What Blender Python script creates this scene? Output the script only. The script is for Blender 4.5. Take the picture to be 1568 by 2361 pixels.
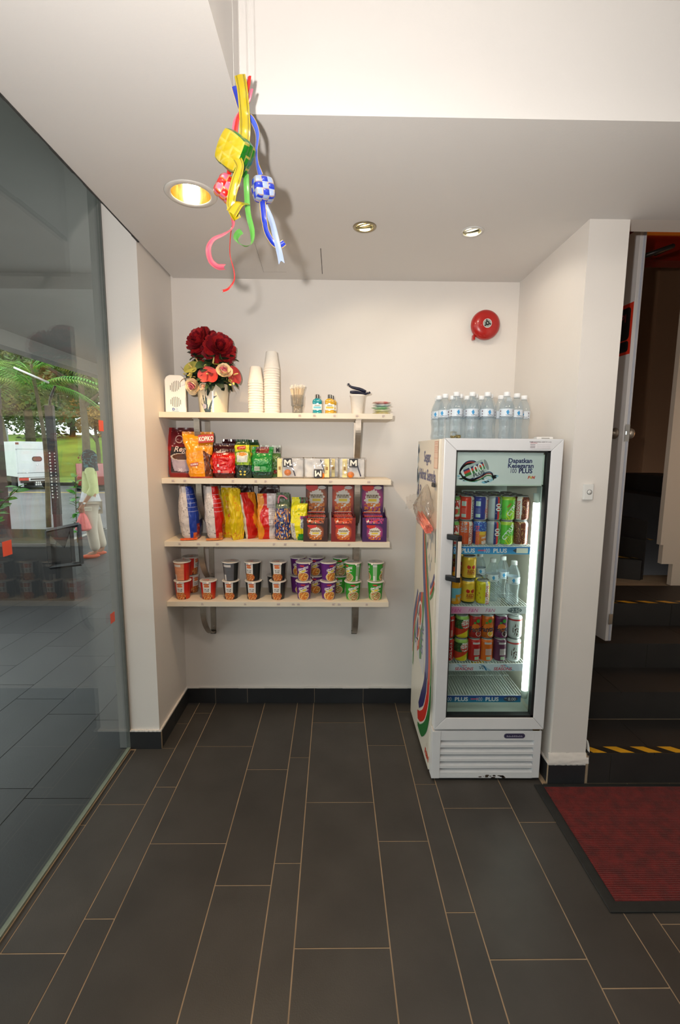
import bpy, bmesh, math, random
from math import sin, cos, pi, radians, sqrt, atan2, exp, floor
from mathutils import Vector, Matrix, noise

for o in list(bpy.data.objects):
    bpy.data.objects.remove(o, do_unlink=True)
S = bpy.context.scene
COL = S.collection

# ------------------------------------------------------------------ camera
CAM = Vector((0.1165, -2.6689, 1.5444))
def camera():
    pitch, yaw, roll = radians(-7.573), radians(0.782), radians(0.432)
    f = Vector((sin(yaw) * cos(pitch), cos(yaw) * cos(pitch), sin(pitch)))
    r = Vector((cos(yaw), -sin(yaw), 0)); u = r.cross(f)
    r2 = r * cos(roll) + u * sin(roll); u2 = -r * sin(roll) + u * cos(roll)
    cd = bpy.data.cameras.new('camera'); co = bpy.data.objects.new('camera', cd); COL.objects.link(co)
    m = Matrix((r2, u2, -f)).transposed().to_4x4(); m.translation = CAM
    co.matrix_world = m
    cd.sensor_fit = 'VERTICAL'; cd.sensor_height = 36.0; cd.sensor_width = 36.0
    cd.lens = 36.0 * 1058.6 / 2361.0
    cd.clip_start = 0.03; cd.clip_end = 400
    S.camera = co
camera()

# ------------------------------------------------------------------ world: bright overcast sky
def world():
    w = bpy.data.worlds.new('overcast_sky'); S.world = w; w.use_nodes = True
    nt = w.node_tree; bg = nt.nodes['Background']
    tc = nt.nodes.new('ShaderNodeTexCoord'); nz = nt.nodes.new('ShaderNodeTexNoise')
    nz.inputs['Scale'].default_value = 2.2; nz.inputs['Detail'].default_value = 4
    rp = nt.nodes.new('ShaderNodeValToRGB')
    rp.color_ramp.elements[0].color = (.74, .80, .88, 1); rp.color_ramp.elements[1].color = (1, 1, 1, 1)
    nt.links.new(tc.outputs['Generated'], nz.inputs['Vector']); nt.links.new(nz.outputs['Fac'], rp.inputs['Fac'])
    nt.links.new(rp.outputs['Color'], bg.inputs['Color'])
    bg.inputs['Strength'].default_value = 3.2
world()

def light(name, typ, loc, energy, color=(1, 1, 1), size=.05, direction=None, spot=None, blend=.5):
    d = bpy.data.lights.new(name, typ); d.energy = energy; d.color = color
    if typ in ('POINT', 'SPOT'): d.shadow_soft_size = size
    if typ == 'AREA': d.size = size
    if typ == 'SPOT': d.spot_size = radians(spot); d.spot_blend = blend
    o = bpy.data.objects.new(name, d); COL.objects.link(o); o.location = loc
    if direction is not None:
        o.rotation_euler = Vector(direction).to_track_quat('-Z', 'Y').to_euler()
    return o

# the photographer's flash, a little up and left of the lens, its head turned up so most light bounces off the ceiling recess
light('camera_flash', 'SPOT', (CAM.x - .12, CAM.y + .02, CAM.z + .10), 138, (1, .955, .91), .018, (.04, .70, .74), 155, 1.0)

vs = S.view_settings
vs.view_transform = 'Standard'; vs.look = 'None'; vs.exposure = 0.06; vs.gamma = 1.0; vs.use_curve_mapping = False
try:
    S.cycles.max_bounces = 10; S.cycles.transparent_max_bounces = 24
    S.cycles.caustics_reflective = False; S.cycles.caustics_refractive = False
    S.cycles.sample_clamp_indirect = 6
except Exception:
    pass

# ------------------------------------------------------------------ materials
def lin(v):
    v /= 255.0
    return v / 12.92 if v <= .04045 else ((v + .055) / 1.055) ** 2.4
def C(r, g, b): return (lin(r), lin(g), lin(b))
MATS = {}
def M(name, col=(200, 200, 200), rough=.5, metal=0, var=.05, vscale=12, bump=0, bscale=60, emit=0, coat=0, trans=0, ior=1.45, spec=.5, alpha=1, printed=False, sheen=0, detail=3, emitcol=None):
    if name in MATS: return MATS[name]
    m = bpy.data.materials.new(name); m.use_nodes = True; MATS[name] = m
    nt = m.node_tree; p = nt.nodes['Principled BSDF']; L = nt.links.new
    p.inputs['Roughness'].default_value = rough; p.inputs['Metallic'].default_value = metal
    p.inputs['Specular IOR Level'].default_value = spec; p.inputs['Coat Weight'].default_value = coat
    p.inputs['Transmission Weight'].default_value = trans; p.inputs['IOR'].default_value = ior
    p.inputs['Alpha'].default_value = alpha
    if sheen: p.inputs['Sheen Weight'].default_value = sheen
    tc = nt.nodes.new('ShaderNodeTexCoord')
    c = C(*col)
    if printed:
        at = nt.nodes.new('ShaderNodeAttribute'); at.attribute_name = 'Col'
        L(at.outputs['Color'], p.inputs['Base Color'])
        if emit:
            L(at.outputs['Color'], p.inputs['Emission Color']); p.inputs['Emission Strength'].default_value = emit
    else:
        nz = nt.nodes.new('ShaderNodeTexNoise'); nz.inputs['Scale'].default_value = vscale; nz.inputs['Detail'].default_value = detail
        L(tc.outputs['Object'], nz.inputs['Vector'])
        rp = nt.nodes.new('ShaderNodeValToRGB')
        a = [max(0, x * (1 - var)) for x in c]; b = [min(1, x * (1 + var)) for x in c]
        rp.color_ramp.elements[0].position = .3; rp.color_ramp.elements[1].position = .7
        rp.color_ramp.elements[0].color = (*a, 1); rp.color_ramp.elements[1].color = (*b, 1)
        L(nz.outputs['Fac'], rp.inputs['Fac']); L(rp.outputs['Color'], p.inputs['Base Color'])
        if emit:
            p.inputs['Emission Color'].default_value = (*(C(*emitcol) if emitcol else c), 1); p.inputs['Emission Strength'].default_value = emit
    if bump:
        n2 = nt.nodes.new('ShaderNodeTexNoise'); n2.inputs['Scale'].default_value = bscale; n2.inputs['Detail'].default_value = 4
        L(tc.outputs['Object'], n2.inputs['Vector'])
        bp = nt.nodes.new('ShaderNodeBump'); bp.inputs['Strength'].default_value = bump; bp.inputs['Distance'].default_value = .01
        L(n2.outputs['Fac'], bp.inputs['Height']); L(bp.outputs['Normal'], p.inputs['Normal'])
    return m
def Mglass(name, tint=(235, 245, 240), ior=1.5, rough=0.0, boost=1.0, haze=0, hazecol=(220, 230, 235)):
    """clear pane / film: transparent with Fresnel reflection, optional milky share"""
    if name in MATS: return MATS[name]
    m = bpy.data.materials.new(name); m.use_nodes = True; MATS[name] = m
    nt = m.node_tree; nt.nodes.clear(); L = nt.links.new
    out = nt.nodes.new('ShaderNodeOutputMaterial'); mx = nt.nodes.new('ShaderNodeMixShader')
    tr = nt.nodes.new('ShaderNodeBsdfTransparent'); tr.inputs['Color'].default_value = (*C(*tint), 1)
    gl = nt.nodes.new('ShaderNodeBsdfGlossy'); gl.inputs['Roughness'].default_value = rough
    lw = nt.nodes.new('ShaderNodeLayerWeight'); lw.inputs['Blend'].default_value = .5      # facing = 1 - |cos|, same on both sides
    pw = nt.nodes.new('ShaderNodeMath'); pw.operation = 'POWER'; pw.inputs[1].default_value = 5; L(lw.outputs['Facing'], pw.inputs[0])
    f0 = ((ior - 1) / (ior + 1)) ** 2 * boost
    ma = nt.nodes.new('ShaderNodeMath'); ma.operation = 'MULTIPLY_ADD'; ma.use_clamp = True
    ma.inputs[1].default_value = 1 - f0; ma.inputs[2].default_value = f0; L(pw.outputs[0], ma.inputs[0]); src = ma.outputs[0]
    base = tr.outputs[0]
    if haze:
        df = nt.nodes.new('ShaderNodeBsdfDiffuse'); df.inputs['Color'].default_value = (*C(*hazecol), 1)
        tl = nt.nodes.new('ShaderNodeBsdfTranslucent'); tl.inputs['Color'].default_value = (*C(*hazecol), 1)
        m0 = nt.nodes.new('ShaderNodeMixShader'); m0.inputs[0].default_value = .5; L(df.outputs[0], m0.inputs[1]); L(tl.outputs[0], m0.inputs[2])
        m1 = nt.nodes.new('ShaderNodeMixShader'); m1.inputs[0].default_value = haze; L(base, m1.inputs[1]); L(m0.outputs[0], m1.inputs[2]); base = m1.outputs[0]
    L(src, mx.inputs[0]); L(base, mx.inputs[1]); L(gl.outputs[0], mx.inputs[2]); L(mx.outputs[0], out.inputs['Surface'])
    return m

# ------------------------------------------------------------------ mesh building
class MB:
    def __init__(s): s.v = []; s.f = []; s.m = []; s.c = []; s.sm = []
    def add(s, V, F, mat=0, smooth=False, col=None, cols=None):
        b = len(s.v); s.v += [tuple(x) for x in V]
        for i, f in enumerate(F):
            s.f.append(tuple(b + k for k in f)); s.m.append(mat); s.sm.append(smooth)
            s.c.append(cols[i] if cols else (col or (.8, .8, .8)))
        return s
    def box(s, x0, y0, z0, x1, y1, z1, mat=0, col=None):
        V = [(x0, y0, z0), (x1, y0, z0), (x1, y1, z0), (x0, y1, z0), (x0, y0, z1), (x1, y0, z1), (x1, y1, z1), (x0, y1, z1)]
        return s.add(V, [(0, 3, 2, 1), (4, 5, 6, 7), (0, 1, 5, 4), (1, 2, 6, 5), (2, 3, 7, 6), (3, 0, 4, 7)], mat, False, col)
    def quad(s, a, b, c, d, mat=0, col=None): return s.add([a, b, c, d], [(0, 1, 2, 3)], mat, False, col)
    def lathe(s, prof, n=32, cen=(0, 0, 0), mat=0, smooth=True, fn=None, col=None, axis='z', a0=0, a1=2 * pi, caps=True):
        """prof: list of (r, z). angle 0 faces -y, growing to +x. fn(theta, z) -> linear colour"""
        full = abs(a1 - a0 - 2 * pi) < 1e-6; cols = n if full else n + 1
        V = []; F = []; K = []
        for r, z in prof:
            for i in range(cols):
                a = a0 + (a1 - a0) * i / n; q = (r * sin(a), -r * cos(a), z)
                if axis == 'y': q = (q[0], -q[2], -q[1])       # axis pointing to -y
                if axis == 'x': q = (q[2], q[0], -q[1])
                V.append((q[0] + cen[0], q[1] + cen[1], q[2] + cen[2]))
        for j in range(len(prof) - 1):
            for i in range(n):
                i2 = (i + 1) % cols
                F.append((j * cols + i, j * cols + i2, (j + 1) * cols + i2, (j + 1) * cols + i))
                if fn: K.append(fn((a0 + (a1 - a0) * (i + .5) / n + pi) % (2 * pi) - pi, (prof[j][1] + prof[j + 1][1]) / 2))
        if full and caps:
            if prof[0][0] > 1e-5: F.append(tuple(range(n - 1, -1, -1))); K.append(fn(0, prof[0][1]) if fn else None)
            if prof[-1][0] > 1e-5: F.append(tuple((len(prof) - 1) * cols + i for i in range(n))); K.append(fn(0, prof[-1][1]) if fn else None)
        return s.add(V, F, mat, smooth, col, K if fn else None)
    def tube(s, pts, r, n=8, mat=0, smooth=True, col=None, closed=False):
        P = [Vector(p) for p in pts]; R = r if isinstance(r, (list, tuple)) else [r] * len(P)
        V = []; F = []; up = None
        for k, p in enumerate(P):
            t = (P[min(k + 1, len(P) - 1)] - P[max(k - 1, 0)])
            if closed: t = P[(k + 1) % len(P)] - P[k - 1]
            t.normalize()
            if up is None: up = Vector((0, 0, 1)) if abs(t.z) < .9 else Vector((1, 0, 0))
            a = t.cross(up)
            if a.length < 1e-4: a = t.cross(Vector((1, 0, .1)))
            a.normalize(); b = a.cross(t).normalized(); up = b
            for i in range(n):
                q = p + (a * cos(2 * pi * i / n) + b * sin(2 * pi * i / n)) * R[k]; V.append(tuple(q))
        m = len(P)
        for k in range(m if closed else m - 1):
            k2 = (k + 1) % m
            for i in range(n):
                F.append((k * n + i, k * n + (i + 1) % n, k2 * n + (i + 1) % n, k2 * n + i))
        if not closed:
            F.append(tuple(range(n - 1, -1, -1))); F.append(tuple((m - 1) * n + i for i in range(n)))
        return s.add(V, F, mat, smooth, col)
    def prism(s, poly, d0, d1, plane='xy', mat=0, col=None, smooth=False):
        def mp(a, b, d): return {'xy': (a, b, d), 'xz': (a, d, b), 'yz': (d, a, b)}[plane]
        n = len(poly)
        V = [mp(a, b, d0) for a, b in poly] + [mp(a, b, d1) for a, b in poly]
        F = [tuple(range(n - 1, -1, -1)), tuple(range(n, 2 * n))] + [(i, (i + 1) % n, n + (i + 1) % n, n + i) for i in range(n)]
        return s.add(V, F, mat, smooth, col)
    def grid(s, fn, nu, nv, mat=0, smooth=True, cfn=None, wrapu=False):
        cu = nu if wrapu else nu + 1; V = []; F = []; K = []
        for j in range(nv + 1):
            for i in range(cu): V.append(tuple(fn(i / nu, j / nv)))
        for j in range(nv):
            for i in range(nu):
                F.append((j * cu + i, j * cu + (i + 1) % cu, (j + 1) * cu + (i + 1) % cu, (j + 1) * cu + i))
                if cfn: K.append(cfn((i + .5) / nu, (j + .5) / nv))
        return s.add(V, F, mat, smooth, None, K if cfn else None)
    def sphere(s, cen, r, n=12, mat=0, col=None, sc=(1, 1, 1), fn=None):
        prof = [(r * sin(pi * k / n), -r * cos(pi * k / n)) for k in range(n + 1)]
        b = len(s.v); s.lathe(prof, 2 * n, (0, 0, 0), mat, True, None, col, caps=False)
        for i in range(b, len(s.v)):
            x, y, z = s.v[i]; s.v[i] = (x * sc[0] + cen[0], y * sc[1] + cen[1], z * sc[2] + cen[2])
        return s
    def xf(s, mtx, start=0):
        for i in range(start, len(s.v)): s.v[i] = tuple(mtx @ Vector(s.v[i]))
        return s
    def mesh(s, name, mats, bevel=0, segs=2, recalc=True):
        me = bpy.data.meshes.new(name); me.from_pydata(s.v, [], s.f)
        for m in mats: me.materials.append(m)
        me.polygons.foreach_set('material_index', s.m); me.polygons.foreach_set('use_smooth', s.sm)
        if any(x != (.8, .8, .8) for x in s.c):
            at = me.attributes.new('Col', 'FLOAT_COLOR', 'FACE'); flat = []
            for x in s.c: flat += [x[0], x[1], x[2], 1.0]
            at.data.foreach_set('color', flat)
        if recalc or bevel:
            bm = bmesh.new(); bm.from_mesh(me)
            bmesh.ops.remove_doubles(bm, verts=bm.verts, dist=1e-6)
            bmesh.ops.recalc_face_normals(bm, faces=bm.faces)
            if bevel:
                ed = [e for e in bm.edges if len(e.link_faces) == 2 and e.calc_face_angle(0) > .5]
                bmesh.ops.bevel(bm, geom=ed, offset=bevel, segments=segs, affect='EDGES', profile=.6, clamp_overlap=True)
            bm.to_mesh(me); bm.free()
        me.update(); return me
    def build(s, name, mats, parent=None, loc=(0, 0, 0), rot=(0, 0, 0), bevel=0, segs=2, recalc=True, **k):
        if not isinstance(mats, (list, tuple)): mats = [mats]
        return ob(name, s.mesh(name, mats, bevel, segs, recalc), parent, loc, rot, **k)
def ob(name, me, parent=None, loc=(0, 0, 0), rot=(0, 0, 0), label=None, cat=None, group=None, kind=None, scale=None):
    o = bpy.data.objects.new(name, me); COL.objects.link(o)
    o.location = loc; o.rotation_euler = rot
    if scale: o.scale = scale
    if parent: o.parent = parent
    if label: o['label'] = label
    if cat: o['category'] = cat
    if group: o['group'] = group
    if kind: o['kind'] = kind
    return o
def thing(name, label, cat, loc=(0, 0, 0), rot=(0, 0, 0), group=None, kind=None):
    return ob(name, None, None, loc, rot if isinstance(rot, tuple) else (0, 0, rot), label, cat, group, kind)
def copy_tree(root, loc=None, rot=None, label=None, group=None, parent=None):
    r = root.copy(); COL.objects.link(r)
    if loc is not None: r.location = loc
    if rot is not None: r.rotation_euler = rot if isinstance(rot, tuple) else (0, 0, rot)
    if label: r['label'] = label
    if group: r['group'] = group
    if parent: r.parent = parent
    for ch in [c for c in bpy.data.objects if c.parent == root]:
        copy_sub(ch, r)
    return r
def copy_sub(ch, par):
    c = ch.copy(); COL.objects.link(c); c.parent = par
    for g in [k for k in bpy.data.objects if k.parent == ch]: copy_sub(g, c)
def smoothpath(pts, n=8):
    """Catmull-Rom through points"""
    P = [Vector(p) for p in pts]; P = [P[0] * 2 - P[1]] + P + [P[-1] * 2 - P[-2]]; out = []
    for k in range(1, len(P) - 2):
        a, b, c, d = P[k - 1:k + 3]
        for i in range(n):
            t = i / n
            out.append(.5 * ((2 * b) + (c - a) * t + (2 * a - 5 * b + 4 * c - d) * t * t + (-a + 3 * b - 3 * c + d) * t ** 3))
    out.append(P[-2]); return out
def nz(x, y=0, z=0): return noise.noise(Vector((x, y, z)))
def mixc(a, b, t): return tuple(a[i] + (b[i] - a[i]) * t for i in range(3))

# ------------------------------------------------------------------ lettering
_T = {}
def text_geo(s, bold=0.0):
    """2D triangulated glyphs of the built-in font, cap height about 0.73"""
    k = (s, bold)
    if k in _T: return _T[k]
    cu = bpy.data.curves.new('lettering', 'FONT'); cu.body = s; cu.align_x = 'CENTER'; cu.offset = bold; cu.resolution_u = 3
    o = bpy.data.objects.new('lettering', cu); COL.objects.link(o)
    dg = bpy.context.evaluated_depsgraph_get(); me = bpy.data.meshes.new_from_object(o.evaluated_get(dg))
    V = [(v.co.x, v.co.y) for v in me.vertices]; F = [tuple(p.vertices) for p in me.polygons]
    bpy.data.objects.remove(o); bpy.data.curves.remove(cu); bpy.data.meshes.remove(me)
    _T[k] = (V, F); return _T[k]
def letters(mb, s, size, mp, mat=0, bold=.012, sx=1.0, shear=0, spin=0, col=None):
    """mp maps (u, v) in metres (u right, v up, centred on the word) to 3D"""
    V, F = text_geo(s, bold); W = []
    for x, y in V:
        x2, y2 = (x * sx + shear * y) * size, (y - .36) * size
        if spin: x2, y2 = x2 * cos(spin) - y2 * sin(spin), x2 * sin(spin) + y2 * cos(spin)
        W.append(mp(x2, y2))
    return mb.add(W, F, mat, False, col)
def plane_map(o, ux, uy):
    o, ux, uy = Vector(o), Vector(ux), Vector(uy)
    return lambda u, v: tuple(o + ux * u + uy * v)
def cyl_map(R, z0, th0=0):
    return lambda u, v: (R * sin(th0 + u / R), -R * cos(th0 + u / R), z0 + v)
def strip2d(pts, w, mp, mb, col, n=10, mat=0):
    """ribbon of print along a 2D curve; w is one width or a list per point"""
    P = smoothpath([(a, b, 0) for a, b in pts], n); m = len(P)
    W = w if isinstance(w, (list, tuple)) else [w] * len(pts)
    V = []; F = []
    for k, p in enumerate(P):
        t = P[min(k + 1, m - 1)] - P[max(k - 1, 0)]; t.normalize(); q = Vector((-t.y, t.x, 0))
        f = k / n; i = min(int(f), len(W) - 2); ww = W[i] + (W[i + 1] - W[i]) * (f - i)
        for s_ in (-.5, .5): V.append(mp(p.x + q.x * ww * s_, p.y + q.y * ww * s_))
    for k in range(m - 1): F.append((2 * k, 2 * k + 1, 2 * k + 3, 2 * k + 2))
    return mb.add(V, F, mat, False, col)

WHITE_PAINT = M('wall_white_paint', (228, 221, 214), .55, var=.015, vscale=3, bump=.04, bscale=180)
TILE = M('charcoal_tile', (63, 60, 57), .42, var=.16, vscale=5, bump=.05, bscale=220, detail=6)
GROUT = M('sandy_grout', (168, 146, 120), .8, var=.15, vscale=9)
BASET = M('black_skirting_tile', (44, 45, 47), .35, var=.15, vscale=6, bump=.03, bscale=200)
PRINT = M('printed_matt', rough=.45, printed=True)
PRINTG = M('printed_gloss', rough=.22, printed=True, coat=.4)
PRINTF = M('printed_foil_film', rough=.28, printed=True, coat=.3, bump=.10, bscale=55)
STEEL = M('brushed_steel', (168, 156, 142), .42, .75, var=.08, vscale=40)
CHROME = M('chrome', (205, 205, 205), .15, 1, var=.03)
BLACKP = M('black_plastic', (24, 24, 26), .35, var=.1)
WHITEP = M('white_plastic', (228, 226, 222), .35, var=.02)
WHITEENAMEL = M('white_enamel', (226, 225, 226), .3, var=.015, vscale=5, coat=.3)
# ================================================================== the room
H = 2.475
random.seed(4)
SC = 1.005
# tile tone differs a little from piece to piece
def tone(m, lo=.86, hi=1.12):
    nt = m.node_tree; p = nt.nodes['Principled BSDF']; src = p.inputs['Base Color'].links[0].from_socket
    oi = nt.nodes.new('ShaderNodeObjectInfo'); mr = nt.nodes.new('ShaderNodeMapRange')
    mr.inputs['To Min'].default_value = lo; mr.inputs['To Max'].default_value = hi
    mu = nt.nodes.new('ShaderNodeVectorMath'); mu.operation = 'SCALE'
    nt.links.new(oi.outputs['Random'], mr.inputs['Value']); nt.links.new(src, mu.inputs[0]); nt.links.new(mr.outputs[0], mu.inputs['Scale'])
    nt.links.new(mu.outputs[0], p.inputs['Base Color'])
tone(TILE); tone(BASET)

floor = MB().box(-.935, -5.6, -.06, 3.6, .0, -.0018).build('floor', GROUT, kind='structure')
def tile(parent, x0, x1, y0, y1, z0=-.012, z1=0, m=TILE, name='tile', g=.0022):
    if x1 - x0 < .02 or y1 - y0 < .02: return
    MB().box(x0 + g, y0 + g, z0, x1 - g, y1 - g, z1).build(name, m, parent, recalc=False)
cols = [(-.9, -.7, -.226), (-.7, -.6, -.121), (-.6, -.3, -.43), (-.3, -.1, -.608), (-.1, 0, -.52), (0, .3, -.217), (.3, .5, -.423), (.5, .6, -.107),
        (.6, .9, -.253), (.9, 1.1, -.331), (1.1, 1.2, -.48), (1.2, 1.5, -.15), (1.5, 1.7, -.36), (1.7, 1.8, -.2), (1.8, 2.1, -.45), (2.1, 2.3, -.3), (2.3, 2.4, -.1), (2.4, 2.7, -.4), (2.7, 2.9, -.2)]
for a, b, y in cols:
    a *= SC; b *= SC
    ys = [0.0] + [y - .603 * k for k in range(0, 8)]
    for t, u in zip(ys[:-1], ys[1:]):
        if u < -4.4: break
        top = t
        if a > 1.1 * SC - .01: top = min(top, -.705)
        if a < -.8:
            if top > -.445 and u < -.445:
                tile(floor, -.78, b, -.445, top); tile(floor, a, b, u, -.445); continue
            if u >= -.445: tile(floor, -.78, b, u, top); continue
        if top > u: tile(floor, a, b, u, top)
for k in range(8):       # narrow cut strip beside the glass
    y1 = -.46 - .6 * k + (.0 if k == 0 else .12); y0 = -.46 - .6 * (k + 1) + .12
    tile(floor, -.930, -.9 * SC, y0, y1)

# walls
MB().box(-.992, 0, 0, 1.3, .12, 2.9).build('wall_back', WHITE_PAINT, kind='structure')
MB().box(-.935, -.44, 0, -.783, 0, 2.9).build('wall_left', WHITE_PAINT, kind='structure')
GREYP = M('outer_grey_render', (122, 120, 118), .6, var=.04, vscale=6, bump=.05, bscale=90)
MB().box(-.992, -.44, -.02, -.9455, 0, 2.9).build('wall_outer_pier', GREYP, kind='structure')
wr = MB().box(1.138, -.70, 0, 1.302, 2.6, 3.9).build('wall_right', WHITE_PAINT, kind='structure')
WARMW = M('stair_cream_paint', (222, 208, 190), .6, var=.02, vscale=4, bump=.04, bscale=150)
MB().box(1.302, -.70, H, 3.6, -.60, 3.9).build('wall_lintel', WHITE_PAINT, kind='structure')
MB().box(3.6, -5.6, 0, 3.7, -.6, 3.9).build('wall_side', WHITE_PAINT, kind='structure')
MB().box(-1.045, -5.72, 0, 3.7, -5.6, 2.9).build('wall_rear', WHITE_PAINT, kind='structure')
BRWN = M('stair_brown_paint', (140, 104, 76), .6, var=.03, vscale=4)
MB().box(1.302, 2.5, 0, 3.6, 2.6, 3.9).build('wall_stair_end', BRWN, kind='structure')
MB().box(2.12, 2.0, 1.0, 2.32, 2.498, 3.9).build('wall_stair_pier', BRWN, kind='structure')
MB().box(3.6, -.6, 0, 3.7, 2.6, 3.9).build('wall_stair_side', BRWN, kind='structure')
MB().box(1.302, -.6, 3.7, 3.6, 2.5, 3.8).build('ceiling_stair', WARMW, kind='structure')

# ceiling slab with the raised recess; the downlight openings are cut out
CEILP = M('ceiling_white_paint', (216, 212, 208), .6, var=.012, vscale=2, bump=.03, bscale=150)
T = 2.775
def ceiling():
    mb = MB()
    xs = [-.77, -.152, 2.7, 3.6]; ys = [-5.6, -3.6, -1.248, 0]
    for i in range(3):
        for j in range(3):
            if i == 1 and j == 1: continue
            x0, x1, y0, y1 = xs[i], xs[i + 1], ys[j], ys[j + 1]
            if j == 2 and i == 1: mb.box(x0, y0, H, 1.138, y1, T + .1); mb.box(1.138, y0, H, x1, -.7, T + .1); continue
            if j == 2 and i == 2: y1 = -.7
            mb.box(x0, y0, H, x1, y1, T + .1)
    mb.box(-.152, -3.6, T, 2.7, -1.248, T + .1)
    # dissolve the inner walls between neighbouring slabs
    me = mb.mesh('ceiling', [CEILP]); bm = bmesh.new(); bm.from_mesh(me)
    bmesh.ops.remove_doubles(bm, verts=bm.verts, dist=1e-5)
    seen = {}
    for f in bm.faces:
        k = tuple(round(x, 4) for x in f.calc_center_median()) + (round(f.calc_area(), 4),); seen.setdefault(k, []).append(f)
    bmesh.ops.delete(bm, geom=[f for v in seen.values() if len(v) > 1 for f in v], context='FACES')
    bmesh.ops.recalc_face_normals(bm, faces=bm.faces); bm.to_mesh(me); bm.free()
    o = ob('ceiling', me, kind='structure')
    for (x, y, r) in ((-.415, -.836, .076), (.239, -.607, .040), (.699, -.579, .040)):
        c = MB().lathe([(r, H - .05), (r, H + .11)], 40).build('cutter', CEILP, loc=(x, y, 0))
        md = o.modifiers.new('cut', 'BOOLEAN'); md.object = c; md.operation = 'DIFFERENCE'; md.solver = 'EXACT'
        dg = bpy.context.evaluated_depsgraph_get(); nm = bpy.data.meshes.new_from_object(o.evaluated_get(dg))
        o.modifiers.clear(); o.data = nm; bpy.data.objects.remove(c)
    for p in o.data.polygons: p.use_smooth = False
    return o
ceil = ceiling()
GAP = M('dark_gap', (38, 34, 30), .9, var=.2)
MB().box(.0475, -.396, H - .0012, .0500, -.089, H).build('hatch_gap', GAP, ceil)
hg = MB(); hg.add([(-.249, -.444, H - .001), (-.2482, -.444, H - .001), (-.2592, -.103, H - .001), (-.26, -.103, H - .001)], [(0, 1, 2, 3)])
hg.build('hatch_gap', GAP, ceil)
MB().box(-.26, -.1032, H - .0005, -.14, -.1027, H).build('hatch_gap', M('faint_gap', (150, 142, 134), .9), ceil)
random.seed(8)
lip = MB()
for k in range(70):
    y0 = -5.0 + k * (4.56 / 70); lip.box(-.775 - random.random() * .003, y0, H - random.random() * .004, -.7695, y0 + 4.56 / 70, H + .012 + random.random() * .006)
lip.build('edge_bead', M('dark_sealant', (60, 60, 58), .8, var=.3, vscale=40), ceil)
MB().box(-1.05, -5.6, 2.80, -.772, -.0, 2.9).build('ceiling_slot', CEILP, kind='structure')

# skirting tiles
def base(name, pieces, axis, front, h=.095):
    """pieces: list of joints along the wall"""
    g = None
    e = ob(name, None, kind='structure')
    for a, b in zip(pieces[:-1], pieces[1:]):
        m = MB()
        if axis == 'x': m.box(a + .0012, front, .001, b - .0012, front + .012, h)
        else: m.box(front[0], a + .0012, .001, front[1], b - .0012, h)
        m.build('skirting_tile', BASET, e, recalc=False)
    m = MB()
    if axis == 'x': m.box(pieces[0], front + .0015, .003, pieces[-1], front + .012, h - .002); 
    else: m.box(front[0] + .001, pieces[0], .003, front[1] - .001, pieces[-1], h - .002)
    m.build('grout', GROUT, e, recalc=False)
    random.seed(len(name)); m = MB(); n = 24
    for k in range(n):
        a = pieces[0] + (pieces[-1] - pieces[0]) * k / n; b = pieces[0] + (pieces[-1] - pieces[0]) * (k + 1) / n; q = random.random()
        if axis == 'x': m.box(a, front + .001 + .003 * q, h, b, front + .012, h + .006 + .003 * q)
        else: m.box(front[0] + .001, a, h, front[1] - .001, b, h + .006 + .003 * q)
    m.build('paint_ridge', WHITE_PAINT, e, recalc=False)
    return e
base('baseboard_back', [-.783, -.604, -.408, .004, .304, .604, .904, 1.138], 'x', -.012)
base('baseboard_left', [-.44, -.24, 0], 'y', (-.783, -.771))
base('baseboard_pier', [-.934, -.771], 'x', -.452)
base('baseboard_right', [-.70, -.4, -.1, 0], 'y', (1.126, 1.138))
base('baseboard_right_pier', [1.126, 1.302], 'x', -.712)
# swollen plaster foot of the right pier
pf = MB()
pf.grid(lambda u, v: (1.126 + .188 * u, -.712 + .012 * v ** 2 + .004 * nz(u * 9, v * 5), .103 + .05 * v), 14, 8)
pf.grid(lambda u, v: (1.314 - .012 * v ** 2 + .003 * nz(u * 7, v * 6, 3), -.712 + .05 * u, .16 + .06 * v), 8, 6)
pf.build('plaster_foot', WHITE_PAINT, wr)

# ------------------------------------------------------------------ the glass wall on the left
GLASS = Mglass('window_glass', (238, 243, 240), 1.52)
win = MB().box(-.945, -5.55, .006, -.935, -.4445, 2.795).build('window_1', GLASS, kind='structure')
SEAL = M('greenish_sealant', (132, 138, 122), .5, var=.1, vscale=30)
MB().box(-.949, -5.55, 0, -.932, -.452, .010).build('bottom_seal', SEAL, win)
MB().box(-.951, -.4525, .01, -.932, -.4405, 2.79).build('edge_seal', M('grey_silicone', (96, 98, 94), .4, var=.1, vscale=20), win)
REDT = M('red_tape', (214, 84, 62), .5)
for y, z in ((-.553, 1.649), (-.553, .749), (-1.205, 1.226)):
    MB().box(-.9349, y - .021, z - .024, -.9342, y + .021, z + .024).build('tape_square', REDT, win)

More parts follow.
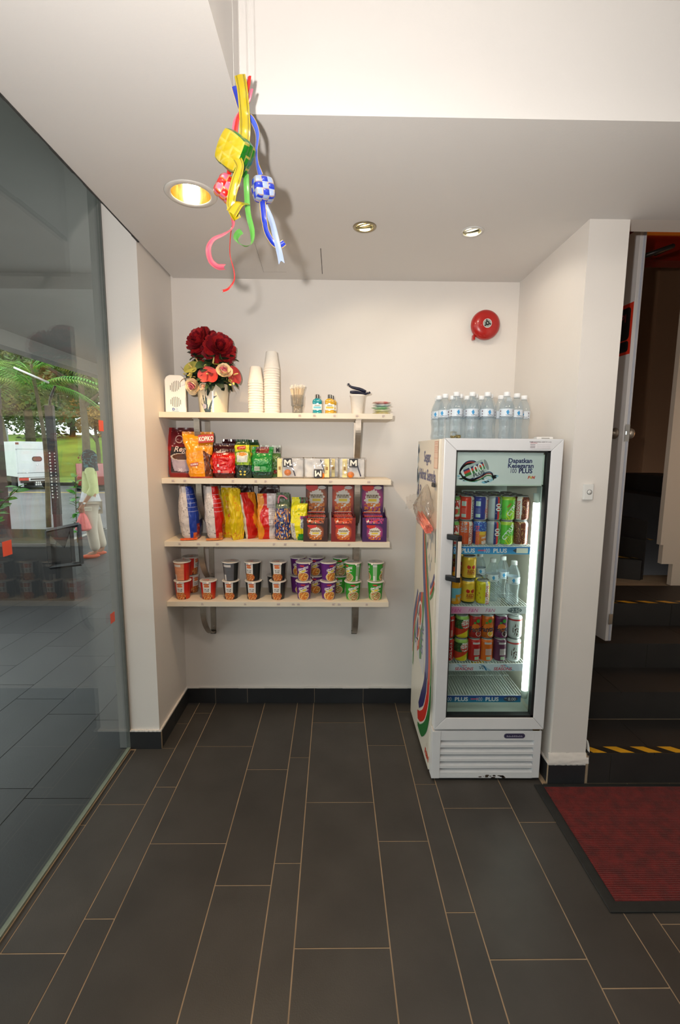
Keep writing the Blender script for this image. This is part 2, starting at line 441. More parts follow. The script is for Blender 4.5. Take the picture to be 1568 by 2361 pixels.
# ------------------------------------------------------------------ stairs
stair = ob('staircase', None, kind='structure')
STT = M('stair_tile', (44, 41, 39), .6, var=.14, vscale=6, bump=.04, bscale=200)
YEL = C(214, 160, 30); BLK = C(22, 20, 18)
HAZ = M('hazard_tape', rough=.5, printed=True)
def hazard(par, p0, p1, w=.045, n=14, up=.0012):
    """diagonal striped tape along the nosing from p0 to p1, lying on the tread"""
    p0, p1 = Vector(p0), Vector(p1); d = (p1 - p0); L = d.length; d.normalize(); q = Vector((-d.y, d.x, 0)); mb = MB()
    per = .13; k = 0; x = -per
    while x < L + per:
        for s_, col in ((0, YEL), (.5, BLK)):
            a = x + s_ * per; b = a + .5 * per
            def cl(t): return min(max(t, 0), L)
            pts = [p0 + d * cl(a + .03) + Vector((0, 0, up)), p0 + d * cl(b + .03) + Vector((0, 0, up)), p0 + d * cl(b - .03) + q * w + Vector((0, 0, up)), p0 + d * cl(a - .03) + q * w + Vector((0, 0, up))]
            if (pts[1] - pts[0]).length + (pts[2] - pts[3]).length > .004: mb.add(pts, [(0, 1, 2, 3)], 0, False, col)
        x += per
    mb.build('hazard_tape', HAZ, par, recalc=False)
RZ = .1525
def step_straight(k, y0, y1, z, joints, tape):
    st = MB().box(1.304, y0 + .004, 0, 3.598, y1 + .3, z - .004).build('step', GROUT, stair)
    zb = z - RZ
    for a, b in zip(joints[:-1], joints[1:]):
        MB().box(a + .0015, y0, zb + .002, b - .0015, y0 + .01, z - .0105).build('riser_tile', STT, st, recalc=False)
    tj = [1.304] + [1.62 + .6 * i for i in range(4)]; tj[-1] = 3.598
    for a, b in zip(tj[:-1], tj[1:]):
        MB().box(a + .0015, y0 - .001, z - .010, b - .0015, y1 - .001, z).build('tread_tile', STT, st, recalc=False)
    if tape: hazard(st, (1.304, y0 + .004, z), (3.59, y0 + .004, z))
step_straight(1, -.712, -.438, .156, [1.314, 1.418, 2.018, 2.618, 3.598], True)
step_straight(2, -.438, -.168, .310, [1.304, 1.95, 2.55, 3.598], False)
step_straight(3, -.168, .108, .4575, [1.304, 1.93, 2.53, 3.598], False)
step_straight(4, .108, .50, .603, [1.304, 1.66, 2.26, 2.62, 3.598], True)
PV = Vector((2.45, .63, 0))
ang = [radians(d) for d in (156, 107, 97, 88, 70, 45)]
far = 1.5
def wp(a, r): return Vector((PV.x + r * cos(a), PV.y + r * sin(a), 0))
for k in range(5):
    z = .603 + .148 * (k + 1); a0, a1 = ang[k], ang[k + 1]
    p = [wp(a0, .04), wp(a0, far), wp((a0 + a1) / 2, far * 1.06), wp(a1, far), wp(a1, .04)]
    if k == 0: p[2] = Vector((1.45, 1.95, 0))
    if k == 3: p = [Vector((2.72, .63, 0)), Vector((2.76, 2.1, 0)), Vector((3.05, 2.1, 0)), Vector((3.05, .63, 0))]
    if k == 4: p = [Vector((3.05, .63, 0)), Vector((3.05, 2.1, 0)), Vector((3.5, 2.1, 0)), Vector((3.5, .63, 0))]
    st = MB().prism([(v.x, v.y) for v in p], .2 if k else .2, z - .01).build('step', STT, stair)
    MB().prism([(v.x, v.y) for v in p], z - .0095, z).build('tread_tile', STT, st)
    d = (p[1] - p[0]).normalized(); q = Vector((-d.y, d.x, 0))
    MB().prism([((p[0] + d * .28).x + q.x * .001, (p[0] + d * .28).y + q.y * .001), ((p[0] + d * .284).x + q.x * .001, (p[0] + d * .284).y + q.y * .001), ((p[0] + d * .284).x, (p[0] + d * .284).y), ((p[0] + d * .28).x, (p[0] + d * .28).y)], z - .145, z - .01).build('grout', GROUT, st)
    if k in (0, 1): hazard(st, (p[1].x - q.x * .05, p[1].y - q.y * .05, z), (p[0].x - q.x * .05, p[0].y - q.y * .05, z), .04)
# cream stringer blocks and the newel wall at the turn
MB().prism([(2.538, .604), (3.598, .604), (3.598, 3.7), (2.435, 3.7), (2.435, .90), (2.456, .90), (2.456, .762), (2.538, .762)], .50, .54, 'xz').build('wall_newel', WARMW, kind='structure')
# unseen wall lamp, added for the warm glow on the stairs
def stair_lamp(loc, label):
    t = thing('added_wall_lamp', label, 'lamp', loc)
    MB().box(-.05, .0, -.09, .05, .02, .09).build('back_plate', STEEL, t, bevel=.004)
    MB().lathe([(.035, -.07), (.06, -.02), (.06, .05), (.05, .07)], 20, (0, -.07, 0)).build('lamp_shade', M('amber_glass', (255, 170, 80), .4, emit=3, var=.02), t)
    li = light('stair_glow_light', 'POINT', (0, -.16, 0), 4.5, (1, .50, .18), .05); li.parent = t
stair_lamp((3.30, .48, 1.62), 'amber glass wall lamp added out of sight for the stair glow')
# red painted beam with a glossy lower flange, high above the stairs
rb = thing('painted_beam', 'glossy red painted steel beam high above the stairs', 'beam', (0, 0, 0))
REDB = M('red_gloss_paint', (112, 14, 10), .18, var=.08, coat=.5)
MB().box(1.8, 1.0, 3.00, 3.598, 1.06, 3.24).build('web', REDB, rb, bevel=.004)
MB().box(1.8, .96, 2.98, 3.598, 1.10, 3.005).build('flange', REDB, rb, bevel=.004)
MB().box(1.8, .96, 3.235, 3.598, 1.10, 3.255).build('flange', REDB, rb, bevel=.004)
MB().box(2.45, .955, 3.19, 3.58, .985, 3.215).build('glint_strip', M('amber_glint', (255, 180, 60), .4, emit=.9), rb)  # glowing strip stands in for the yellow reflection on the beam

# ------------------------------------------------------------------ the open door on the stairs
dA = Vector((1.661, -.20, 0)); dd = Vector((-.10, .995, 0)).normalized(); dn = Vector((dd.y, -dd.x, 0))   # dn points to +x side
rotd = atan2(dd.y, dd.x)
door = ob('door_1', None, kind='structure', loc=(dA.x, dA.y, .486), rot=(0, 0, rotd))
# local: x from free edge to hinge, y: left face at 0, leaf thickness towards -y
DOORP = M('door_white_paint', (218, 214, 212), .45, var=.02, vscale=5)
MB().box(0, -.036, 0, .80, 0, 2.19).build('leaf', DOORP, door, bevel=.002)
MB().box(-.004, -.028, .002, .0, -.018, 2.188).build('edge_strip', M('door_edge', (190, 194, 206), .4), door)
kb = MB().lathe([(.030, 0), (.030, .006), (.014, .008), (.012, .028), (.026, .036), (.030, .050), (.026, .062), (.0, .066)], 24, (0, 0, 0), axis='y')
kb.xf(Matrix.Rotation(pi, 4, 'Z'))
kb.build('door_knob', STEEL, door, loc=(.062, 0, 1.165))
kb2 = MB().lathe([(.030, 0), (.030, .006), (.014, .008), (.012, .028), (.026, .036), (.030, .050), (.026, .062), (.0, .066)], 24, (0, 0, 0), axis='y')
kb2.build('door_knob', STEEL, door, loc=(.062, -.036, 1.165))
MB().box(-.0065, -.032, 1.12, -.003, -.006, 1.21).build('latch_plate', CHROME, door, bevel=.0008)
MB().box(-.012, -.025, 1.155, -.006, -.012, 1.175).build('latch', CHROME, door, bevel=.001)
MB().box(-.0062, -.031, .10, -.003, -.007, .16).build('bolt_plate', CHROME, door, bevel=.0008)
# warning sticker on the leaf: orange-red border, two dark rounded fields
SG = MB(); sm = lambda u, v: (.159 - u, .0012, 1.705 + v)
def rrect(mb, cx, cy, w, h, r, mp, col, mat=0):
    pts = []
    for sx, sy, a in ((1, 1, 0), (-1, 1, 90), (-1, -1, 180), (1, -1, 270)):
        for i in range(6):
            t = radians(a + 90 * i / 5); pts.append((cx + sx * (w / 2 - r) + r * cos(t), cy + sy * (h / 2 - r) + r * sin(t)))
    mb.add([mp(*p) for p in pts], [tuple(range(len(pts)))], mat, False, col)
sg = ob('warning_sticker', None, door)
MB().box(.004, .0003, 1.575, .314, .0010, 1.835).build('sticker_base', M('orange_red_vinyl', (214, 50, 26), .45), sg)
rrect(SG, .01, .028, .26, .165, .02, sm, C(26, 22, 24)); rrect(SG, .01, -.088, .26, .055, .015, sm, C(26, 22, 24))
SG.build('dark_field', M('printed_dark', rough=.5, printed=True), sg, recalc=False)
LT = MB(); letters(LT, 'API', .058, plane_map((.089, .0018, 1.765), (-1, 0, 0), (0, 0, 1)), col=C(160, 60, 66)); LT.build('lettering', PRINT, sg, recalc=False)
# door closer: body on the far face, folding arm
dc = ob('door_closer', None, door)
DK = M('closer_dark_metal', (40, 36, 34), .4, .6, var=.1)
MB().box(.10, -.085, 2.03, .34, -.037, 2.08).build('closer_body', DK, dc, bevel=.004)
MB().tube([(.14, -.07, 2.09), (.02, -.20, 2.12)], .012, 8).tube([(.02, -.20, 2.12), (.30, -.34, 2.20)], .012, 8).build('closer_arm', DK, dc)

# ------------------------------------------------------------------ entrance mat
mat_ = thing('entrance_mat', 'dark red ribbed entrance mat with black rubber border', 'mat', (0, 0, 0))
RUB = M('black_rubber', (34, 36, 36), .6, var=.15, vscale=30)
MB().prism([(1.06, -1.320), (2.5, -1.320), (2.5, -.7195), (1.06, -.7195)], .0008, .006).build('rubber_border', RUB, mat_, bevel=.002)
REDC = M('red_carpet_rib', (100, 18, 16), .95, var=.4, vscale=26, bump=.5, bscale=400, sheen=.2, detail=8)
rp = MB(); nr = 64
def carp(u, v): 
    y = -1.283 + v * (.545); return (1.098 + u * 1.365, y, .0062 + .0035 * abs(sin(pi * v * nr)))
rp.grid(carp, 6, nr * 4, smooth=False); rp.build('carpet_insert', REDC, mat_, recalc=False)
# ================================================================== wall shelves
SHZ = [1.736, 1.397, 1.062, .732]; STH = .028
CREAM = M('cream_laminate', (224, 213, 194), .45, var=.02, vscale=6)
names = ['top cream wall shelf carrying the flower vase and foam cups', 'second cream wall shelf carrying the coffee and tea bags',
         'third cream wall shelf carrying snack bags and display boxes', 'lowest cream wall shelf carrying the noodle cups']
tags = [[-.06, .015, .12, .235, .37], [-.72, -.66, -.41, -.29, -.24, .10, .30], [-.70, -.60, -.50, -.2, -.14, .02, .2], [-.59, -.36, -.18, -.10, -.07, .12, .15, .30]]
def bracket(shelf, x):
    b = MB(); w = .015
    b.box(x - w, -.006, -STH - .25, x + w, -.001, -STH)                       # wall bar
    P = smoothpath([(0, -.215, -STH - .004), (0, -.205, -STH - .08), (0, -.155, -STH - .160), (0, -.075, -STH - .225), (0, -.008, -STH - .242)], 6)
    V = []; F = []
    for k, p in enumerate(P):
        t = (P[min(k + 1, len(P) - 1)] - P[max(k - 1, 0)]).normalized(); n = Vector((0, t.z, -t.y)) * .0022
        for s_ in (-w, w):
            for q in (-1, 1): V.append((x + s_, p.y + n.y * q, p.z + n.z * q))
    m = len(P)
    for k in range(m - 1):
        a = 4 * k; c = a + 4
        F += [(a, a + 2, c + 2, c), (a + 1, c + 1, c + 3, a + 3), (a, c, c + 1, a + 1), (a + 2, a + 3, c + 3, c + 2)]
    F += [(0, 1, 3, 2), (4 * m - 4, 4 * m - 2, 4 * m - 1, 4 * m - 3)]
    b.add(V, F, 0, False)
    b.box(x - w, -.235, -STH - .004, x + w, -.02, -STH)                        # plate under the board
    br = b.build('bracket', STEEL, shelf)
    MB().box(x - w - .001, -.016, -STH - .256, x + w + .001, -.0062, -STH - .235).build('end_cap', M('bracket_cap', (96, 88, 80), .35, 1), br)
    MB().lathe([(.004, 0), (.003, .002), (0, .0025)], 10, (x, -.0062, -STH - .215), axis='y').build('screw', CHROME, br)
random.seed(21)
STK = M('faded_price_sticker', rough=.7, printed=True)
for k in range(4):
    sh = thing('wall_shelf', names[k], 'shelf', (0, 0, SHZ[k]), group='wall shelves')
    MB().box(-.782, -.265, -STH, .417, -.0005, 0).build('board', CREAM, sh, bevel=.0015)
    for x in (-.605, .243): bracket(sh, x)
    for tx in tags[k]:
        st = MB(); w = .018 + random.random() * .01
        st.quad((tx - w / 2, -.2655, -.021), (tx + w / 2, -.2655, -.021), (tx + w / 2, -.2655, -.007), (tx - w / 2, -.2655, -.007), 0, C(224, 210, 188))
        for j in range(3):
            zz = -.0185 + .004 * j; a = tx - w * .35; b = tx + w * (.1 + random.random() * .25)
            st.quad((a, -.2659, zz), (b, -.2659, zz), (b, -.2659, zz + .0018), (a, -.2659, zz + .0018), 0, C(150, 128, 150) if j else C(140, 120, 110))
        st.build('price_sticker', STK, sh, recalc=False)

# ================================================================== downlights
def downlight(loc, r, label, trim, refl, tilt=None, watt=4, color=(1, .8, .5), spot=110, lampcol=(255, 240, 196), em=9, big=False, soft=None):
    t = thing('ceiling_downlight', label, 'downlight', loc, group=None)
    MB().lathe([(r * .93, -.002), (r * 1.02, -.004), (r * 1.2, -.003), (r * 1.24, 0), (r * .93, .001), (r * .93, -.002)], 40, caps=False).build('trim_ring', trim, t)
    MB().lathe([(r * .93, 0), (r * .9, .02), (r * .78, .06), (r * .5, .09), (0, .095)], 40, caps=False).build('reflector', refl, t)
    lampm = M('lamp_' + label[:12].replace(' ', '_'), lampcol, .3, emit=em, var=.01)
    if big:
        for dx in (-.016, .016):
            MB().lathe([(.0, -.005), (.010, .0), (.012, .02), (.012, .05), (.010, .06)], 14, (dx, 0, .022)).build('lamp_tube', lampm, t)
    else:
        g = MB().lathe([(0, .0), (r * .5, .001), (r * .56, .006), (r * .5, .03), (r * .2, .04)], 24).build('halogen_lamp', lampm, t, loc=(0, 0, .008), rot=tilt or (0, 0, 0))
        MB().lathe([(r * .6, -.001), (r * .8, -.002), (r * .82, .004), (r * .6, .004), (r * .6, -.001)], 30, caps=False).build('gimbal_ring', trim, t, loc=(0, 0, .006), rot=tilt or (0, 0, 0))
    d = (0, 0, -1) if not tilt else (Matrix.Rotation(tilt[1], 3, 'Y') @ Matrix.Rotation(tilt[0], 3, 'X') @ Vector((0, 0, -1)))
    li = light('downlight_lamp', 'SPOT', (0, 0, -.012), watt, color, soft or r * .5, d, spot, .4); li.parent = t
    return t
GOLDR = M('gold_reflector', (252, 226, 160), .2, 1, var=.05)
SILR = M('silver_reflector', (225, 222, 210), .15, 1, var=.05)
WRING = M('white_trim', (214, 208, 200), .4)
downlight((-.415, -.836, H), .076, 'large round ceiling downlight with glowing gold reflector near the glass', WRING, GOLDR, None, 42, (1, .66, .34), 114, em=40, big=True)
downlight((.239, -.607, H), .040, 'small ceiling downlight with brass-toned ring, middle one', M('bronze_trim', (150, 138, 112), .3, .8), SILR, (radians(16), radians(-12), 0), 4, (1, .85, .62), 140, em=16)
downlight((.699, -.579, H), .040, 'small ceiling downlight with white ring above the fridge', M('white_trim_b', (205, 202, 198), .4), SILR, (radians(14), radians(-14), 0), 3, (1, .90, .76), 140, lampcol=(255, 245, 225), em=16)
# out-of-frame lamps in the ceiling recess, added for warm light from above
for rx, ry, rl in ((.05, -2.2, 'left'), (1.0, -2.9, 'middle'), (1.9, -2.2, 'right')):
    downlight((rx, ry, T), .09, 'round panel downlight in the raised ceiling recess, %s one' % rl, WRING, SILR, None, 29, (1, .91, .80), 172, em=8, big=True, soft=.16)

# ================================================================== fire bell, door bell
fb = thing('fire_bell', 'round red fire alarm bell on the back wall', 'fire bell', (.947, 0, 2.24))
REDG = M('bell_red_enamel', (168, 24, 18), .3, var=.03, coat=.4)
MB().box(-.045, -.022, -.045, .045, -.0005, .045).build('mounting_box', REDG, fb, bevel=.004)
MB().lathe([(.079, .022), (.080, .028), (.079, .036), (.074, .048), (.062, .058), (.045, .064), (.020, .066), (0, .066)], 48, axis='y').build('gong', REDG, fb)
MB().lathe([(.079, .022), (.060, .022), (.058, .030), (.0, .030)], 48, axis='y').build('gong_inside', REDG, fb)
def plate(th, z): return 0
pl = MB()
def ringcol(a, r):
    if r > .0215: return C(205, 205, 200)
    if r < .010: return C(30, 34, 32)
    k = (a % (2 * pi)) / (2 * pi) * 30
    return C(200, 205, 200) if (int(k) % 10 < 8 and int(k * 2) % 2 == 0 and .012 < r < .020) else C(26, 32, 30)
def rg(u, v): a = 2 * pi * u; r = .024 * v; return (r * sin(a), -.0670, r * cos(a))
pl.grid(rg, 60, 8, 0, False, lambda u, v: ringcol(2 * pi * u, .024 * v), True); pl.build('label_plate', PRINT, fb, recalc=False)
MB().lathe([(.005, .066), (.005, .070), (.0, .072)], 12, axis='y').build('centre_nut', CHROME, fb)
MB().box(-.066, -.030, -.078, -.052, -.004, -.052).build('clapper_tab', REDG, fb, bevel=.003)

db = thing('door_bell', 'small white doorbell push button on the right pier', 'doorbell', (1.212, -.7005, 1.377))
MB().box(-.020, -.016, -.034, .020, 0, .034).build('housing', WHITEP, db, bevel=.003)
MB().lathe([(.011, .0155), (.011, .0172), (.0092, .0172), (.0092, .0160)], 24, (.002, 0, 0), axis='y', caps=False).build('button_ring', M('grey_ring', (120, 118, 116), .5), db)
MB().lathe([(.0088, .0150), (.0085, .0178), (0, .0185)], 20, (.002, 0, 0), axis='y').build('button', WHITEP, db)

# ================================================================== drinks fridge
FO = Vector((.84, -.41, 0))
fr = thing('drinks_fridge', 'tall white glass-door drinks fridge with printed side panel', 'fridge', tuple(FO))
NF = tuple(-FO)
def fp(mb, name, m, parent=None, **k):            # part given in world coordinates
    if parent is None: return mb.build(name, m, fr, loc=NF, **k)
    return mb.build(name, m, parent, **k)
SIDEW = M('aged_white_panel', (224, 216, 200), .35, var=.03, vscale=3, coat=.2)
LINER = M('fridge_liner', (196, 206, 200), .4, var=.015)
fp(MB().box(.578, -.640, .022, .612, -.13, 1.600), 'side_panel', SIDEW, bevel=.002)
fp(MB().box(1.066, -.640, .022, 1.100, -.13, 1.600), 'side_panel', SIDEW, bevel=.002)
fp(MB().box(.612, -.165, .022, 1.066, -.13, 1.600), 'back_panel', LINER)
fp(MB().box(.612, -.640, 1.560, 1.066, -.165, 1.600), 'top_panel', WHITEENAMEL)
fp(MB().box(.612, -.635, .268, 1.066, -.165, .300), 'cavity_floor', LINER)
fp(MB().box(.612, -.60, .03, 1.066, -.165, .262), 'machine_compartment', M('dark_machine', (40, 40, 42), .8))
for x, y in ((.61, -.60), (1.07, -.60), (.61, -.17), (1.07, -.17)):
    fp(MB().lathe([(.018, 0), (.018, .012), (.008, .014), (.008, .024)], 12, (x, y, 0)), 'foot', BLACKP)
# door: four mitred rails
Y0, Y1 = -.690, -.644
ox0, ox1, oz0, oz1 = .588, 1.102, .262, 1.602
ix0, ix1, iz0, iz1 = .643, 1.052, .318, 1.551
dr = ob('door', None, fr, NF)
def rail(name, q):
    V = [(x, Y0 + .004 * (1 if inner else 0), z) for x, z, inner in q] + [(x, Y1, z) for x, z, inner in q]
    MB().add(V, [(0, 1, 2, 3), (7, 6, 5, 4), (0, 4, 5, 1), (1, 5, 6, 2), (2, 6, 7, 3), (3, 7, 4, 0)]).build(name, WHITEENAMEL, dr, bevel=.003)
e = .0003
rail('bottom_rail', [(ox0 + e, oz0, 0), (ox1 - e, oz0, 0), (ix1 - e, iz0, 1), (ix0 + e, iz0, 1)])
rail('top_rail', [(ix0 + e, iz1, 1), (ix1 - e, iz1, 1), (ox1 - e, oz1, 0), (ox0 + e, oz1, 0)])
rail('stile', [(ox0, oz0 + e, 0), (ix0, iz0 + e, 1), (ix0, iz1 - e, 1), (ox0, oz1 - e, 0)])
rail('stile', [(ix1, iz0 + e, 1), (ox1, oz0 + e, 0), (ox1, oz1 - e, 0), (ix1, iz1 - e, 1)])
DGK = M('dark_gasket', (30, 32, 32), .5, var=.1)
gk = MB(); gk.box(ix0, -.683, iz0, ix1, -.652, iz0 + .011); gk.box(ix0, -.683, iz1 - .006, ix1, -.652, iz1); gk.box(ix1 - .013, -.683, iz0, ix1, -.652, iz1); gk.box(ix0, -.683, iz0, ix0 + .004, -.652, iz1)
gk.build('gasket', DGK, dr)
MB().box(ix0 + .004, -.676, iz0 + .011, ix1 - .013, -.672, iz1 - .006).build('glass_pane', Mglass('fridge_glass', (244, 250, 248), 1.4), dr)
# handle
hd = ob('handle', None, dr)
hp = MB()
for z in (1.176, .992):
    hp.add([(x, y, z + dz) for dz in (-.012, .012) for x, y in ((.612, -.690), (.634, -.690), (.664, -.722), (.664, -.738), (.650, -.738), (.612, -.704))],
           [(5, 4, 3, 2, 1, 0), (6, 7, 8, 9, 10, 11), (0, 1, 7, 6), (1, 2, 8, 7), (2, 3, 9, 8), (3, 4, 10, 9), (4, 5, 11, 10), (5, 0, 6, 11)])
hp.box(.646, -.740, .980, .668, -.722, 1.188)
hp.build('handle_bar', BLACKP, hd, bevel=.004)
MB().box(.6500, -.7418, 1.004, .6655, -.7395, 1.163).build('grip_insert', M('grip_cream', (226, 214, 200), .4), hd, bevel=.002)
# paper label on the top rail
lb = MB(); yy = -.6908
lb.quad((.955, yy, 1.560), (1.045, yy, 1.560), (1.045, yy, 1.592), (.955, yy, 1.592), 0, C(228, 224, 226))
letters(lb, 'FNBM NATIONAL AUDIT FY 11/12', .0062, plane_map((1.0, yy - .0004, 1.589), (1, 0, 0), (0, 0, 1)), col=C(50, 40, 46), bold=.02)
for j, z in enumerate((1.5835, 1.5765, 1.5695, 1.5635)):
    lb.quad((.957, yy - .0004, z), (.957 + (.030 if j == 0 else .022), yy - .0004, z), (.957 + (.030 if j == 0 else .022), yy - .0004, z + .002), (.957, yy - .0004, z + .002), 0, C(90, 70, 78) if j else C(170, 90, 90))
    if j: lb.quad((.984, yy - .0004, z), (1.043, yy - .0004, z), (1.043, yy - .0004, z + .0008), (.984, yy - .0004, z + .0008), 0, C(150, 140, 146))
lb.build('paper_label', PRINT, dr, recalc=False)

# advertising header behind the glass
hdp = ob('header_panel', None, fr, NF)
MB().box(.648, -.664, 1.402, 1.030, -.656, 1.543).build('lightbox', M('header_white', (222, 222, 224), .35, var=.02, vscale=5), hdp, bevel=.001)
MB().box(.645, -.6665, 1.398, 1.034, -.655, 1.4035).build('header_trim', M('header_trim', (206, 214, 206), .3), hdp)
MB().box(1.028, -.6665, 1.398, 1.034, -.655, 1.535).build('header_trim', M('header_trim', (206, 214, 206), .3), hdp)
NAVY = C(44, 50, 104); RED_ = C(214, 52, 36); GRN = C(58, 122, 58); SKY = C(120, 178, 208)
hm = lambda u, v: (.648 + u, -.6646, 1.402 + v)
hg = MB()
# splashes of water
random.seed(5)
for k in range(46):
    u = .012 + random.random() * .165; v = .008 + .022 * random.random() + .02 * (abs(u - .1) / .1) ** 2; r = .002 + .006 * random.random()
    hg.add([hm(u + r * 1.7 * cos(a * pi / 4), v + r * .7 * sin(a * pi / 4)) for a in range(8)], [tuple(range(8))], 0, False, mixc(SKY, C(206, 226, 234), random.random() * .7))
hm1 = lambda u, v: (.648 + u, -.6648, 1.402 + v)
hm2 = lambda u, v: (.648 + u, -.6650, 1.402 + v)
hm3 = lambda u, v: (.648 + u, -.6652, 1.402 + v)
hm4 = lambda u, v: (.648 + u, -.6654, 1.402 + v)
for col, off in ((C(38, 42, 80), 0), (RED_, -.006), (C(232, 232, 226), -.0095), (C(52, 70, 58), -.012)):   # ribbon behind the can
    strip2d([(.018, .044), (.022, .070 + off * .6), (.045, .098 + off), (.075, .103 + off), (.095, .092 + off)], .006, hm1, hg, col)
# the can: tilted cylinder drawn as a flat print
ca, sa = cos(radians(24)), sin(radians(24))
def canm(u, v): return hm2(.088 + u * ca - v * sa, .068 + u * sa + v * ca)
def canm3(u, v): return hm3(.088 + u * ca - v * sa, .068 + u * sa + v * ca)
w, h = .048, .029
bands = [(1, .62, C(176, 184, 186)), (.62, .36, NAVY), (.36, -.02, RED_), (-.02, -.48, GRN), (-.48, -1, C(188, 196, 192))]
for a, b, col in bands:
    hg.add([canm(-w - .006 * sqrt(max(0, 1 - a * a)), a * h), canm(-w - .006 * sqrt(max(0, 1 - b * b)), b * h), canm(w * .8, b * h), canm(w * .8, a * h)], [(0, 1, 2, 3)], 0, False, col)
hg.add([canm(w * .8, h), canm(w * 1.02, h * .86), canm(w * 1.02, -h * .86), canm(w * .8, -h)], [(0, 1, 2, 3)], 0, False, C(204, 208, 206))
hg.add([canm3(w * 1.02 + .007 * cos(a * pi / 8), h * .86 * sin(a * pi / 8)) for a in range(16)], [tuple(range(16))], 0, False, C(150, 152, 152))
letters(hg, '100', .052, canm3, bold=.02, col=C(226, 230, 226), sx=.85)
letters(hg, 'PLUS', .022, lambda u, v: canm3(u + .004, v - .0225), bold=.03, col=C(66, 72, 84), sx=1.1)
for col, off in ((NAVY, .006), (C(230, 230, 224), .0025), (RED_, 0), (C(230, 230, 224), -.0045), (GRN, -.008)):  # ribbon in front
    strip2d([(.02, .052 + off * .3), (.036, .030 + off * .4), (.07, .020 + off * .5), (.105, .030 + off), (.135, .048 + off), (.158, .046 + off), (.168, .024 + off * .4)], [.003, .006, .006, .005, .005, .005, .003], hm4, hg, col)
tx = lambda cx, cz: plane_map((.648 + cx, -.6648, 1.402 + cz), (1, 0, 0), (0, 0, 1))
letters(hg, 'Dapatkan', .0275, tx(.281, .107), bold=.03, col=NAVY)
letters(hg, 'Kesegaran', .0275, tx(.284, .085), bold=.03, col=NAVY)
letters(hg, '100', .028, tx(.252, .0625), bold=.004, col=NAVY, sx=.72)
letters(hg, 'PLUS', .028, tx(.306, .0625), bold=.035, col=NAVY, sx=1.0)
letters(hg, 'F', .017, tx(.321, .034), bold=.05, col=C(220, 60, 24), shear=.25)
letters(hg, '&', .014, tx(.3305, .034), bold=.04, col=C(226, 190, 40), shear=.2)
letters(hg, 'N', .017, tx(.341, .034), bold=.05, col=C(220, 60, 24), shear=.25)
hg.build('header_print', PRINT, hdp, recalc=False)

# grille
gb = ob('base_grille', None, fr, NF)
gm = MB(); gm.box(.584, -.690, .014, .622, -.642, .252); gm.box(1.062, -.688, .014, 1.096, -.642, .252); gm.box(.622, -.688, .206, 1.062, -.642, .252); gm.box(.622, -.688, .014, 1.062, -.642, .030)
gm.build('grille_frame', WHITEENAMEL, gb, bevel=.0015)
MB().box(.622, -.650, .030, 1.062, -.643, .206).build('grille_back', M('grille_shadow', (70, 70, 72), .7), gb)
for k in range(5):
    z = .030 + k * .0352
    MB().add([(x, y, z + dz) for x in (.6225, 1.0615) for y, dz in ((-.688, 0), (-.688, .013), (-.655, .031), (-.651, .031), (-.684, .011), (-.684, 0))],
             [(0, 1, 7, 6), (1, 2, 8, 7), (2, 3, 9, 8), (3, 4, 10, 9), (4, 5, 11, 10), (5, 0, 6, 11), (5, 4, 3, 2, 1, 0), (6, 7, 8, 9, 10, 11)]).build('slat', WHITEENAMEL, gb)
random.seed(3); cp = MB()
for k in range(14):
    x = .83 + .10 * random.random() ** 1.4 + (.0 if k > 3 else -.05 * random.random()); z = .016 + .012 * random.random(); r = .003 + .007 * random.random()
    cp.add([(x + r * 1.4 * cos(a * pi / 3) * (.6 + .5 * random.random()), -.6886, z + r * .45 * sin(a * pi / 3)) for a in range(6)], [tuple(range(6))], 0, False, C(66, 54, 44))
cp.build('chipped_paint', PRINT, gb, recalc=False)
bd = MB(); bm_ = lambda u, v: (.968 + u, -.6886, .229 + v)
rrect(bd, 0, 0, .100, .025, .0123, bm_, C(88, 84, 108)); bm_2 = lambda u, v: (.968 + u, -.6890, .229 + v)
rrect(bd, 0, 0, .092, .018, .0088, bm_2, C(60, 56, 82))
random.seed(12)
for k in range(9):
    u = -.034 + k * .0085; bd.add([(.968 + u - .003, -.6893, .224), (.968 + u + .003, -.6893, .224), (.968 + u + .003, -.6893, .224 + .004 + .006 * random.random()), (.968 + u - .003, -.6893, .224 + .004 + .006 * random.random())], [(0, 1, 2, 3)], 0, False, C(150, 146, 166))
bd.build('badge', PRINTG, gb, recalc=False)
MB().box(1.055, -.686, .2535, 1.085, -.655, .2615).build('hinge', M('hinge_brass', (120, 104, 70), .4, .8), fr, loc=NF)

# printed side panel (real print on the flat side): words, can, stripes
sd = MB(); XS = .5775
def sm_(d): return lambda y, z: (XS - d, y, z)
FN, FR, FG, FL = C(96, 98, 140), C(206, 96, 70), C(98, 142, 92), C(226, 216, 200)
def slayer(pts, w, col, d): strip2d(pts, w, sm_(d), sd, col)
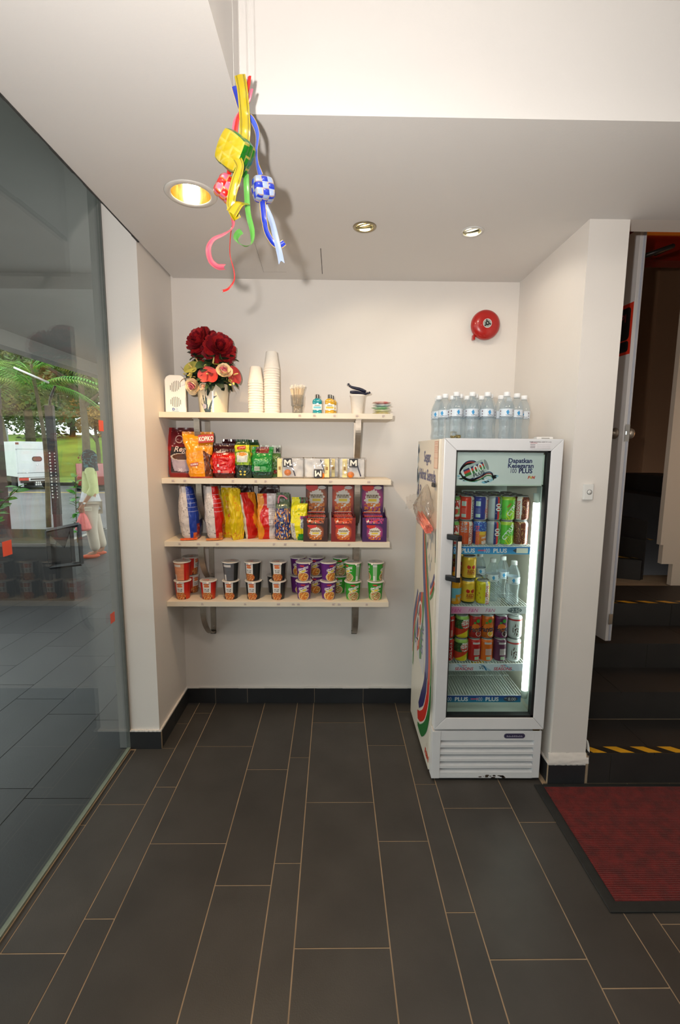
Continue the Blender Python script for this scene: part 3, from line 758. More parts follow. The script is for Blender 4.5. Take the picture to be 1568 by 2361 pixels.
# can body
sd.add([sm_(.0004)(*p) for p in ((-.20, .47), (-.30, .80), (-.47, .86), (-.49, .60), (-.46, .41))], [(0, 1, 2, 3, 4)], 0, False, C(206, 204, 206))
sd.add([sm_(.0006)(*p) for p in ((-.20, .56), (-.30, .80), (-.345, .815), (-.27, .52), (-.22, .48))], [(0, 1, 2, 3, 4)], 0, False, FN)
sd.add([sm_(.0006)(*p) for p in ((-.27, .52), (-.345, .815), (-.395, .83), (-.335, .50), (-.28, .46))], [(0, 1, 2, 3, 4)], 0, False, FR)
sd.add([sm_(.0006)(*p) for p in ((-.335, .50), (-.395, .83), (-.445, .85), (-.40, .47), (-.35, .45))], [(0, 1, 2, 3, 4)], 0, False, FG)
for cx, cz in ((-.285, .60), (-.335, .685)):
    strip2d([(cx + .05 * cos(a * pi / 6) , cz + .07 * sin(a * pi / 6) - .3 * .05 * cos(a * pi / 6)) for a in range(13)], .016, sm_(.0009), sd, C(228, 222, 212), 4)
strip2d([(-.235, .505), (-.285, .535), (-.300, .50)], .014, sm_(.0009), sd, C(228, 222, 212), 4)
letters(sd, 'PLUS', .11, lambda u, v: (XS - .0009, -.405 - v * .9 - u * .15, .585 + u), bold=.02, col=C(120, 124, 156), sx=.7)
# left stripes behind the can
slayer([(-.255, .80), (-.20, .70), (-.15, .60), (-.138, .45)], [.02, .035, .035, .02], FN, .0003)
slayer([(-.285, .78), (-.225, .67), (-.165, .55), (-.150, .40)], [.015, .03, .03, .02], FR, .0005)
slayer([(-.30, .74), (-.245, .62), (-.18, .50), (-.165, .33)], [.015, .025, .03, .02], FG, .0007)
# main falling tricolour ribbon (upper, faded length)
mb_pts = [(-.345, 1.16), (-.386, .976), (-.447, .817), (-.510, .684), (-.540, .543), (-.535, .45)]
mr_pts = [(-.375, 1.16), (-.432, .99), (-.500, .83), (-.565, .70), (-.597, .56), (-.602, .45)]
mg_pts = [(-.400, 1.16), (-.470, .98), (-.540, .82), (-.605, .69), (-.632, .56), (-.635, .45)]
slayer(mb_pts, [.02, .045, .055, .06, .07, .075], FN, .0010); slayer(mr_pts, [.015, .03, .04, .045, .045, .045], FR, .0014); slayer(mg_pts, [.012, .02, .026, .03, .032, .034], FG, .0012)
SN, SR, SGc = C(42, 40, 96), C(196, 42, 28), C(34, 106, 48)                 # lower, unfaded length
slayer([(-.535, .45), (-.52, .38), (-.455, .285), (-.375, .20)], [.075, .08, .075, .03], SN, .0010)
slayer([(-.602, .45), (-.588, .36), (-.52, .245), (-.42, .165), (-.352, .135)], [.045, .055, .06, .055, .045], SR, .0014)
slayer([(-.635, .45), (-.630, .34), (-.57, .21), (-.46, .11), (-.36, .085)], [.034, .04, .055, .06, .02], SGc, .0012)
slayer([(-.57, .45), (-.552, .36), (-.49, .255), (-.40, .185)], .008, C(224, 214, 200), .0016); slayer([(-.625, .45), (-.612, .35), (-.545, .225), (-.44, .14), (-.355, .108)], .008, C(224, 214, 200), .0016)
# second ribbon entering from the front edge
for o_, col in ((.0, FN), (.03, FR), (.055, FG)):
    slayer([(-.632, 1.20 - o_ * .2), (-.640 , 1.10 - o_)], .006, col, .0008)
    slayer([(-.638, .985 - o_), (-.60, .935 - o_), (-.555, .90 - o_)], [.022, .022, .012], col, .0008)
# words
wm = lambda y, z, d=.0008: plane_map((XS - d, y, z), (0, -1, 0), (0, 0, 1))
fp(sd, 'side_print', PRINT, recalc=False); sd = MB()
letters(sd, 'Segar,', .076, wm(-.395, 1.522), bold=.022, col=FN, sx=.95)
letters(sd, 'Hidrat Semula', .076, wm(-.390, 1.432), bold=.022, col=FN, sx=.92)
fp(sd, 'side_lettering', PRINT, recalc=False); sd = MB()
letters(sd, '& P', .076, wm(-.205, 1.345), bold=.022, col=FN, sx=.92)
fp(sd, 'side_lettering', PRINT, recalc=False); sd = MB()
# blue splashes at the rear edge and drips lower down
random.seed(9)
for k in range(34):
    y = -.14 - .05 * random.random(); z = 1.30 + .26 * random.random(); r = .004 + .014 * random.random()
    sd.add([sm_(.0005)(y - r * .8 * cos(a * pi / 4), z + r * 1.6 * sin(a * pi / 4)) for a in range(8)], [tuple(range(8))], 0, False, mixc(C(150, 180, 206), C(206, 212, 214), random.random()))
for k in range(46):
    y = -.42 - .16 * random.random(); z = .90 + .26 * random.random(); r = .003 + .008 * random.random()
    sd.add([sm_(.0005)(y - r * .7 * cos(a * pi / 4), z + r * 2.2 * sin(a * pi / 4)) for a in range(8)], [tuple(range(8))], 0, False, mixc(C(150, 164, 184), C(208, 206, 200), random.random()))
for k in range(40):                                                          # scratches and rust by the foot
    y = -.15 - .46 * random.random(); z = .03 + .26 * random.random() ** 2; L_ = .004 + .02 * random.random()
    sd.add([sm_(.0005)(y, z), sm_(.0005)(y - .002, z), sm_(.0005)(y - .004 * random.random(), z + L_), sm_(.0005)(y - .001, z + L_)], [(0, 1, 2, 3)], 0, False, random.choice([C(150, 120, 84), C(120, 124, 130), C(170, 150, 120)]))
fp(sd, 'splashes_and_scratches', PRINT, recalc=False, kind='stuff'); sd = MB()
letters(sd, 'F&N', .045, wm(-.60, .075), bold=.04, col=C(206, 70, 36), shear=.2)
fp(sd, 'brand_mark', PRINT, recalc=False); sd = MB()
# inspection sticker
sd.add([sm_(.0008)(*p) for p in ((-.548, 1.468), (-.625, 1.468), (-.625, 1.592), (-.548, 1.592))], [(0, 1, 2, 3)], 0, False, C(226, 200, 182))
for y0, y1, z0, z1 in ((-.55, -.552, 1.47, 1.59), (-.622, -.624, 1.47, 1.59), (-.55, -.624, 1.47, 1.472), (-.55, -.624, 1.588, 1.59), (-.55, -.624, 1.565, 1.567), (-.55, -.624, 1.54, 1.5415), (-.55, -.624, 1.515, 1.5165), (-.56, -.61, 1.578, 1.58), (-.56, -.60, 1.556, 1.558), (-.56, -.60, 1.548, 1.55)):
    sd.add([sm_(.0011)(*p) for p in ((y0, z0), (y1, z0), (y1, z1), (y0, z1))], [(0, 1, 2, 3)], 0, False, C(204, 130, 110))
fp(sd, 'inspection_sticker', PRINT, recalc=False)

# inside: wire shelves with price rails, tube lamp
WIRE = M('white_wire', (226, 230, 228), .35)
SZ = [1.114, .829, .546, .386]
def wshelf(z):
    s = ob('wire_shelf', None, fr, (NF[0], NF[1], z))
    m = MB()
    for k in range(31):
        x = .628 + k * .0135; m.tube([(x, -.602, 0), (x, -.18, 0)], .0016, 5)
    for y in (-.602, -.40, -.18): m.tube([(.616, y, -.004), (1.040, y, -.004)], .0026, 6)
    m.build('wires', WIRE, s)
    return s
WS = [wshelf(z) for z in SZ]
def prail(k, cfn, words):
    """price rail: strip at the shelf's front edge"""
    s = WS[k]; a, b, y = .640, 1.021, -.6085
    hgt = .036
    r_ = ob('price_rail', None, s)
    MB().box(a, y, -.036, b, y + .004, .001).build('rail', M('rail_plastic', (232, 234, 236), .3), r_)
    g = MB(); g.grid(lambda u, v: (a + (b - a) * u, y - .0004, -.035 + .034 * v), 60, 10, 0, False, cfn); g.build('rail_print', PRINT, r_, recalc=False)
    t = MB(); words(t, lambda cx, dz=0, d=.0008: plane_map((cx, y - d, -.018 + dz), (1, 0, 0), (0, 0, 1))); t.build('rail_lettering', PRINT, r_, recalc=False)
def oval(t, mp, w, h, col): t.add([mp(w * cos(a * pi / 12), h * sin(a * pi / 12)) for a in range(24)], [tuple(range(24))], 0, False, col)
def c_100(dark):
    top, bot = (C(38, 62, 150), C(40, 130, 160)) if dark else (C(26, 116, 196), C(60, 160, 216))
    def f(u, v):
        if .36 < v < .62 and u < .80 and not (.02 < (u % .45) < .36): return C(206, 90, 130)
        return mixc(bot, top, v)
    return f
def w_100(price):
    def f(t, mp):
        for cx in (.690, .838):
            letters(t, '100', .029, mp(cx - .018), bold=-.004, col=C(232, 226, 236), sx=.72)
            letters(t, 'PLUS', .027, mp(cx + .044), bold=.03, col=C(236, 234, 240), sx=1.1)
        if price:
            oval(t, mp(.972), .034, .0135, C(70, 74, 92)); letters(t, price, .022, mp(.978, 0, .0012), col=C(226, 228, 230), bold=.0); letters(t, 'RM', .008, mp(.948, .004, .0012), col=C(226, 228, 230), bold=.0)
        else:
            t.add([mp(.985)(x, z) for x, z in ((-.028, -.012), (.026, -.012), (.026, .012), (-.028, .012))], [(0, 1, 2, 3)], 0, False, C(240, 240, 226))
            t.add([mp(.950)(x, z) for x, z in ((-.010, 0), (.008, -.011), (.008, .011))], [(0, 1, 2)], 0, False, C(60, 70, 84))
    return f
prail(0, c_100(False), w_100(None))
def c_pink(u, v): return mixc(C(226, 130, 178), C(230, 234, 238), min(1, max(0, (u - .12) / .5)))
def w_fn(t, mp):
    for cx in (.690, .770, .850): letters(t, 'F&N', .024, mp(cx), bold=-.002, col=C(200, 70, 136), shear=.25)
    oval(t, mp(.966), .034, .0135, C(96, 112, 118)); letters(t, '2.50', .024, mp(.972, 0, .0012), col=C(240, 244, 244), bold=.0); letters(t, 'RM', .008, mp(.942, .003, .0012), col=C(240, 244, 244), bold=.0)
prail(1, c_pink, w_fn)
def c_sea(u, v): return C(214, 222, 234) if (int(u * 31 + 4 * v) % 9) else C(160, 190, 216)
def w_sea(t, mp):
    for cx in (.740, .925):
        letters(t, 'SEASONS', .021, mp(cx, -.006), bold=.018, col=C(206, 40, 70), shear=.15); letters(t, 'F&N', .012, mp(cx, .009), bold=.01, col=C(206, 50, 90), shear=.2)
        t.add([mp(cx - .085, 0)(x, z) for x, z in ((-.012, .012), (-.004, .010), (.012, -.015), (.004, -.015))], [(0, 1, 2, 3)], 0, False, C(44, 110, 160))
        if cx < .8:
            for a in range(5): t.add([mp(cx + .085, 0)(*p) for p in ((0, 0), (.016 * cos(a * 1.25), .010 * sin(a * 1.25)), (.014 * cos(a * 1.25 + .5), .009 * sin(a * 1.25 + .5)))], [(0, 1, 2)], 0, False, C(50, 76, 100))
prail(2, c_sea, w_sea)
prail(3, c_100(True), w_100('8.00'))
tl = ob('tube_lamp', None, fr, NF)
MB().lathe([(.013, .408), (.013, 1.318)], 18, (1.040, -.598, 0)).build('tube', M('fluorescent_tube', (248, 255, 250), .4, emit=9, var=.01), tl)
MB().lathe([(.0145, .370), (.0145, .408)], 18, (1.040, -.598, 0)).lathe([(.0145, 1.318), (.0145, 1.36)], 18, (1.040, -.598, 0)).build('lamp_cap', M('lamp_cap', (196, 204, 198), .3), tl)
MB().box(1.052, -.612, .34, 1.060, -.57, 1.42).build('lamp_batten', LINER, tl)
# ================================================================== goods on the shelves
SX = [z + .0006 for z in SHZ]
# ---- top shelf: white box with two round grilles
t = thing('fragrance_dispenser', 'white plastic dispenser box with two round slotted grilles', 'dispenser', (-.722, -.165, SX[0]), radians(14))
bx_ = MB(); pr = [(-.052, 0), (.052, 0), (.052, .165), (.044, .182), (.028, .192), (-.028, .192), (-.044, .182), (-.052, .165)]
bx_.prism(pr, -.042, .042, 'xz'); bx_.build('case', WHITEP, t, bevel=.005)
for zc, sk in ((.135, .35), (.055, 0)):
    g = ob('grille', None, t); rr = .027
    for k in range(7):
        x = -.024 + k * .008; hh = sqrt(max(0, rr * rr - x * x))
        if hh < .004: continue
        MB().box(x - .0013, -.0424, zc - hh + sk * x, x + .0013, -.0415, zc + hh + sk * x).build('slot', M('slot_dark', (66, 60, 54), .8), g)
lg = MB(); letters(lg, 'D', .017, plane_map((-.012, -.0428, .018), (1, 0, 0), (0, 0, 1)), bold=.06, col=C(36, 76, 150)); letters(lg, 'O', .015, plane_map((.004, -.0428, .018), (1, 0, 0), (0, 0, 1)), bold=.0, col=C(60, 110, 190))
lg.quad((-.02, -.0428, .006), (.014, -.0428, .006), (.014, -.0428, .008), (-.02, -.0428, .008), 0, C(110, 130, 160)); lg.build('logo', PRINT, t, recalc=False)

# ---- flower vase
vz = thing('flower_vase', 'cream ceramic vase painted with blue irises, full of artificial flowers', 'vase', (-.535, -.135, SX[0]))
CRM = C(230, 220, 194)
def vcol(a, z):
    x = a * .075; c = CRM
    def leaf(x0, z0, x1, z1, w, col):
        nonlocal c
        dx, dz = x1 - x0, z1 - z0; L = dx * dx + dz * dz; s_ = max(0, min(1, ((x - x0) * dx + (z - z0) * dz) / L)); d = sqrt((x - x0 - s_ * dx) ** 2 + (z - z0 - s_ * dz) ** 2)
        if d < w * (1 - .7 * s_): c = col
    G = C(62, 78, 82); P = C(226, 206, 190); Lc = C(196, 190, 204)
    for q in ((-.02, 0, -.016, .13, .009), (-.022, 0, -.035, .09, .007), (-.01, 0, .022, .085, .007), (-.02, 0, -.048, .05, .006), (-.005, 0, .006, .03, .008)): leaf(*q, G)
    leaf(.022, .08, .036, .088, .004, G)
    if ((x + .002) / .017) ** 2 + ((z - .095) / .026) ** 2 < 1: c = mixc(P, CRM, .5 + .5 * nz(x * 160, z * 160))
    if ((x + .030) / .012) ** 2 + ((z - .035) / .014) ** 2 < 1: c = mixc(Lc, G, .35 * (nz(x * 200, z * 200) > .1))
    if ((x - .012) / .008) ** 2 + ((z - .128) / .012) ** 2 < 1 and nz(x * 300, z * 200) > 0: c = C(80, 74, 50)
    return c
vp = [(.068, 0), (.072, .004)] + [(.072 + .012 * (k / 30) ** 1.2, .004 + .146 * k / 30) for k in range(1, 31)]
vp = vp[:2] + [(.072 + .012 * (k / 80) ** 1.2, .004 + .146 * k / 80) for k in range(1, 81)]
MB().lathe(vp + [(.086, .152), (.082, .152), (.078, .12), (.07, .02), (0, .02)], 180, fn=vcol).build('pot', M('printed_ceramic', rough=.3, printed=True, coat=.3), vz)
rnd = random.Random(66)
LFD = M('silk_leaf_dark', (34, 52, 34), .6, var=.3, vscale=20); LFB = M('silk_leaf', (56, 84, 44), .6, var=.3, vscale=20)
def petal_grid(L, W, cup, curl, seed):
    r_ = random.Random(seed)
    def f(u, v):
        w = W * (sin(pi * (.08 + .84 * v)) ** .7) * (1 if v < .5 else 1 - .25 * (v - .5)); x = (u - .5) * 2 * w
        return (x, L * v * cos(curl * v), L * v * sin(curl * v) + cup * (x / W) ** 2 * W + .06 * L * nz(u * 3 + seed, v * 3) + (.05 * L * nz(u * 9, seed) if v > .85 else 0))
    return f
def flower(par, name, cen, axis, layers, mats, seed):
    """layers: (count, length, width, cup, curl, tilt, mat index); every petal a mesh of its own"""
    r_ = random.Random(seed); q = Vector(axis).to_track_quat('Z', 'Y'); e = ob(name, None, par, cen, tuple(q.to_euler()))
    for li, (n, L, W, cup, curl, tilt, mi) in enumerate(layers):
        me = [MB().grid(petal_grid(L, W, cup, curl, seed + li * 7 + j), 4, 6).mesh('petal', [mats[mi]], recalc=False) for j in range(2)]
        for k in range(n):
            ob('petal', me[k % 2], e, (0, 0, .004 * li), (tilt + r_.gauss(0, .10), r_.gauss(0, .08), 2 * pi * k / n + li * .4 + r_.gauss(0, .08)))
    return e
CR = M('peony_crimson', (134, 16, 30), .6, var=.25, vscale=30); CR2 = M('peony_red', (176, 30, 34), .6, var=.25, vscale=30)
pe = [(13, .092, .034, .3, .25, -.25, 0), (13, .090, .032, .3, .3, .05, 1), (13, .084, .028, .35, .3, .35, 0), (12, .076, .024, .4, .3, .65, 1), (11, .066, .020, .5, .25, .95, 0), (9, .054, .016, .6, .2, 1.25, 1)]
flower(vz, 'peony', (-.042, .005, .362), (-.35, -.75, .45), pe, [CR, CR2], 5)
flower(vz, 'peony', (.042, -.025, .325), (.35, -.85, .30), pe, [CR, CR2], 9)
# anthuriums: heart spathe and spadix
def anth(cen, axis, L, W, m, spad, seed):
    q = Vector(axis).to_track_quat('Z', 'Y'); e = ob('anthurium', None, vz, cen, tuple(q.to_euler()))
    def f(u, v):
        a = 2 * pi * u; rr = v * (1 - .32 * cos(a) ** 9 * (cos(a) > 0) ) ; return (rr * W * sin(a), rr * L * -cos(a) + 0, .10 * L * rr * rr + .012 * L * sin(6 * a) * rr)
    MB().grid(f, 36, 6, wrapu=True).build('spathe', m, e)
    MB().tube(smoothpath([(0, .1 * L, 0), (0, .08 * L, .25 * L), (0, -.0 * L, .75 * L)], 4), [.004, .0045, .0045, .0045, .0045, .0045, .004, .0035, .002], 8).build('spadix', spad, e)
AR = M('anthurium_red', (186, 56, 46), .3, var=.12, vscale=30, coat=.3); AG = M('anthurium_green', (170, 164, 76), .35, var=.25, vscale=25, coat=.3); ARD = M('anthurium_dark_red', (160, 40, 40), .3, var=.15, vscale=20, coat=.3); SPD = M('spadix_cream', (226, 200, 130), .6)
anth((.005, -.110, .185), (.05, -1, .1), .045, .052, AR, SPD, 1)
anth((.128, -.070, .190), (.65, -.6, .2), .052, .042, ARD, SPD, 2)
anth((-.085, -.085, .225), (-.25, -.85, .55), .042, .042, AG, SPD, 3)
anth((.030, -.095, .245), (.2, -.25, 1), .045, .038, AG, SPD, 4)
anth((-.060, -.05, .250), (-.2, -.5, .8), .045, .05, AR, SPD, 6)
# pale roses
RS = M('rose_cream', (236, 214, 176), .6, var=.08, vscale=30); RP = M('rose_pink', (226, 140, 150), .6, var=.15, vscale=30)
ro = [(7, .050, .028, .5, .6, .1, 0), (6, .044, .026, .7, .6, .5, 0), (5, .036, .020, .9, .5, .9, 1), (4, .026, .014, 1, .3, 1.3, 1)]
flower(vz, 'rose', (-.062, -.108, .132), (-.25, -.95, -.1), ro, [RS, RP], 15)
flower(vz, 'rose', (.082, -.090, .200), (.2, -.9, .35), ro, [RS, RP], 16)
for k, (x, y, z) in enumerate(((-.115, -.05, .215), (.11, -.09, .160), (-.01, -.09, .23), (-.085, -.09, .19), (-.02, -.1, .13))):
    e = flower(vz, 'blossom_spray', (x, y, z), (x * 4, -1, .4), [(5, .014, .007, .4, .4, .3, 0), (5, .012, .006, .4, .4, .7, 0)], [M('blossom_yellow', (222, 206, 120), .6, var=.1) if k != 4 else M('blossom_pink', (216, 176, 150), .6)], 30 + k)
    for j in range(5): ob('petal', [c for c in bpy.data.objects if c.parent == e][0].data, e, (rnd.gauss(0, .014), rnd.gauss(0, .014), rnd.gauss(0, .006)), (rnd.random(), rnd.random(), rnd.random() * 6))
lfm = [MB().grid(petal_grid(.075, .022, .3, -.5, s_), 4, 7).mesh('leaf', [LFD if s_ % 2 else LFB], recalc=False) for s_ in range(4)]
for k in range(84):
    a = rnd.random() * 6.28; r = .07 * sqrt(rnd.random()); z = .150 + .140 * rnd.random()
    ob('leaf', lfm[k % 4], vz, (cos(a) * r, sin(a) * r * .8 - .012, z), (rnd.gauss(.25, .45), rnd.gauss(0, .4), a - pi / 2 + rnd.gauss(0, .4)), scale=(1.1,) * 3)
for k in range(46):                                                       # drooping fern greenery round the rim
    a = rnd.random() * 6.28; r = .062 + .03 * rnd.random()
    ob('leaf', lfm[k % 4], vz, (cos(a) * r, sin(a) * r * .75 - .012, .150 + .05 * rnd.random()), (rnd.gauss(-.25, .4), rnd.gauss(0, .5), a - pi / 2 + rnd.gauss(0, .5)), scale=(.5, .95, .95))
TW_ = M('dry_twig', (112, 90, 66), .8)
for pts in ([(-.05, -.05, .17), (-.11, -.075, .20), (-.145, -.07, .235)], [(-.08, -.06, .185), (-.125, -.09, .17), (-.148, -.085, .152)], [(.06, -.06, .17), (.11, -.085, .145), (.135, -.09, .105)], [(.08, -.07, .16), (.125, -.08, .15), (.148, -.07, .125)], [(.05, -.04, .2), (.11, -.05, .24), (.125, -.05, .265)]):
    MB().tube(smoothpath(pts, 5), [.0016] * 9 + [.001, .0006], 5).build('twig', TW_, vz)

# ---- foam cup stacks (rims down)
FOAM = M('white_foam', (238, 230, 220), .75, var=.02, vscale=60)
cup_me = MB().lathe([(.0405, 0), (.0415, .0012), (.0415, .0085), (.0400, .0100), (.0285, .088), (.0270, .090), (0, .090), (0, .088), (.0265, .0875), (.0385, .0100), (.0385, 0), (.0405, 0)], 36, caps=False).mesh('foam_cup', [FOAM])
for xs_, n, lab in ((-.300, 13, 'shorter'), (-.216, 19, 'taller')):
    for k in range(n):
        l = 'white foam cup, %s from the bottom of the %s upside-down stack' % (('first', 'second', 'third', 'fourth', 'fifth', 'sixth', 'seventh', 'eighth', 'ninth', 'tenth', 'eleventh', 'twelfth', 'thirteenth', 'fourteenth', 'fifteenth', 'sixteenth', 'seventeenth', 'eighteenth', 'nineteenth')[k], lab)
        if k == n - 1: l = 'topmost white foam cup of the %s upside-down stack' % lab
        if k == 0: l = 'bottom white foam cup of the %s upside-down stack' % lab
        ob('foam_cup', cup_me, None, (xs_ + .0006 * sin(k * 2.1), -.165, SX[0] + .0128 * k), (0, 0, k * .7), l, 'cup', 'foam cups in the %s stack' % lab)

# ---- tumbler of cotton buds
tg = thing('glass_tumbler', 'clear stepped tumbler holding cotton buds', 'tumbler', (-.080, -.175, SX[0]))
MB().lathe([(0, 0), (.027, 0), (.0285, .040), (.033, .046), (.036, .098), (.0345, .098), (.0315, .047), (.027, .041), (.0255, .004), (0, .004)], 40).build('wall', Mglass('tumbler_glass', (242, 242, 242), 1.5, .02, 1, .05), tg)
MB().lathe([(.028, .0395), (.0292, .041), (.0335, .0455), (.0325, .047)], 40, caps=False).build('step_ring', Mglass('tumbler_ring', (220, 222, 222), 1.5, .05, 2.5, .2), tg)
bud_m = MB().tube([(0, 0, -.060), (0, 0, .060)], .0012, 6).mesh('stick', [M('bud_stick', (226, 206, 176), .7)])
tip_m = MB().sphere((0, 0, 0), .0026, 5, sc=(1, 1, 2.2)).mesh('cotton_tip', [M('cotton', (240, 230, 216), .95)])
rnd = random.Random(4)
b0 = None
for k in range(70):
    a = rnd.random() * 6.283; r0 = .018 * sqrt(rnd.random()); r1 = .010 + .034 * sqrt(rnd.random()); a1 = a + rnd.gauss(0, .5)
    p0 = Vector((cos(a) * r0, sin(a) * r0, .012 + .012 * rnd.random())); p1 = Vector((cos(a1) * r1 * 1.05, sin(a1) * r1, .13)); d = (p1 - p0).normalized()
    if (p0 + d * .09).xy.length > .033: d = (Vector((p1.x * .7, p1.y * .7, .13)) - p0).normalized()
    c = p0 + d * .062
    q = d.to_track_quat('Z', 'Y').to_euler()
    loc = (c.x - .080, c.y - .175, c.z + SX[0])
    if b0 is None:
        b0 = thing('cotton_bud', 'cotton bud standing in the clear tumbler', 'cotton bud', loc, tuple(q), 'cotton buds in the tumbler')
        ob('stick', bud_m, b0); ob('cotton_tip', tip_m, b0, (0, 0, .062)); ob('cotton_tip', tip_m, b0, (0, 0, -.060))
    else: copy_tree(b0, loc, tuple(q))

# ---- mouthwash bottles
def sqlathe(mb, levels, n=36, e=.35, mat=0, fn=None):
    """levels: (half width, half depth, z); rounded-rectangle sections"""
    def f(u, v):
        i = min(int(v * (len(levels) - 1) + 1e-6), len(levels) - 1); a = 2 * pi * u; w, d, z = levels[i]
        c, s_ = cos(a), sin(a); return (w * (abs(s_) ** e) * (1 if s_ >= 0 else -1), -d * (abs(c) ** e) * (1 if c >= 0 else -1), z)
    mb.grid(f, n, len(levels) - 1, mat, True, fn, True)
    k = len(mb.v); nn = n
    mb.add([mb.v[k - nn + i] for i in range(nn)], [tuple(range(nn))], mat)
def mouthwash(col, lab, loc, rz, paper, label):
    b = thing('mouthwash_bottle', label, 'bottle', loc, rz, 'mouthwash bottles')
    LQ = M('liquid_' + lab, col, .12, var=.08, vscale=30, coat=.8, spec=.8)
    m = MB(); sqlathe(m, [(.020, .013, 0), (.024, .016, .002), (.025, .017, .010), (.0235, .0155, .014), (.0245, .0165, .020), (.0245, .0165, .052), (.0255, .017, .056), (.0255, .017, .066), (.023, .0155, .073), (.015, .013, .079), (.011, .011, .081)], 40, .6); m.build('bottle_body', LQ, b)
    c_ = MB(); n = 24
    c_.lathe([(.0115, .080), (.0118, .082), (.0112, .100), (.0095, .1015), (0, .1015)], 30, fn=lambda a, z: C(190, 190, 186) if sin(a * 7 + z * 900) > .55 and z < .1005 else C(24, 26, 28)); c_.build('striped_cap', PRINTG, b)
    g = MB()
    def lb(u, v):
        x = (u - .5) * .048; return (x, -.0168 + .0012 * (x / .024) ** 4 - .0004, .021 + .030 * v)
    def lc(u, v):
        if .24 < v < .58 and .08 < u < .92: return C(*paper)
        if .70 < v < .82 and .2 < u < .78: return C(40, 44, 50)
        if v < .08 or v > .93: return C(190, 196, 196)
        return C(232, 230, 220)
    g.grid(lb, 24, 20, 0, True, lc); g.build('label', PRINT, b, recalc=False)
    return b
mouthwash((14, 138, 152), 'blue', (.026, -.185, SX[0]), 0, (110, 186, 206), 'small turquoise mouthwash bottle with striped cap')
mouthwash((206, 160, 30), 'amber', (.092, -.185, SX[0]), 0, (212, 176, 60), 'small amber mouthwash bottle, the front one')
mouthwash((206, 160, 30), 'amber', (.103, -.140, SX[0]), 0, (212, 176, 60), 'second amber mouthwash bottle peeking out behind')

# ---- upright foam cup with razors
fc_ = MB().lathe([(0, 0), (.0270, 0), (.0285, .002), (.0385, .092), (.0405, .0935), (.0405, .1010), (.0385, .102), (.0370, .100), (.0275, .004), (0, .004)], 36)
fc_.build('foam_cup', FOAM, None, (.238, -.18, SX[0]), label='white foam cup standing upright with razors lying across it', cat='cup')
NV = M('navy_plastic', (26, 28, 52), .35, var=.1)
def razor(loc, rot, label):
    r_ = thing('disposable_razor', label, 'razor', loc, rot, 'navy razors')
    MB().tube(smoothpath([(-.045, 0, 0), (-.01, 0, .002), (.035, 0, 0), (.05, 0, .005)], 5), [.0065, .0075, .0085, .009, .009, .009, .0085, .008, .0075, .007, .0065, .006, .006, .006, .006, .006], 10).build('handle', NV, r_)
    h_ = MB().box(-.004, -.019, -.004, .006, .019, .005).build('head', NV, r_, loc=(.055, 0, .007), rot=(0, radians(35), 0), bevel=.0015)
    MB().box(.0062, -.016, -.003, .0068, .016, .003).build('blade', CHROME, h_)
    MB().box(-.03, -.002, .0045, .02, .002, .0068).build('grip', M('grip_blue', (52, 58, 96), .5), r_)
razor((.243, -.18, SX[0] + .1120), (0, radians(5), radians(8)), 'navy razor lying flat across the upright foam cup')
razor((.240, -.176, SX[0] + .1330), (radians(0), radians(-16), radians(186)), 'navy razor propped up on the other one, head raised')

# ---- little stack of wrapped sachets
def sachet(w, d, h, c1, c2, seed, name, loc, rz, label, group):
    m = MB(); pu = lambda s_: (lambda u, v: ((u - .5) * w, (v - .5) * d, s_ * h * .5 * (sin(pi * u) ** .45) * (sin(pi * v) ** .45) * (1 + .25 * nz(u * 6 + seed, v * 6)) + .0006 * s_))
    fn = lambda u, v: mixc(C(*c1), C(*c2), max(0, min(1, .5 + 1.4 * nz(u * 5 + seed, v * 5)))) if .07 < u < .93 else C(*c2)
    for s_ in (1, -1): m.grid(pu(s_), 24, 16, 0, True, fn)
    t_ = thing(name, label, 'packet', (loc[0], loc[1], loc[2] + h * .52), rz, group); m.build('wrapper', PRINTF, t_)
    for s_ in (-1, 1):
        e_ = MB(); e_.grid(lambda u, v: (s_ * (w * .5 + .004 * u), (v - .5) * d * .94, .0012 * sin(v * 40)), 2, 24, 0, False, lambda u, v: C(*c2)); e_.build('crimped_seal', PRINTF, t_)
zz = SX[0]
for k, (c1, c2, lab) in enumerate((((226, 206, 130), (232, 226, 190), 'pale yellow wrapped bar at the bottom of the little stack'), ((210, 220, 160), (236, 236, 214), 'cream wrapped bar second from the bottom'), ((110, 180, 120), (206, 226, 206), 'green wrapped bar in the middle of the stack'),
                                   ((176, 196, 206), (224, 226, 226), 'pale blue wrapped bar under the red one'), ((216, 106, 106), (234, 200, 186), 'pinkish red wrapped bar on top of the little stack'))):
    sachet(.086, .055, .013, c1, c2, k * 3, 'wrapped_bar', (.366 + .004 * sin(k * 2.4), -.185, zz), radians((-8, 6, -14, 5, 3)[k]), lab, 'wrapped bars in the little stack'); zz += .0138

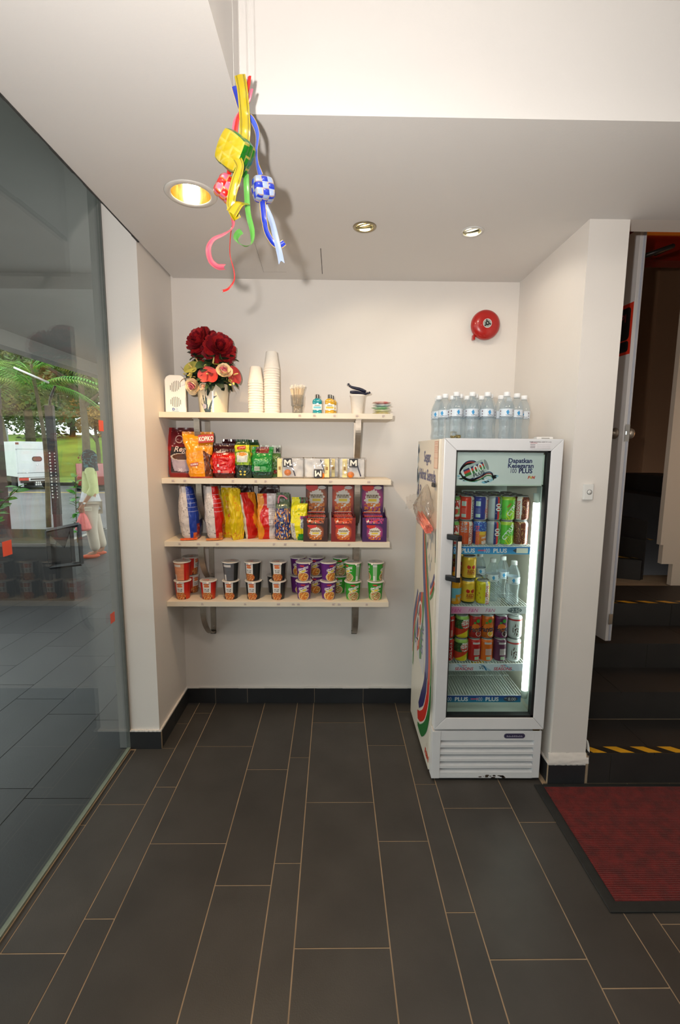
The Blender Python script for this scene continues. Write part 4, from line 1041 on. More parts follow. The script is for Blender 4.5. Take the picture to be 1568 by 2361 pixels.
# ================================================================== bags
def bag(name, label, cat, loc, rz, levels, paint, nv=90, nu=128, e=.62, crinkle=.004, seed=1, group=None, mat_=None, lean=0, seals=True, sealcol=None):
    """levels: (z, half width, half depth, x shift, y shift); paint(angle, x/halfwidth, v) -> colour. angle 0 faces the room"""
    def lv(v):
        z = levels[0][0] + v * (levels[-1][0] - levels[0][0])
        for a, b in zip(levels[:-1], levels[1:]):
            if a[0] <= z <= b[0] + 1e-9:
                t = (z - a[0]) / (b[0] - a[0] + 1e-9); t = t * t * (3 - 2 * t); return [z] + [a[i] + (b[i] - a[i]) * t for i in range(1, 5)]
        return list(levels[-1])
    def f(u, v):
        z, w, d, sx, sy = lv(v); a = 2 * pi * u; s_, c = sin(a), cos(a)
        k = crinkle * min(1, 6 * v) * (1 - .3 * v); n1 = nz(3 * s_ + seed, 3 * c, v * 7) + .5 * nz(8 * s_, 8 * c + seed, v * 15)
        x = w * abs(s_) ** e * (1 if s_ >= 0 else -1); y = -d * abs(c) ** e * (1 if c >= 0 else -1)
        return (x + sx + k * n1 * s_, y + sy - k * n1 * c, z + (.15 * k * n1 if v > .05 else 0))
    m = MB()
    def cf(u, v): a = (2 * pi * u + pi) % (2 * pi) - pi; s_ = sin(a); return paint(a, (abs(s_) ** e) * (1 if s_ >= 0 else -1), v)
    m.grid(f, nu, nv, 0, True, cf, True)
    b0_ = [f(i / nu, 0) for i in range(nu)]; m.add(b0_, [tuple(range(nu - 1, -1, -1))], 0, False, paint(0, 0, 0))
    b1_ = [f(i / nu, 1) for i in range(nu)]; m.add(b1_, [tuple(range(nu))], 0, False, paint(0, 0, 1))
    t_ = thing(name, label, cat, loc, (radians(lean), 0, rz), group); m.build('bag_body', mat_ or PRINTF, t_)
    if seals:
        z, w, d, sx, sy = levels[-1]; s_ = MB(); L = max(w, d)
        if w >= d: s_.grid(lambda u, v: (sx + (u - .5) * 2 * w, sy + .002 * sin(u * 19), z - .004 + .014 * v), 30, 5, 0, False, lambda u, v: sealcol or paint(0, (u - .5) * 2, .99))
        else: s_.grid(lambda u, v: (sx + .002 * sin(u * 19), sy + (u - .5) * 2 * d, z - .004 + .014 * v), 30, 5, 0, False, lambda u, v: sealcol or paint(pi / 2, 0, .99))
        s_.build('crimped_seal', mat_ or PRINTF, t_, recalc=False)
    return t_
def onface(t_, mb, name='lettering', m=None): return mb.build(name, m or PRINT, t_, recalc=False)
# --- second shelf
# dark red coffee pouch
RD = C(124, 16, 26)
def p_cof(a, x, v):
    if abs(a) > pi / 2: return C(110, 18, 24)
    if v < .05: return C(130, 22, 26)
    X = x * .072; Z = v * .262
    if Z < .022: return C(130, 22, 26)
    cx = .010
    if Z < .145:                                    # big coffee cup on a dark band
        top = ((X - cx) / .062) ** 2 + ((Z - .112) / .020) ** 2
        if top < .72: return mixc(C(96, 56, 36), C(70, 38, 26), x * .5 + .5)
        if top < 1: return C(196, 186, 176)
        if Z < .112 and abs(X - cx) < .060 - .020 * ((.112 - Z) / .09) ** 1.6 and Z > .028 + .2 * abs(X - cx): return mixc(C(176, 164, 180), C(140, 128, 146), abs(x))
        if X < -.052: return RD
        return C(40, 34, 40) if Z > .03 else C(96, 60, 66)
    if X < -.050: return C(156, 26, 28)
    n = nz(X * 90, Z * 90)
    if n > .45: return C(206, 160, 160)
    if Z < .165: return C(44, 30, 34)
    return mixc(C(140, 22, 34), C(84, 12, 22), (Z - .16) / .1)
t_ = bag('coffee_pouch', 'dark red coffee pouch with a big cup picture, at the left end', 'coffee bag', (-.708, -.152, SX[1]), 0, [(0, .066, .030, 0, 0), (.02, .070, .034, 0, 0), (.12, .073, .028, -.002, .008), (.20, .073, .014, -.006, .022), (.256, .075, .003, -.008, .032)], p_cof, seed=2)
lt = MB()
fpl = lambda x, z, y: plane_map((x, y, z), (1, 0, 0), (0, 0, 1))
letters(lt, 'Regu', .042, fpl(.006, .152, -.0245), col=C(232, 214, 206), shear=.35, bold=.004)
for cx in (-.006, .034): strip2d([(cx + .019 * cos(k * pi / 6), .203 + .019 * sin(k * pi / 6)) for k in range(13)], .0045, lambda u, v: (u, -.0135 + (v - .2) * .16 - .002, v), lt, C(206, 170, 160), 3)
letters(lt, '30', .022, fpl(.0, .040, -.0365), col=C(226, 222, 226)); onface(t_, lt)
# orange bag: narrow side turned to the room
def p_kop(a, x, v):
    d = a * 180 / pi
    if v < .03: return C(150, 50, 26)
    if -120 < d < 8: return mixc(C(240, 160, 20), C(232, 140, 14), .5 + .5 * nz(x * 3, v * 5))
    if d < 100:
        if v > .80: return C(214, 120, 26)
        if v > .62 - .1 * sin((d - 8) * .03): return C(230, 146, 26)
        q = ((d - 62) / 26) ** 2 + ((v - .34) / .2) ** 2
        if q < .55: return mixc(C(206, 90, 26), C(150, 44, 14), nz(d * .1, v * 9) + .5)
        if q < 1: return C(44, 22, 16)
        return mixc(C(126, 60, 18), C(60, 24, 14), .5 + nz(d * .15, v * 14))
    return C(206, 110, 24)
t_ = bag('coffee_bag', 'orange coffee bag leaning beside the dark red pouch', 'coffee bag', (-.592, -.205, SX[1]), radians(12), [(0, .060, .040, .004, 0), (.03, .064, .044, .002, 0), (.14, .068, .036, -.006, .004), (.20, .076, .018, -.010, .014), (.232, .080, .004, -.012, .020)], p_kop, seed=5, crinkle=.006)
lt = MB()
rrect(lt, 0, 0, .078, .042, .003, lambda u, v: (.032 + u * cos(.05), -.014 - .15 * (.0) - .012 + .20 * v + .1 * u, .206 + v + u * .08), C(170, 32, 28))
letters(lt, 'KOPIKO', .032, lambda u, v: (.032 + u, -.0275 + .20 * v + .1 * u, .206 + v + u * .08), col=C(236, 226, 214), bold=.03, sx=.62)
letters(lt, 'Brown Coffee', .022, lambda u, v: (.026 + u, -.0450 + .20 * v + .1 * u, .168 + v + u * .08), col=C(206, 182, 140), bold=.0, sx=.62, shear=.1)
onface(t_, lt, 'brand_panel'); lt = MB()
rrect(lt, 0, 0, .040, .017, .002, lambda u, v: (-.030 + u, -.0415 + .03 * v, .072 + v + u * .12), C(176, 40, 30))
letters(lt, 'KOPIKO', .013, lambda u, v: (-.030 + u, -.0420 + .03 * v, .072 + v + u * .12), col=C(236, 226, 214), bold=.03, sx=.75); onface(t_, lt)
# red instant-coffee bag, and one more behind it
def p_nes(a, x, v):
    d = a * 180 / pi
    if v < .16: return mixc(C(60, 14, 14), C(120, 24, 20), max(0, nz(x * 6, v * 30)))
    if v > .80: return C(52, 14, 22)
    if v > .70: return mixc(C(190, 22, 18), C(60, 14, 22), (v - .7) / .1)
    if d > 70: return C(120, 16, 16)
    return mixc(C(204, 18, 14), C(188, 20, 16), .5 + nz(x * 3, v * 6))
t_ = bag('coffee_bag', 'red instant coffee bag with dark top, front one', 'coffee bag', (-.470, -.190, SX[1]), radians(4), [(0, .052, .036, 0, 0), (.025, .060, .042, 0, 0), (.10, .062, .038, 0, 0), (.15, .060, .018, 0, .012), (.172, .058, .004, 0, .020)], p_nes, seed=8, crinkle=.007)
lt = MB(); letters(lt, 'NESCAFE', .016, lambda u, v: (-.012 + u, -.0375 + .3 * v, .137 + v + u * .03), col=C(232, 220, 216), bold=.01, sx=.75)
letters(lt, '2 in 1', .012, fpl(-.018, .121, -.0415), col=C(230, 190, 180), bold=.01); letters(lt, '3', .012, fpl(.048, .030, -.043), col=C(220, 220, 220), bold=.02)
rrect(lt, -.026, .066, .010, .014, .002, lambda u, v: (u, -.0460, v), C(206, 206, 206)); oval(lt, lambda u, v: (-.022 + u, -.0465, .036 + v), .008, .007, C(196, 180, 176))
for k in range(4): lt.quad((-.004, -.0468, .038 - k * .004), (.030, -.0468, .038 - k * .004), (.030, -.0468, .040 - k * .004), (-.004, -.0468, .040 - k * .004), 0, C(216, 130, 120))
onface(t_, lt)
t_ = bag('coffee_bag', 'red instant coffee bag standing behind the front one', 'coffee bag', (-.440, -.095, SX[1]), radians(2), [(0, .055, .032, 0, 0), (.03, .060, .036, 0, 0), (.12, .062, .030, 0, 0), (.175, .062, .012, 0, .006), (.196, .062, .004, 0, .008)], p_nes, seed=11, crinkle=.005)
lt = MB(); letters(lt, 'NE', .030, fpl(.030, .178, -.014), col=C(220, 214, 210), bold=.005, shear=.15); letters(lt, '3-1', .030, fpl(.034, .145, -.030), col=C(200, 80, 40), bold=.03); onface(t_, lt)
# yellow-green tea bag with cup, and one more behind
def p_teh(a, x, v):
    d = a * 180 / pi
    if v > .90: return C(30, 66, 36)
    if v < .36: return C(22, 44, 34) if abs(d) < 100 else C(30, 60, 34)
    if abs(d) < 75:
        X = x * .038; Z = v * .196
        q = (X / .029) ** 2 + ((Z - .128) / .011) ** 2
        if q < .75: return C(206, 142, 70)
        if q < 1: return C(226, 222, 214)
        if .085 < Z < .128 and abs(X) < .029 - .12 * (.128 - Z): return mixc(C(212, 214, 210), C(178, 186, 180), abs(x))
        if Z > .142: return C(206, 206, 40)
        return mixc(C(150, 180, 44), C(80, 120, 40), .5 + nz(x * 5, v * 12))
    return mixc(C(180, 190, 40), C(70, 120, 40), .5 + nz(d * .05, v * 9))
for k, (x, y, s_, l) in enumerate(((-.368, -.190, 13, 'yellow-green tea bag with a cup picture, front one'), (-.330, -.105, 17, 'yellow-green tea bag half hidden behind the front one'))):
    t_ = bag('tea_bag', l, 'tea bag', (x, y, SX[1]), radians(-4 if k == 0 else 6), [(0, .042, .030, .008, 0), (.02, .046, .034, .006, 0), (.10, .042, .030, 0, 0), (.16, .040, .016, -.006, .008), (.194, .034, .004, -.008, .014)], p_teh, seed=s_, crinkle=.006)
    if k == 0:
        lt = MB(); rrect(lt, 0, 0, .046, .017, .006, lambda u, v: (-.004 + u, -.0235 + .2 * v, .160 + v + u * .12), C(180, 40, 36)); [lt.quad(*[(-.018 + j * .006 + du, -.0247 + .2 * dv, .157 + (j % 3) * .001 + dv + (-.018 + j * .006 + du) * .12) for du, dv in ((0, 0), (.004, 0), (.004, .006), (0, .006))], 0, C(226, 170, 140)) for j in range(6)]
        for q in ((-.012, .035), (.012, .034), (-.010, .020), (.010, .019)): oval(lt, lambda u, v: (.004 + q[0] + u, -.0375, q[1] + v), .006, .005, C(206, 190, 80))
        onface(t_, lt)
# green malt-drink bag, another behind
def p_mil(a, x, v):
    if abs(a) > 1.45: return C(40, 110, 44)
    if v > .84 and abs(x) < .62: return C(120, 50, 46) if x > -.2 else C(70, 30, 34)
    if v < .22: return mixc(C(16, 66, 40), C(20, 40, 44), max(0, nz(x * 4, v * 20) + .3))
    if .50 < v < .66 and abs(x) < .7 and nz(x * 9, v * 60) > .0: return C(110, 176, 120)
    return C(26, 128, 52)
t_ = bag('malt_drink_bag', 'green malt drink bag showing its barcode, front one', 'drink bag', (-.268, -.190, SX[1]), radians(-3), [(0, .048, .030, 0, 0), (.02, .055, .036, 0, 0), (.09, .054, .034, 0, 0), (.135, .056, .016, 0, .010), (.156, .057, .004, 0, .016)], p_mil, seed=20, crinkle=.007)
lt = MB(); lt.quad((-.035, -.0385, .040), (-.006, -.0385, .040), (-.006, -.0385, .062), (-.035, -.0385, .062), 0, C(196, 206, 190))
for k in range(9): lt.quad((-.032 + k * .003, -.039, .043), (-.0308 + k * .003, -.039, .043), (-.0308 + k * .003, -.039, .059), (-.032 + k * .003, -.039, .059), 0, C(60, 60, 50))
for k in range(4): lt.quad((.0, -.0385, .044 + k * .005), (.026, -.0385, .044 + k * .005), (.026, -.0385, .0465 + k * .005), (.0, -.0385, .0465 + k * .005), 0, C(120, 186, 130))
onface(t_, lt)
def p_mil2(a, x, v): return C(206, 206, 190) if v > .8 else (C(150, 40, 36) if .12 < v < .24 else C(92, 130, 62))
t_ = bag('malt_drink_bag', 'pale-topped malt drink bag peeking out behind the green one', 'drink bag', (-.236, -.100, SX[1]), radians(-6), [(0, .050, .028, 0, 0), (.03, .055, .032, 0, 0), (.10, .056, .024, 0, 0), (.165, .058, .004, 0, .004)], p_mil2, seed=25)
lt = MB(); letters(lt, 'MI', .036, fpl(.046, .150, -.012), col=C(40, 34, 30), bold=.03, sx=.7); onface(t_, lt)

# --- clear amenity packs
CLR = Mglass('clear_film', (246, 246, 246), 1.5, .08, 1.6, .10, (236, 236, 236))
def amenity(loc, rz, label, flip=False, strips=((-.058, .020),), mx=.0, orange=(.0, .02)):
    t_ = thing('amenity_pack', label, 'packet', loc, rz, 'clear amenity packs'); W, Hh = .072, .056
    m = MB()
    for s_ in (-1, 1):
        m.grid(lambda u, v: ((u - .5) * 2 * W, s_ * .011 * (sin(pi * u) ** .35) * (sin(pi * v) ** .35) * (1 + .22 * nz(u * 7, v * 7, loc[0] * 9 + s_)), Hh + (v - .5) * 2 * Hh), 26, 22)
    m.build('film', CLR, t_)
    MB().grid(lambda u, v: ((u - .5) * 1.8 * W + .004, .004 + .003 * nz(u * 5, v * 5, loc[0]), Hh + (v - .5) * 1.75 * Hh), 18, 12, 0, True, lambda u, v: mixc(C(238, 236, 234), C(196, 198, 206), max(0, min(1, .3 + nz(u * 4 + loc[0] * 30, v * 3))))).build('folded_cloth', PRINT, t_)
    for sx, w in strips: MB().box(sx - w * .5, -.0075, .006, sx + w * .5, -.003, .104).build('cream_sachet', M('cream_sachet', (232, 216, 150), .45, var=.03), t_, bevel=.0015); MB().box(sx - .006, -.0080, .045, sx + .006, -.0077, .062).build('sachet_emblem', M('emblem_ochre', (160, 124, 70), .6), t_)
    zc = .026 if flip else .083
    c_ = MB().box(mx - .023, -.0105, zc - .023, mx + .023, -.0092, zc + .023).build('card', M('black_card', (30, 28, 32), .5), t_)
    l_ = MB(); sg_ = -1 if flip else 1; [l_.add([(mx + sg_ * p, -.0110, zc + sg_ * q) for p, q in Q], [(0, 1, 2, 3)], 0, False, C(232, 226, 216)) for Q in (((-.018, -.016), (-.010, -.016), (-.010, .016), (-.018, .016)), ((.010, -.016), (.018, -.016), (.018, .016), (.010, .016)), ((-.010, .016), (-.010, .004), (.0, -.010), (.0, .002)), ((.010, .016), (.0, .002), (.0, -.010), (.010, .004)))]; l_.build('lettering', PRINT, c_, recalc=False)
    MB().sphere((orange[0], -.002, orange[1]), .017, 8, sc=(1.1, .45, 1)).build('orange_soap', M('orange_soap', (226, 124, 30), .3, var=.15), t_)
    MB().tube([(mx + .012, -.002, .10), (mx + .040, -.004, .012)], .0035, 6).build('toothbrush', M('navy_brush', (48, 54, 92), .4), t_)
    MB().tube(smoothpath([(W - .004, -.005, .095), (W + .006, -.006, .103), (W + .001, -.004, .112)], 4), .0006, 4).build('torn_edge', CLR, t_)
amenity((-.118, -.195, SX[1]), radians(2), 'clear amenity pack with upright M card, first of three', False, ((-.056, .026),), -.014, (-.014, .030))
amenity((.022, -.198, SX[1]), radians(-1), 'clear amenity pack with upside-down M card', True, ((.056, .026),), .010, (.028, .016))
amenity((.070, -.150, SX[1]), radians(0), 'clear amenity pack standing behind the upside-down one', False, ((.042, .018),), -.02, (0, .02))
amenity((.210, -.195, SX[1]), radians(1), 'clear amenity pack with upright M card at the right end', False, ((-.036, .026),), .010, (-.004, .020))

# --- third shelf: snack bags
def p_wb(main, foot):
    def f(a, x, v):
        d = a * 180 / pi
        if v < .05: return C(*foot)
        if -150 < d < 3: 
            if d > -95 and nz(d * .2, v * 40) > .42 and .1 < v < .9: return C(140, 130, 128)
            return C(212, 200, 194)
        if d < 78:
            if v < .30 and d > 48: return mixc(C(150, 20, 26), C(206, 170, 170), max(0, nz(d * .3, v * 30)))
            if v < .14: return C(*foot) if d > 20 else C(*main)
            if (v * 13) % 1 < .05: return mixc(C(*main), C(200, 200, 220), .45)
            return C(*main)
        if d < 110 and v > .35: return C(206, 200, 190)
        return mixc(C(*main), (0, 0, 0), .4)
    return f
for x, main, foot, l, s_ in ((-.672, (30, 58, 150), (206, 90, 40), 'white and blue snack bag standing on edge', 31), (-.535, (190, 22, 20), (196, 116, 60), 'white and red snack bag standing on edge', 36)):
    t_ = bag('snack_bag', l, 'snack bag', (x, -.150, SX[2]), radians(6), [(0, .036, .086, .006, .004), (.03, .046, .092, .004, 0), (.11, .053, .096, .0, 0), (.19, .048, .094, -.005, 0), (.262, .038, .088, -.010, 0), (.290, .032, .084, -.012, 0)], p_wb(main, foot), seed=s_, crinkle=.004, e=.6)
    MB().grid(lambda u, v: (-.040 + .085 * u, -.088 - .012 * v + .02 * u * u + .003 * sin(u * 25), .012 - .009 * v), 16, 4).build('twisted_foot', M('foot_orange_%d' % s_, foot, .35), t_)
def p_yel(a, x, v):
    d = a * 180 / pi
    if abs(d) < 80:
        if abs(((x + .25) / .28) ** 2 + ((v - .82) / .07) ** 2 - 1) < .35 or abs(((x - .05) / .3) ** 2 + ((v - .66) / .06) ** 2 - 1) < .35: return C(226, 160, 24)
        if v < .16 and nz(x * 6, v * 30) > .3: return C(214, 100, 40)
    return mixc(C(226, 200, 20), C(214, 180, 14), .5 + nz(x * 4, v * 6))
def pouch_levels(h, w, d, lx=0, wt=None): return [(0, w * .9, .006, 0, 0), (.02, w * .95, d * .55, 0, 0), (h * .35, w, d, lx * .35, 0), (h * .75, w, d * .6, lx * .75, 0), (h, wt or w, .003, lx, 0)]
t_ = bag('snack_bag', 'flat yellow snack bag with ring pictures, leftmost yellow', 'snack bag', (-.452, -.150, SX[2]), radians(-10), pouch_levels(.268, .050, .024, -.004), p_yel, seed=41, crinkle=.006)
lt = MB(); strip2d([(.008, .150), (-.012, .125), (.012, .118), (.004, .065), (.020, .055)], .004, lambda u, v: (u + .008, -.0275, v), lt, C(200, 60, 30)); onface(t_, lt, 'red_outline')
t_ = bag('snack_bag', 'folded yellow snack bag leaning right against the first', 'snack bag', (-.402, -.203, SX[2]), radians(44), pouch_levels(.266, .036, .022, -.018), p_yel, seed=45, crinkle=.006)
def p_ro(a, x, v):
    d = a * 180 / pi
    if d < -55: return C(206, 194, 180)
    if abs(d) < 90:
        e_ = x - .25 - .25 * sin(v * 11)
        if e_ > 0: return C(222, 136, 24)
        return C(200, 28, 20)
    return C(190, 110, 24)
t_ = bag('snack_bag', 'red and orange snack bag squeezed in the middle of the row', 'snack bag', (-.330, -.160, SX[2]), radians(42), pouch_levels(.246, .046, .026, -.030), p_ro, seed=51, crinkle=.005)
def p_rw(a, x, v):
    d = a * 180 / pi
    if abs(d) < 92:
        if x > .28 - .25 * v: return C(150, 140, 142) if (v * 34) % 1 < .4 and .25 < v < .8 and x < .85 else C(212, 202, 200)
        if x < -.55 + .25 * sin(v * 9): return C(222, 140, 30)
        return C(200, 24, 18)
    return C(196, 186, 180)
t_ = bag('snack_bag', 'red and white snack bag with printed back, right of the orange one', 'snack bag', (-.250, -.180, SX[2]), radians(12), pouch_levels(.240, .050, .032, .002, .052), p_rw, seed=55, crinkle=.004)
# candy net-like clear bag
def p_can(a, x, v):
    if v > .70: return C(96, 110, 84) if nz(x * 3, v * 9) > -.2 else C(58, 74, 70)
    k = nz(x * 9 + 3, v * 14, a); k2 = nz(x * 12, v * 9, 7)
    if k > .18: return C(206, 122, 40) if k2 > -.1 else C(236, 200, 120)
    if k2 > .42: return C(210, 214, 226)
    return C(44, 56, 112) if k2 > -.25 else C(28, 36, 72)
t_ = bag('candy_bag', 'clear bag of blue wrapped candies tied with pink ribbon', 'candy bag', (-.160, -.185, SX[2]), radians(2), [(0, .030, .022, 0, 0), (.02, .042, .034, 0, 0), (.09, .044, .038, 0, 0), (.17, .041, .030, 0, 0), (.22, .034, .012, 0, .004), (.246, .034, .003, 0, .006)], p_can, seed=61, crinkle=.006)
MB().tube(smoothpath([(-.024, -.020, .20), (-.018, -.024, .236), (.004, -.016, .238), (.024, -.018, .222)], 5), .005, 6).build('ribbon', M('pink_ribbon', (226, 130, 150), .4), t_)
def p_yg(a, x, v):
    d = a * 180 / pi
    if v < .17 and x > -.1 + 2.2 * (v - .1): return C(22, 130, 50)
    if v < .42 and x < -.35: return C(196, 192, 180) if nz(x * 6, v * 50) > -.2 else C(150, 146, 130)
    if .30 < v < .52 and x > .35: return C(120, 128, 140) if nz(x * 8, v * 20) > 0 else C(190, 196, 200)
    if .52 < v < .60 and x > .25: return C(60, 60, 120) if nz(x * 20, 3) > 0 else C(190, 40, 100)
    if v > .90 and x > -.1: return C(96, 40, 40) if nz(x * 9, v * 9) > 0 else C(40, 110, 60)
    if .62 < v < .8 and nz(x * 14, v * 22) > .5: return C(60, 130, 60)
    return C(226, 214, 24)
t_ = bag('candy_bag', 'bright yellow candy bag with green bottom corner', 'candy bag', (-.074, -.200, SX[2]), radians(-8), [(0, .030, .012, .006, 0), (.02, .040, .026, .004, 0), (.08, .043, .030, 0, 0), (.16, .043, .022, .002, .006), (.222, .046, .003, .006, .012)], p_yg, seed=66, crinkle=.006)
# dark bags at the back
def p_dk(a, x, v): return C(44, 24, 26)
bag('snack_bag', 'dark brown bag standing at the back behind the red bags', 'snack bag', (-.255, -.062, SX[2]), 0, pouch_levels(.275, .060, .03), p_dk, seed=70, crinkle=.005)
bag('snack_bag', 'dark brown bag standing at the back behind the yellow bags', 'snack bag', (-.400, -.062, SX[2]), 0, pouch_levels(.282, .060, .03), p_dk, seed=74, crinkle=.005)

# --- display boxes with raised lids and wrapped biscuits
def display(loc, base_, acc, label, seed, who):
    t_ = thing('display_box', label, 'display box', loc, 0, 'cardboard display boxes'); Bc = C(*base_); m = M('carton_' + seed, base_, .45, var=.05)
    W, D, Hb = .065, .085, .138; th = .0018
    MB().box(-W, -D, 0, W, -D + th, .090).build('front_wall', m, t_)
    fl = MB(); fl.prism([(-W, .090), (-W, .130), (-W + .014, .130), (-W + .022, .098), (W - .022, .098), (W - .014, .130), (W, .130), (W, .090)], -D, -D + th, 'xz'); fl.build('cut_front_edge', m, t_)
    for s_ in (-1, 1):
        sd2 = MB(); sd2.prism([(-D + th, 0), (D, 0), (D, Hb), (-D + th, .130)], s_ * W - (th if s_ > 0 else 0), s_ * W + (th if s_ < 0 else 0), 'yz'); sd2.build('side_wall', m, t_)
        MB().add([(s_ * W, -.02, Hb - .006), (s_ * W, D - .01, Hb), (s_ * (W + .002), D - .02, Hb + .035), (s_ * (W - .001), .01, Hb + .022)], [(0, 1, 2, 3)]).build('side_flap', m, t_)
    MB().box(-W + th, -D + th, 0, W - th, D, .0018).build('bottom', m, t_); MB().box(-W + th, D - th, .0018, W - th, D, Hb).build('back_wall', m, t_)
    def art(u, v):
        x, y = (u - .5) * 2, (v - .5) * 2
        if v > .78 and x < .1 and (x + .45) ** 2 / .4 + (v - 1.0) ** 2 / .05 < 1: return C(200, 44, 34)
        r = sqrt(x * x + (y * 1.05) ** 2); s_ = .62 + .22 * abs(sin(atan2(y, x) * 8)) * abs(nz(x * 4, y * 4, len(seed)) + .6)
        if abs(y - .18) < .13 and abs(x) < .58: return C(172, 160, 140) if nz(x * 15, y * 6) > -.15 else C(110, 92, 70)
        if abs(y + .12) < .10 and abs(x) < .40: return C(222, 196, 60)
        if y < -.34 and abs(x) < .75 and nz(x * 5, y * 5, 3) > -.05: return C(206, 118, 40)
        if r < s_: return C(220, 212, 200)
        return mixc(C(*acc), Bc, max(0, min(1, (r - .75) * 2.2)))
    lid = MB().box(-W + .004, D - .004, Hb, W - .004, D - .002, Hb + .155).build('lid', m, t_)
    MB().grid(lambda u, v: (-W + .006 + u * (2 * W - .012), D - .0045, Hb + .003 + v * .149), 90, 100, 0, False, art).build('lid_art', PRINT, lid, recalc=False)
    ov = MB(); oval(ov, lambda u, v: (.030 + u, D - .0050, Hb + .139 + v), .022, .010, C(196, 190, 186)); ov.build('white_oval', PRINT, lid, recalc=False)
    MB().box(-W + .018, D - .006, Hb - .012, W - .018, D - .0042, Hb + .004).build('tuck_slot', M('slot_white', (216, 208, 206), .6), lid)
    fa = MB(); fa.grid(lambda u, v: (-.042 + u * .086, -D - .0005, .010 + v * .080), 84, 80, 0, False, art); fa.build('front_art', PRINT, t_, recalc=False)
    r_ = random.Random(seed)
    for k in range(6):
        y = -.060 + k * .022; z0 = .022 + .004 * k
        def pk(u, v, s_): return ((u - .5) * .106, s_ * .010 * (sin(pi * u) ** .5) * (sin(pi * v) ** .5) + .004 * nz(u * 5, v * 5, k), (v - .5) * .094)
        p_ = MB(); cc = [C(*acc), C(*base_), C(200, 60, 40), C(196, 176, 120), C(226, 216, 200)]
        for s_ in (-1, 1): p_.grid(lambda u, v: pk(u, v, s_), 18, 12, 0, True, lambda u, v: cc[int(abs(nz(u * 3.3 + k * 3, v * 3.3, s_)) * 11) % 5])
        b_ = thing('wrapped_biscuit', 'wrapped biscuit in the %s display box, %s from the front' % (who, ('first', 'second', 'third', 'fourth', 'fifth', 'sixth')[k]), 'biscuit', (loc[0] + r_.gauss(0, .002), loc[1] + y, loc[2] + z0 + .0475), (radians(-14 + r_.gauss(0, 2)), 0, r_.gauss(0, .03)), 'biscuits in the display boxes')
        p_.build('wrapper', PRINTF, b_)
        MB().grid(lambda u, v: ((u - .5) * .10, .001 * sin(u * 60), .045 + .008 * v), 30, 2, 0, False, lambda u, v: cc[k % 3]).build('crimped_seal', PRINTF, b_)
display((.019, -.165, SX[2]), (58, 32, 28), (160, 80, 40), 'dark brown display box of biscuits with raised lid', 'choc', 'dark brown')
display((.168, -.165, SX[2]), (120, 26, 26), (206, 84, 40), 'deep red display box of biscuits with raised lid', 'redd', 'deep red')
display((.335, -.165, SX[2]), (66, 30, 84), (170, 60, 120), 'purple display box of biscuits with raised lid', 'purp', 'purple')

# ================================================================== noodle cups on the lowest shelf
def food(a, z, pal, s_): 
    n = nz(a * 5 + s_, z * 130, s_); k = nz(a * 13, z * 330, s_ + 4)
    i = int((n + .7) * 4 + k * 1.5); return C(*pal[i % len(pal)])
P_HOT = [(206, 120, 50), (226, 170, 80), (150, 50, 30), (196, 80, 40), (236, 206, 140), (120, 40, 30)]
P_PUR = [(226, 180, 80), (236, 206, 120), (206, 100, 40), (222, 150, 60), (180, 70, 40), (120, 140, 50)]
P_GRN = [(150, 110, 70), (206, 206, 150), (96, 130, 60), (200, 90, 50), (226, 220, 190), (120, 80, 50)]
R15 = pi / 180
def cup_hot(base_, side):
    def f(a, z):
        d = a / R15; v = z / .1
        if v > .965: return C(226, 220, 214)
        if abs(d) < 46 and v < .40 and (d / 46) ** 2 + ((v - .2) / .24) ** 2 < 1: return food(a, z, P_HOT, 1)
        if abs(d) < 46 and v < .13: return C(50, 26, 22)
        if abs(d) < 32 and v > .34:
            if .80 < v < .91 and abs(d + 2) < 19 + 6 * sin(v * 60): return C(216, 96, 70) if v > .86 else C(226, 150, 90)
            if .70 < v < .80 and abs(d) < 20 - 40 * abs(v - .75): return C(226, 120, 70)
            if .56 < v < .62 and abs(d) < 20 and int((d + 40) / 3.2) % 2: return C(40, 36, 40)
            if .46 < v < .53 and abs(d) < 17 and int((d + 41) / 3.6) % 2: return C(40, 36, 40)
            return C(226, 220, 214)
        if abs(abs(d) - 180) < 62:
            if abs(abs(d) - 180) < 44:
                dd_ = (d + 360) % 360 - 180
                if .78 < v < .90 and dd_ < 20: return C(216, 208, 202)
                if v < .34 and dd_ < -22: return C(216, 208, 202)
                if int(v * 40) % 3 == 0 and nz(d * .2, v * 50) > -.3: return mixc(C(*side), C(90, 70, 60), .4)
                return C(*side)
            return C(*base_)
        return mixc(C(*base_), C(220, 90, 40) if base_[0] > 100 else C(*base_), max(0, .6 - v))
    return f
